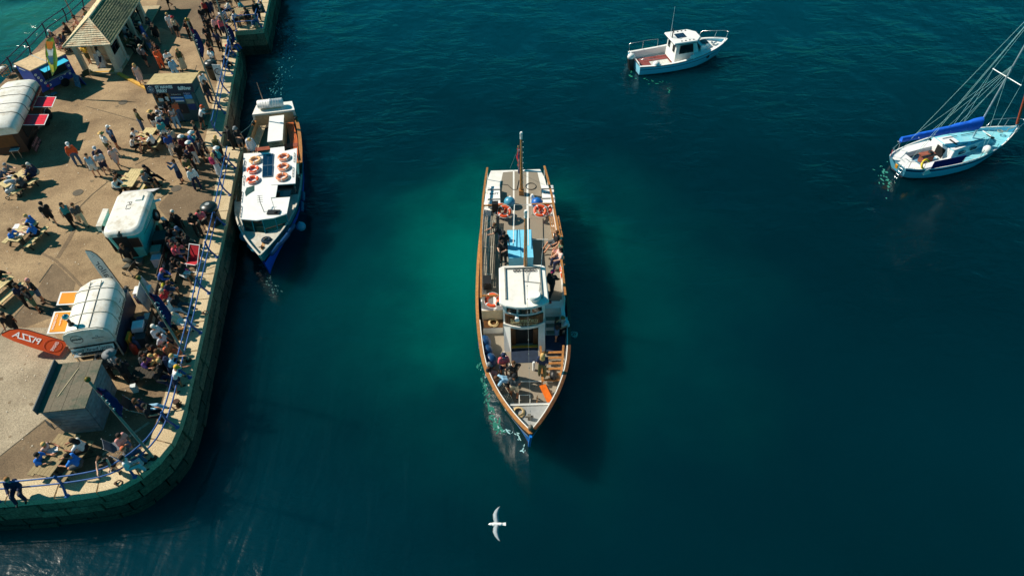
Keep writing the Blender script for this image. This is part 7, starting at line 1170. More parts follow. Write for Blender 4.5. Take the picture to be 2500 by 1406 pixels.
_hd = capmesh([((0.0, 0, 0.02), (-0.012, 0, 0.03), 0.082, 0.085), ((0.03, 0, -0.045), (0.035, 0, -0.06), 0.052, 0.042), ((0.085, 0, -0.005), (0.096, 0, -0.02), 0.012, 0.014), ((0.0, 0.082, -0.005), (-0.005, 0.085, 0.015), 0.016, 0.018), ((0.0, -0.082, -0.005), (-0.005, -0.085, 0.015), 0.016, 0.018), ((-0.02, 0, -0.06), (-0.03, 0, -0.11), 0.048, 0.05), ((0.074, 0.03, 0.03), (0.074, -0.03, 0.03), 0.014, 0.014)], 0.013, 0.012)
PCACHE = {}
def pose_mesh(pose, kind):
    key = (pose, kind)
    if key in PCACHE: return PCACHE[key]
    J = PCACHE.get(('J', pose)) or skel(**POSES[pose]); PCACHE[('J', pose)] = J; B = body_caps(J); n = 'p_%s_%s' % (pose, kind)
    if kind == 'body':
        v, f = capmesh(B, 0.026, 0.016); R, o = rotm(J); hv = _hd[0] @ R.T + o; m = MB(); m.v = [tuple(x) for x in v] + [tuple(x) for x in hv]; m.f = [tuple(int(i) for i in q) for q in f] + [tuple(int(i) + len(v) for i in q) for q in _hd[1]]; m.sm = [True] * len(m.f); hands(m, J); me = m.mesh(n)
    elif kind in ('tee', 'long', 'vest'):
        c = B[0:4]; arms = J['arm']
        if kind == 'tee': c = c + [(s, s + (e - s) * 0.72, 0.056, 0.054) for s, e, w, d in arms]
        if kind == 'long': c = c + [(s, e, 0.055, 0.046) for s, e, w, d in arms] + [(e, e + (w - e) * 0.9, 0.046, 0.038) for s, e, w, d in arms]
        v, f = capmesh(c, 0.027, 0.014, 0.016); me = npmesh(n, v, f)
    elif kind in ('trousers', 'shorts', 'skirt', 'dress'):
        p = J['pel']; c = [(p + [0, 0.06, 0.0], p + [0, 0.06, 0.06] , 0.10, 0.098), (p + [0, -0.06, 0.0], p + [0, -0.06, 0.06], 0.10, 0.098)]
        for h, k, a in J['leg']:
            if kind == 'trousers': c += [(h, k, 0.092, 0.066), (k, k + (a - k) * 0.93, 0.066, 0.056)]
            elif kind == 'shorts': c += [(h, h + (k - h) * 0.78, 0.094, 0.084)]
            else:
                kk = k if kind == 'skirt' else k + (a - k) * 0.6; mid = sum(q[1 if kind == 'skirt' else 2] for q in J['leg']) / 2
                c += [(h, kk * 0.8 + mid * 0.2, 0.10, 0.11)]
        if kind in ('skirt', 'dress'):
            kn = (J['leg'][0][1] + J['leg'][1][1]) / 2; c += [(p, kn, 0.12, 0.15)]
            if kind == 'dress': an = (J['leg'][0][2] + J['leg'][1][2]) / 2; c += [(kn, kn + (an - kn) * 0.6, 0.15, 0.17)]
        v, f = capmesh(c, 0.027, 0.014, 0.014); me = npmesh(n, v, f)
    elif kind in ('shoe0', 'shoe1'):
        a = J['leg'][int(kind[-1])][2]; c = [(a + [-0.035, 0, -0.036], a + [0.135, 0, -0.046], 0.044, 0.036)]; v, f = capmesh(c, 0.024, 0.01); me = npmesh(n, v, f)
    elif kind in ('short', 'longhair', 'bun'):
        c = [((-0.015, 0, 0.045), (-0.02, 0, 0.05), 0.088, 0.09), ((-0.045, 0, 0.0), (-0.05, 0, -0.02), 0.075, 0.07)]
        if kind == 'longhair': c += [((-0.05, 0.045, 0.0), (-0.075, 0.06, -0.2), 0.06, 0.05), ((-0.05, -0.045, 0.0), (-0.075, -0.06, -0.2), 0.06, 0.05), ((-0.06, 0, 0), (-0.085, 0, -0.24), 0.06, 0.05)]
        if kind == 'bun': c += [((-0.09, 0, 0.07), (-0.11, 0, 0.08), 0.045, 0.04)]
        v, f = capmesh(c, 0.018, 0.012, 0.006); R, o = rotm(J); me = npmesh(n, v @ R.T + o, f)
    else:
        m = MB()
        if kind == 'cap': m.lathe([(0.105, -0.01), (0.108, 0.03), (0.095, 0.085), (0.05, 0.12), (0.005, 0.128)], 14, (-0.01, 0, 0.03)); m.loft([[(0.06, -0.08, 0.025), (0.06, 0.08, 0.025), (0.06, 0.08, 0.035), (0.06, -0.08, 0.035)], [(0.18, -0.05, 0.005), (0.18, 0.05, 0.005), (0.18, 0.05, 0.015), (0.18, -0.05, 0.015)]])
        if kind == 'brim': m.lathe([(0.10, 0.02), (0.19, 0.012), (0.20, 0.02), (0.105, 0.035), (0.098, 0.10), (0.06, 0.125), (0.005, 0.128)], 16, (-0.01, 0, 0.035))
        if kind == 'bigbrim': m.lathe([(0.10, 0.02), (0.30, -0.01), (0.31, 0.0), (0.12, 0.035), (0.10, 0.12), (0.07, 0.16), (0.005, 0.165)], 18, (-0.01, 0, 0.035))
        if kind == 'bucket': m.lathe([(0.16, -0.03), (0.165, -0.025), (0.115, 0.04), (0.10, 0.11), (0.005, 0.118)], 14, (-0.01, 0, 0.03))
        if kind == 'pack':
            ch = J['chest']; m.box(ch - np.array([0.2, 0, -0.02]) * 1.0, (0.16, 0.28, 0.4), top=(0.8, 0.8)); m.ball(ch - np.array([0.2, 0, -0.12]), (0.1, 0.15, 0.15), 8, 6); 
        if kind != 'pack':
            R, o = rotm(J); m.v = [tuple(R @ np.array(q) + o) for q in m.v]
        me = m.mesh(n)
    PCACHE[key] = me; return me
CL = dict(k=(20, 22, 26), w=(232, 232, 228), n=(24, 38, 70), g=(120, 126, 130), G=(70, 76, 80), r=(186, 38, 46), m=(96, 30, 44), o=(222, 92, 44), y=(226, 176, 50), b=(30, 120, 214), B=(44, 84, 160), l=(150, 196, 224), t=(40, 150, 160), p=(228, 160, 150), P=(240, 196, 186), c=(208, 190, 160), v=(74, 78, 46), d=(70, 96, 128), u=(90, 60, 130), e=(226, 100, 110), x=(196, 200, 206), f=(214, 110, 70), h=(92, 60, 34), i=(206, 168, 104), j=(44, 32, 24), q=(150, 104, 56), s=(220, 216, 206), z=(180, 40, 90), a=(80, 110, 84))
SK = [(214, 158, 126), (198, 138, 104), (226, 176, 148), (170, 112, 80)]
def cm(k): return M('cloth_' + k, CL[k], rough=0.85, var=0.14, scale=14)
ACC = {'short': 'hair', 'longhair': 'hair', 'bun': 'hair', 'cap': 'cap', 'brim': 'hat', 'bigbrim': 'hat', 'bucket': 'hat', 'pack': 'backpack'}
HEADZ = {}
def person(x, y, pose, face, top, leg, head, label, z=QZ, s=1.0, shoes='k', sk=None, group='people on the quay', feet=False):
    """x, y: pixel of the head centre; top/leg/head: style:colour codes"""
    J = PCACHE.get(('J', pose)) or skel(**POSES[pose]); PCACHE[('J', pose)] = J
    a = math.radians(face); hv = J['head'] * s; q = P(x, y, z + hv[2]); bx = q[0] - (hv[0] * math.cos(a)); by = q[1] - (hv[0] * math.sin(a))
    o = thing('person', label, 'person', (bx, by, z), a, group); o.scale = (s, s, s); rn = random.Random(int(x * 7 + y)); sk = SK[rn.randint(0, 3)] if sk is None else SK[sk]
    def part(kind, name, mat):
        c = bpy.data.objects.new(name, pose_mesh(pose, kind)); COL.objects.link(c); c.parent = o
        if not c.data.materials: c.data.materials.append(mat)
        c.material_slots[0].link = 'OBJECT'; c.material_slots[0].material = mat
    part('body', 'body', M('skin_%d' % sk[0], sk, rough=0.6, var=0.06)); part('shoe0', 'shoe', cm(shoes)); part('shoe1', 'shoe', cm(shoes))
    ts, tc_ = top.split(':'); part(ts, 'shirt', cm(tc_)); ls, lc = leg.split(':'); part(ls, {'trousers': 'trousers', 'shorts': 'shorts', 'skirt': 'skirt', 'dress': 'skirt'}[ls], cm(lc))
    for h in head.split():
        hs, hc = h.split(':'); part(hs, ACC[hs], cm(hc))
    return o
S, T, Lg, V = 'stand', 'tee:', 'long:', 'vest:'
PEOPLE = [
 # around the shelter and blue trailer
 (155, 59, 'floor', 200, 'tee:k', 'trousers:k', 'short:j', 'person in black sitting on the inner quay edge by the navy railing'), (180, 45, 'floor', 200, 'vest:p', 'shorts:c', 'bun:j', 'person in pink vest sitting on the inner quay edge'), (203, 24, 'floor', 170, 'vest:a', 'shorts:w', 'short:j', 'person in green top sitting on quay edge beside the shelter'),
 (129, 90, 'sit', 330, 'vest:p', 'skirt:p', 'longhair:j', 'person in dusty pink dress on a folding chair by inner railing'), (147, 88, 'sit', 350, 'tee:n', 'trousers:k', 'short:j', 'person in navy seated beside dark pushchair'), (120, 78, 'sit', 0, 'tee:G', 'shorts:k', 'cap:w', 'person in white cap seated behind the folding chair'),
 (200, 110, 'back', 70, 'tee:y', 'shorts:v', 'short:g', 'person in mustard yellow t-shirt and olive shorts under the shelter'), (235, 117, 'walk', 40, 'tee:w', 'shorts:n', 'longhair:j', 'person in white t-shirt and navy shorts walking under the shelter'),
 (335, 12, S, 100, 'long:k', 'trousers:k', 'cap:w', 'person in black with white cap beside the far shelter column'), (358, 46, 'phone', 250, 'long:G', 'trousers:k', 'longhair:j', 'person in dark jacket with long dark hair outside the shelter'), (340, 58, 'ease', 200, 'long:B', 'dress:B', 'short:s', 'white haired person in long blue dress at the shelter edge'),
 (299, 62, 'sit', 0, 'long:x', 'trousers:d', 'short:s', 'grey haired person in pale shirt seated in shelter shade'), (312, 76, 'sit', 350, 'tee:k', 'shorts:v', 'short:j', 'person in black seated on the shelter bench'), (318, 48, 'sit', 5, 'tee:n', 'trousers:k', 'short:h', 'person in navy seated deeper along the shelter bench'), (352, 86, 'walk', 260, 'tee:G', 'shorts:d', 'short:g', 'person in grey walking out of shelter shade'),
 (341, 114, 'ease', 60, 'tee:g', 'shorts:k', 'cap:c pack:G', 'person in grey top and black shorts with dark backpack'), (375, 108, 'crossed', 300, 'tee:k', 'trousers:n', 'short:h', 'person in black t-shirt behind a person in orange'), (378, 121, 'carry', 320, 'long:o', 'trousers:o', 'short:j', 'person in bright orange outfit carrying something'), (327, 160, 'walk2', 300, 'vest:P', 'skirt:P', 'longhair:i', 'blonde person in pale pink dress walking over the yellow kerb'),
 # top of the quay
 (398, -22, 'walk', 250, 'tee:n', 'shorts:k', 'short:j', 'person in navy walking at the far end of the tarmac'), (407, 36, S, 320, 'tee:w', 'shorts:w', 'short:i', 'fair haired person in white beside someone with red bandana'), (420, 44, 'ease', 80, 'vest:c', 'shorts:k', 'cap:r', 'person with red bandana, tan vest and black shorts'),
 (452, 54, 'phone', 280, 'tee:k', 'trousers:k', 'short:h', 'person in black behind the blue flag'), (459, 49, S, 200, 'tee:k', 'trousers:n', 'short:i', 'fair haired person in dark clothes behind the blue flag'), (405, 128, 'phone', 310, 'tee:w', 'trousers:k', 'short:j', 'dark haired person in white t-shirt behind the kiosk'), (415, 145, 'ease', 330, 'long:l', 'trousers:l', 'short:j', 'person in pale blue and white stripes right behind the kiosk'), (432, 123, 'ease', 300, 'vest:v', 'dress:c', 'longhair:i', 'blonde person in long olive and tan dress behind the kiosk'), (441, 176, S, 270, 'tee:k', 'trousers:k', 'short:h', 'child in black directly behind the kiosk roof'),
 (502, 43, 'hips', 280, 'tee:k', 'trousers:k', 'short:j', 'person in black with hands on hips on the tarmac'), (499, 66, 'crossed', 270, 'long:k', 'trousers:k', 'short:j', 'tall person in black with folded arms on the tarmac'), (521, 43, 'ease', 310, 'long:P', 'trousers:k', 'short:h', 'person in pale pink shirt next to one in red'), (537, 46, 'walk', 290, 'long:e', 'trousers:n', 'short:j', 'person in coral red top and navy trousers at the far railing'), (505, 101, 'phone', 260, 'vest:k', 'shorts:m', 'short:j', 'person in black vest near the domed bin behind kiosk'), (511, 121, 'back', 70, 'tee:w', 'trousers:G', 'short:h', 'person in white t-shirt standing over the bin behind the kiosk'),
 (495, 3, 'walk', 290, 'vest:r', 'trousers:k', 'short:j', 'person in red vest walking with someone in navy'), (507, 1, 'walk2', 290, 'tee:n', 'shorts:n', 'short:h', 'person in navy t-shirt and shorts walking beside red vest'), (536, 14, 'table', 60, 'tee:k', 'trousers:w', 'short:j', 'person in black t-shirt seated on the projecting block'), (552, 3, 'sit', 200, 'long:s', 'trousers:k', 'short:h', 'person in white patterned shirt seated on the projecting block'), (580, 4, 'slump', 200, 'tee:t', 'shorts:t', 'short:j', 'person in teal leaning forward on a block bench'), (620, 6, S, 300, 'long:k', 'trousers:k', 'short:j', 'person in black standing at the outer block railing'), (636, 8, 'sit', 180, 'tee:G', 'trousers:k', 'short:h', 'person in grey sitting at the far corner of block railing'),
 (617, 45, 'floor', 340, 'tee:d', 'shorts:c', 'short:j', 'person in slate blue sitting on the block front edge'), (564, 95, 'floor', 0, 'tee:n', 'trousers:B', 'short:j pack:b', 'person in navy with blue rucksack sitting on the steps edge'), (553, 114, 'floor', 0, 'tee:k', 'trousers:d', 'cap:r', 'person in black with reddish cap sitting on the steps edge'), (489, 179, 'ease', 340, 'long:w', 'trousers:n', 'short:i', 'fair person in white jacket at the kiosk side'), (498, 200, S, 340, 'long:k', 'trousers:n', 'short:j', 'person in black print top at the kiosk side'), (492, 262, 'rail', 20, 'tee:w', 'shorts:k', 'cap:o', 'person in white with orange cap leaning on the kiosk side railing'),
 # kiosk queue
 (330, 270, 'ease', 40, 'long:v', 'trousers:d', 'short:h', 'person in dark olive top and jeans left of the queue table'), (366, 274, 'ease', 290, 'tee:k', 'shorts:w', 'brim:i', 'person in black print t-shirt and straw hat by the table'), (382, 263, 'phone', 20, 'long:x', 'trousers:d', 'short:h', 'person in pale grey shirt in the kiosk queue'), (388, 298, S, 320, 'tee:t', 'shorts:n', 'cap:n', 'child in teal t-shirt and navy cap at the table end'), (405, 249, 'ease', 290, 'tee:k', 'skirt:k', 'longhair:j', 'person in black dress with long dark hair at the kiosk'), (415, 264, 'crossed', 300, 'vest:P', 'trousers:l', 'longhair:j', 'person in pink vest and pale jeans with folded arms'), (425, 247, 'carry', 300, 'tee:f', 'trousers:d', 'cap:G', 'person in orange patterned top and jeans at the kiosk'), (384, 279, S, 330, 'tee:w', 'shorts:G', 'short:j', 'person in white tucked between straw hat and child'),
 (324, 317, 'table', 0, 'tee:w', 'shorts:k', 'short:j', 'dark haired person in white t-shirt at the heaped table'), (322, 335, 'table', 5, 'vest:w', 'shorts:k', 'short:j', 'person in white vest and black shorts at the heaped table'), (360, 329, 'table', 185, 'tee:w', 'shorts:k', 'short:h', 'person in white t-shirt across the heaped table'), (391, 312, 'slump', 180, 'tee:s', 'trousers:n', 'short:j', 'person in cream t-shirt at the kiosk end of the heaped table'), (405, 330, S, 320, 'tee:B', 'trousers:w', 'short:j', 'child in blue t-shirt and white trousers in the queue'), (430, 353, 'ease', 310, 'tee:k', 'shorts:k', 'short:h', 'person in black t-shirt between white hats'), (442, 335, 'ease', 300, 'tee:m', 'trousers:k', 'brim:w', 'person in maroon with white sunhat and black trousers'), (460, 350, 'carry', 300, 'vest:m', 'trousers:w', 'brim:w', 'person in maroon vest, white trousers and white sunhat'), (467, 325, 'back', 60, 'tee:t', 'trousers:n', 'brim:w pack:B', 'person in sunhat with large blue backpack'),
 (526, 335, S, 60, 'vest:v', 'trousers:k', 'longhair:i pack:v', 'blonde person with green backpack near the steps'), (553, 312, 'carry', 200, 'long:k', 'trousers:k', 'short:j', 'crew member in black holding a rope at the steps'), (574, 315, 'carry', 330, 'tee:k', 'shorts:G', 'bucket:g', 'person in black vest and grey bucket hat at the steps'), (609, 342, 'bend', 300, 'long:x', 'dress:x', 'longhair:i', 'blonde person in grey cardigan stepping onto the moored boat'), (529, 363, 'walk', 30, 'tee:t', 'trousers:n', 'brim:w pack:n', 'person in white hat with navy backpack boarding'), (519, 378, 'ease', 60, 'vest:P', 'dress:x', 'longhair:i pack:z', 'blonde person in floral dress with pink backpack'),
 (422, 394, 'photo', 200, 'long:d', 'skirt:n', 'short:h', 'person in grey blue top raising a camera'), (450, 388, 'carry', 320, 'tee:v', 'shorts:k', 'short:h', 'person in dark olive t-shirt behind white jacket'), (463, 412, 'ease', 310, 'long:w', 'trousers:n', 'short:i', 'person in white jacket and navy trousers with a bag'),
 (352, 408, 'legsout', 350, 'tee:k', 'trousers:k', 'cap:k', 'person in black with black cap on the empty table bench'), (348, 422, 'sit', 350, 'tee:g', 'shorts:k', 'short:a', 'person in grey t-shirt on the empty table bench'), (281, 424, 'table', 0, 'tee:k', 'shorts:k', 'short:j', 'person in black leaning on the empty table'), (281, 438, 'slump', 350, 'long:w', 'trousers:k', 'short:h', 'person in white leaning at the empty table corner'),
 # open quay
 (165, 353, 'ease', 300, 'long:o', 'trousers:d', 'cap:w', 'person in rust orange jumper and jeans with white cap'), (263, 311, 'back', 60, 'tee:d', 'shorts:n', 'cap:w', 'person in slate t-shirt and white cap seen from behind'), (247, 327, 'ease', 60, 'tee:w', 'shorts:v', 'brim:i', 'person in white t-shirt, olive shorts and straw hat'), (269, 361, 'walk2', 320, 'tee:P', 'shorts:P', 'short:h pack:k', 'person in pale pink with black backpack walking'), (231, 363, 'ease', 300, 'tee:n', 'shorts:n', 'cap:x', 'person in navy with pale cap in the open square group'), (236, 376, 'phone', 300, 'tee:x', 'shorts:n', 'short:h', 'person in pale t-shirt and navy shorts looking down'), (210, 380, 'ease', 290, 'vest:l', 'shorts:w', 'short:h', 'person in pale blue vest and white shorts'),
 (12, 403, 'table', 350, 'tee:g', 'shorts:k', 'short:g', 'grey haired person at the pushchair table'), (58, 408, 'slump', 200, 'long:n', 'trousers:n', 'short:h', 'large person in navy at the pushchair table'), (68, 402, 'table', 200, 'tee:n', 'trousers:c', 'short:s', 'white haired person in navy at the pushchair table corner'), (38, 432, 'table', 170, 'tee:G', 'shorts:k', 'short:j', 'dark haired person facing away at the pushchair table'), (-4, 418, 'table', 350, 'tee:d', 'trousers:k', 'short:h', 'person in blue grey at the hidden end of pushchair table'),
 (100, 498, 'walk', 310, 'tee:k', 'shorts:k', 'cap:k', 'person in all black with walking stick and cap'), (150, 500, 'walk2', 320, 'vest:t', 'trousers:k', 'longhair:j', 'person in teal vest and black trousers walking'), (177, 501, 'walk', 310, 'tee:G', 'trousers:c', 'short:h', 'person in dark grey t-shirt and tan trousers walking'),
 (62, 528, 'table', 190, 'tee:b', 'shorts:k', 'short:i', 'fair person in bright blue at the table far end'), (66, 549, 'table', 190, 'tee:b', 'shorts:k', 'short:j', 'dark haired person in bright blue facing the table'), (24, 562, 'table', 10, 'tee:b', 'trousers:G', 'short:h', 'person in bright blue alone on one side of the table'), (66, 685, 'crossed', 230, 'tee:k', 'shorts:d', 'short:p', 'balding person in black t-shirt and denim shorts'), (37, 696, 'ease', 320, 'tee:n', 'trousers:k', 'longhair:j', 'dark haired person in navy within a trio'), (57, 707, 'hips', 60, 'tee:k', 'shorts:a', 'cap:k', 'person in black t-shirt and green shorts within a trio'),
 (-6, 662, 'table', 0, 'tee:k', 'trousers:k', 'short:j', 'person in black at the shaded table half out of view'), (6, 768, 'walk', 300, 'tee:k', 'shorts:k', 'short:j', 'person in black at the pavement seam by the pizza flag'),
 # turquoise trailer and benches along the water
 (297, 601, S, 280, 'tee:k', 'trousers:k', 'short:h', 'stall worker in black standing at the turquoise trailer door'), (253, 557, 'ease', 60, 'tee:s', 'trousers:k', 'short:j', 'person in cream at the turquoise trailer counter'), (420, 518, 'back', 250, 'long:k', 'trousers:k', 'short:s', 'white haired person in black suit'), (398, 536, 'sit', 0, 'tee:k', 'trousers:v', 'cap:x', 'person in black and pale cap behind the dark chest'), (430, 558, 'slump', 340, 'tee:G', 'trousers:k', 'cap:d', 'person in dark grey slumped on bench near spare wheel'), (466, 526, 'phone', 300, 'tee:k', 'trousers:k', 'longhair:j', 'person in black looking at a phone by the domed bin'), (484, 517, 'phone', 280, 'tee:e', 'shorts:k', 'short:h', 'person in coral top beside the domed bin'), (408, 560, 'sit', 350, 'tee:k', 'shorts:w', 'short:j', 'person in black and white on the bench behind'),
 (420, 598, 'sit', 10, 'tee:e', 'trousers:k', 'short:h', 'person in coral pink on the bench by turquoise trailer'), (436, 599, 'slump', 0, 'tee:e', 'shorts:d', 'short:j', 'person in coral and denim shorts on same bench'), (421, 634, 'table', 340, 'tee:k', 'trousers:k', 'short:j', 'dark haired person in black on bench behind deckchair'), (395, 661, 'slump', 0, 'long:B', 'trousers:v', 'cap:e', 'person in denim shirt and pink cap on bench'), (395, 710, 'sit', 350, 'tee:r', 'shorts:w', 'short:c', 'person in red and white under the blue flag'), (403, 736, 'legsout', 350, 'tee:w', 'trousers:x', 'short:h', 'person in white stretched out by the menu board'), (412, 764, 'recline', 350, 'long:c', 'trousers:s', 'short:q', 'person in cream leaning back beside the flagpole'),
 (374, 798, 'sit', 340, 'long:x', 'trousers:G', 'cap:s', 'person in pale grey with white hat by pizza boxes'), (388, 818, 'legsout', 350, 'tee:x', 'shorts:k', 'short:j', 'person in grey stretching legs by the pizza boxes'), (403, 839, 'sit', 350, 'long:f', 'skirt:f', 'short:j', 'person in orange floral dress on table bench'), (346, 863, 'table', 350, 'tee:G', 'trousers:k', 'longhair:j', 'dark haired person at the crowded table'), (353, 877, 'table', 350, 'tee:u', 'trousers:d', 'short:j', 'child in purple at the crowded table'), (367, 869, 'slump', 190, 'tee:i', 'shorts:d', 'short:i', 'blond person in tan at the crowded table'), (388, 881, 'legsout', 340, 'tee:k', 'shorts:k', 'short:i', 'blond person in black with bare legs at table end'), (419, 869, 'rail', 10, 'tee:l', 'shorts:n', 'short:i pack:n', 'child in pale blue leaning on the railing'), (430, 897, 'rail', 20, 'tee:w', 'shorts:n', 'cap:y', 'child in white and yellow cap at the railing'),
 (267, 864, 'ease', 70, 'long:x', 'trousers:k', 'bigbrim:g', 'person in very wide grey sunhat at the pizza hatch'), (239, 871, S, 80, 'long:G', 'trousers:k', 'cap:k', 'person in dark cap right at the pizza hatch'), (330, 978, 'recline', 5, 'vest:n', 'trousers:l', 'longhair:h', 'person in navy vest and pale trousers reclining'),
 (107, 1085, 'table', 350, 'vest:P', 'shorts:c', 'short:i', 'fair person in pink vest at the weathered table'), (90, 1110, 'table', 0, 'tee:b', 'trousers:k', 'short:j', 'person in bright blue at the weathered table hut side'), (176, 1076, 'table', 190, 'tee:w', 'shorts:k', 'longhair:j', 'dark haired person in white at the weathered table'), (163, 1113, 'table', 190, 'tee:b', 'shorts:G', 'short:j', 'person in bright blue at the table railing side'),
 (290, 1063, 'phone', 340, 'tee:p', 'shorts:d', 'short:j', 'person in dusty pink standing under the flagpole'), (301, 1095, 'sit', 30, 'tee:G', 'trousers:d', 'short:f', 'red haired person seated under the flagpole'), (298, 1117, 'sit', 30, 'tee:w', 'trousers:x', 'short:j', 'dark haired person seated against the curved railing'), (243, 1122, 'rail', 290, 'vest:k', 'shorts:k', 'bun:h', 'person in black vest leaning on the curved railing'), (17, 1171, 'sit', 290, 'long:n', 'trousers:n', 'short:q', 'person in navy perched by the railing near frame edge'),
 # further figures in the dense strip along the water and the shade
 (448, 575, 'sit', 350, 'tee:k', 'trousers:k', 'short:j', 'person in black at the near end of the spare wheel bench'), (410, 584, 'sit', 0, 'tee:G', 'trousers:k', 'longhair:j', 'dark haired person in grey beside the dark chest'), (437, 645, 'sit', 340, 'tee:k', 'shorts:w', 'short:j', 'person in black top and white shorts beside the magenta bag'), (410, 690, 'slump', 350, 'tee:n', 'shorts:d', 'short:h', 'person in navy bent over below the blue flag'), (420, 722, 'legsout', 350, 'tee:k', 'trousers:G', 'short:j', 'person in black stretching toward the railing'), (392, 776, 'sit', 350, 'tee:n', 'trousers:k', 'short:j', 'person in navy behind the pizza box stack'), (362, 846, 'sit', 340, 'tee:k', 'trousers:k', 'short:j', 'person in black on the crowded table bench end'), (382, 858, 'table', 190, 'vest:m', 'shorts:d', 'longhair:h', 'person in maroon vest at the crowded table'), (378, 902, 'sit', 350, 'tee:k', 'trousers:n', 'short:h', 'child in black at the hut end of crowded table'), (288, 880, 'phone', 100, 'long:k', 'trousers:k', 'short:j', 'person in black beside the wide grey sunhat'), (352, 990, 'sit', 10, 'tee:k', 'trousers:k', 'short:j', 'person in black behind the reclining person'),
 (470, 300, 'ease', 200, 'tee:k', 'trousers:n', 'short:h', 'person in black between the kiosk and backpack sunhat'), (482, 342, S, 30, 'tee:G', 'shorts:k', 'cap:k', 'person in dark grey with black cap near the railing gap'), (498, 352, 'ease', 40, 'vest:k', 'shorts:c', 'longhair:j', 'dark haired person in black vest near the railing gap'), (412, 318, S, 320, 'tee:c', 'shorts:n', 'short:h', 'child in tan t-shirt behind the blue child'), (398, 285, 'ease', 300, 'tee:n', 'trousers:k', 'short:j', 'person in navy in the middle of the kiosk queue'), (455, 372, 'phone', 310, 'tee:k', 'trousers:k', 'cap:n', 'person in black and navy cap beside black dog'),
 (545, 140, 'floor', 350, 'tee:k', 'trousers:k', 'short:j', 'person in black sitting low by the round notice'), (524, 78, 'ease', 260, 'tee:n', 'trousers:k', 'short:h', 'person in navy below the red top at far railing'), (488, 20, S, 280, 'tee:k', 'trousers:G', 'short:j', 'person in black beside the walking red vest'), (597, 22, 'table', 180, 'tee:k', 'shorts:k', 'short:j', 'person in black at the shaded block table'), (570, 30, 'table', 10, 'tee:w', 'shorts:k', 'short:j', 'person in white at the shaded block table'), (330, 90, 'sit', 340, 'long:k', 'trousers:k', 'short:j', 'person in long black sitting at shelter bench end'), (305, 92, 'sit', 350, 'tee:v', 'trousers:k', 'cap:g', 'person in olive with grey cap in shelter shade'), (371, 60, 'walk', 280, 'tee:k', 'shorts:k', 'short:j', 'person in black walking away from shelter column'),
]
for row in PEOPLE: person(*row)
FD, FB_ = 2.108, 0.955; GF = 'people aboard the ferry'
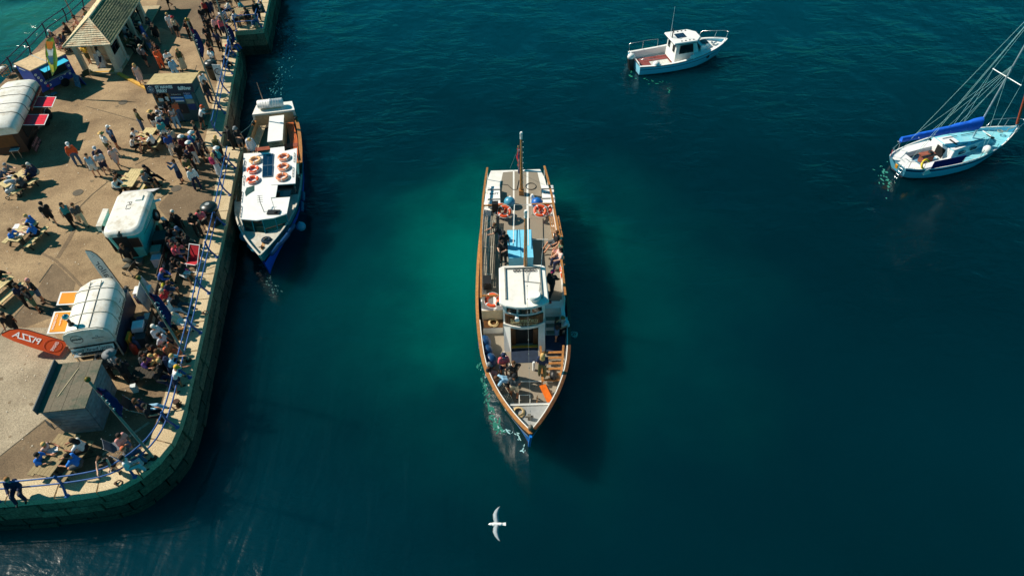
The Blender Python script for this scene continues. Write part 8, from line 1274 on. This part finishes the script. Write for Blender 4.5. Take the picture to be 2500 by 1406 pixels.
for row in [
 (1207, 550, 'rail', 200, 'tee:k', 'trousers:n', 'short:h', 'person in black leaning on the ferry slatted bench side', FD), (1230, 570, S, 280, 'tee:k', 'trousers:k', 'cap:k', 'person in black and cap beside pale blue engine box', FD), (1226, 592, 'phone', 250, 'tee:k', 'trousers:k', 'short:j', 'person in black holding a cup by the engine box', FD), (1359, 568, 'legsout', 200, 'tee:k', 'shorts:G', 'short:h', 'person in black print seated on the ferry teak bench', FD), (1369, 591, 'sit', 200, 'vest:a', 'shorts:p', 'longhair:h', 'long haired person in green on the ferry teak bench', FD), (1368, 610, 'sit', 200, 'tee:P', 'trousers:n', 'longhair:j', 'person in floral top and navy trousers on ferry bench', FD), (1349, 665, 'walk', 60, 'long:k', 'trousers:k', 'cap:z', 'person in black with pink cap beside the wheelhouse', FD),
 (1361, 779, 'carry', 10, 'tee:k', 'shorts:d', 'short:j', 'crew member in black at the ferry boarding gate', 1.11), (1374, 777, 'slump', 190, 'tee:x', 'trousers:k', 'short:q', 'person crouched low at the ferry boarding gate', 1.0),
 (1229, 868, 'crossed', 280, 'tee:e', 'shorts:n', 'cap:n', 'person in coral t-shirt and navy shorts on the fore deck', FB_), (1254, 887, 'hips', 290, 'tee:k', 'trousers:k', 'short:h', 'person in black t-shirt facing bow on fore deck', FB_), (1194, 891, 'sit', 340, 'tee:k', 'shorts:p', 'cap:g', 'person in grey cap seated among the fenders', FB_), (1212, 923, 'bend', 195, 'tee:l', 'shorts:k', 'short:h', 'person in light blue bending over the fore deck bench', FB_), (1255, 919, 'ease', 80, 'tee:G', 'shorts:c', 'cap:k', 'person in dark grey with black cap on fore deck', FB_), (1325, 867, 'back', 80, 'tee:n', 'trousers:v', 'longhair:i', 'blonde crew member in navy on the wooden steps', 1.35)]:
    person(*row[:8], z=row[8], group=GF)
# dogs
def dog(x, y, rz, c_, label, s=1.0):
    J = [((-0.28, 0, 0.42), (0.1, 0, 0.42), 0.10, 0.11), ((0.1, 0, 0.42), (0.24, 0, 0.44), 0.12, 0.10), ((0.24, 0, 0.46), (0.36, 0, 0.60), 0.075, 0.06), ((0.38, 0, 0.63), (0.42, 0, 0.63), 0.07, 0.06), ((0.44, 0, 0.61), (0.53, 0, 0.59), 0.04, 0.03), ((0.37, 0.05, 0.68), (0.33, 0.07, 0.62), 0.025, 0.02), ((0.37, -0.05, 0.68), (0.33, -0.07, 0.62), 0.025, 0.02), ((-0.33, 0, 0.46), (-0.5, 0, 0.60), 0.03, 0.015)]
    for sd in (1, -1): J += [((0.2, sd * 0.07, 0.36), (0.2, sd * 0.075, 0.2), 0.055, 0.035), ((0.2, sd * 0.075, 0.2), (0.21, sd * 0.075, 0.03), 0.032, 0.028), ((0.21, sd * 0.075, 0.03), (0.25, sd * 0.075, 0.02), 0.03, 0.025), ((-0.26, sd * 0.07, 0.38), (-0.2, sd * 0.08, 0.25), 0.08, 0.05), ((-0.2, sd * 0.08, 0.25), (-0.32, sd * 0.08, 0.15), 0.045, 0.03), ((-0.32, sd * 0.08, 0.15), (-0.3, sd * 0.08, 0.03), 0.028, 0.026), ((-0.3, sd * 0.08, 0.03), (-0.25, sd * 0.08, 0.02), 0.03, 0.025)]
    v, f = capmesh(J, 0.02, 0.014); o = bpy.data.objects.new('dog', npmesh('dog', v * s, f)); COL.objects.link(o); o.location = tuple(P(x, y, QZ)); o.rotation_euler.z = rz; o.data.materials.append(M('fur_%d' % c_[0], c_, rough=0.9, var=0.25, scale=12)); tag(o, label, 'dog')
dog(488, 392, math.radians(200), (26, 24, 24), 'black dog standing among the sunhat people'); dog(445, 822, math.radians(215), (150, 96, 44), 'brown dog by the railing beside the pizza seating', 0.95)
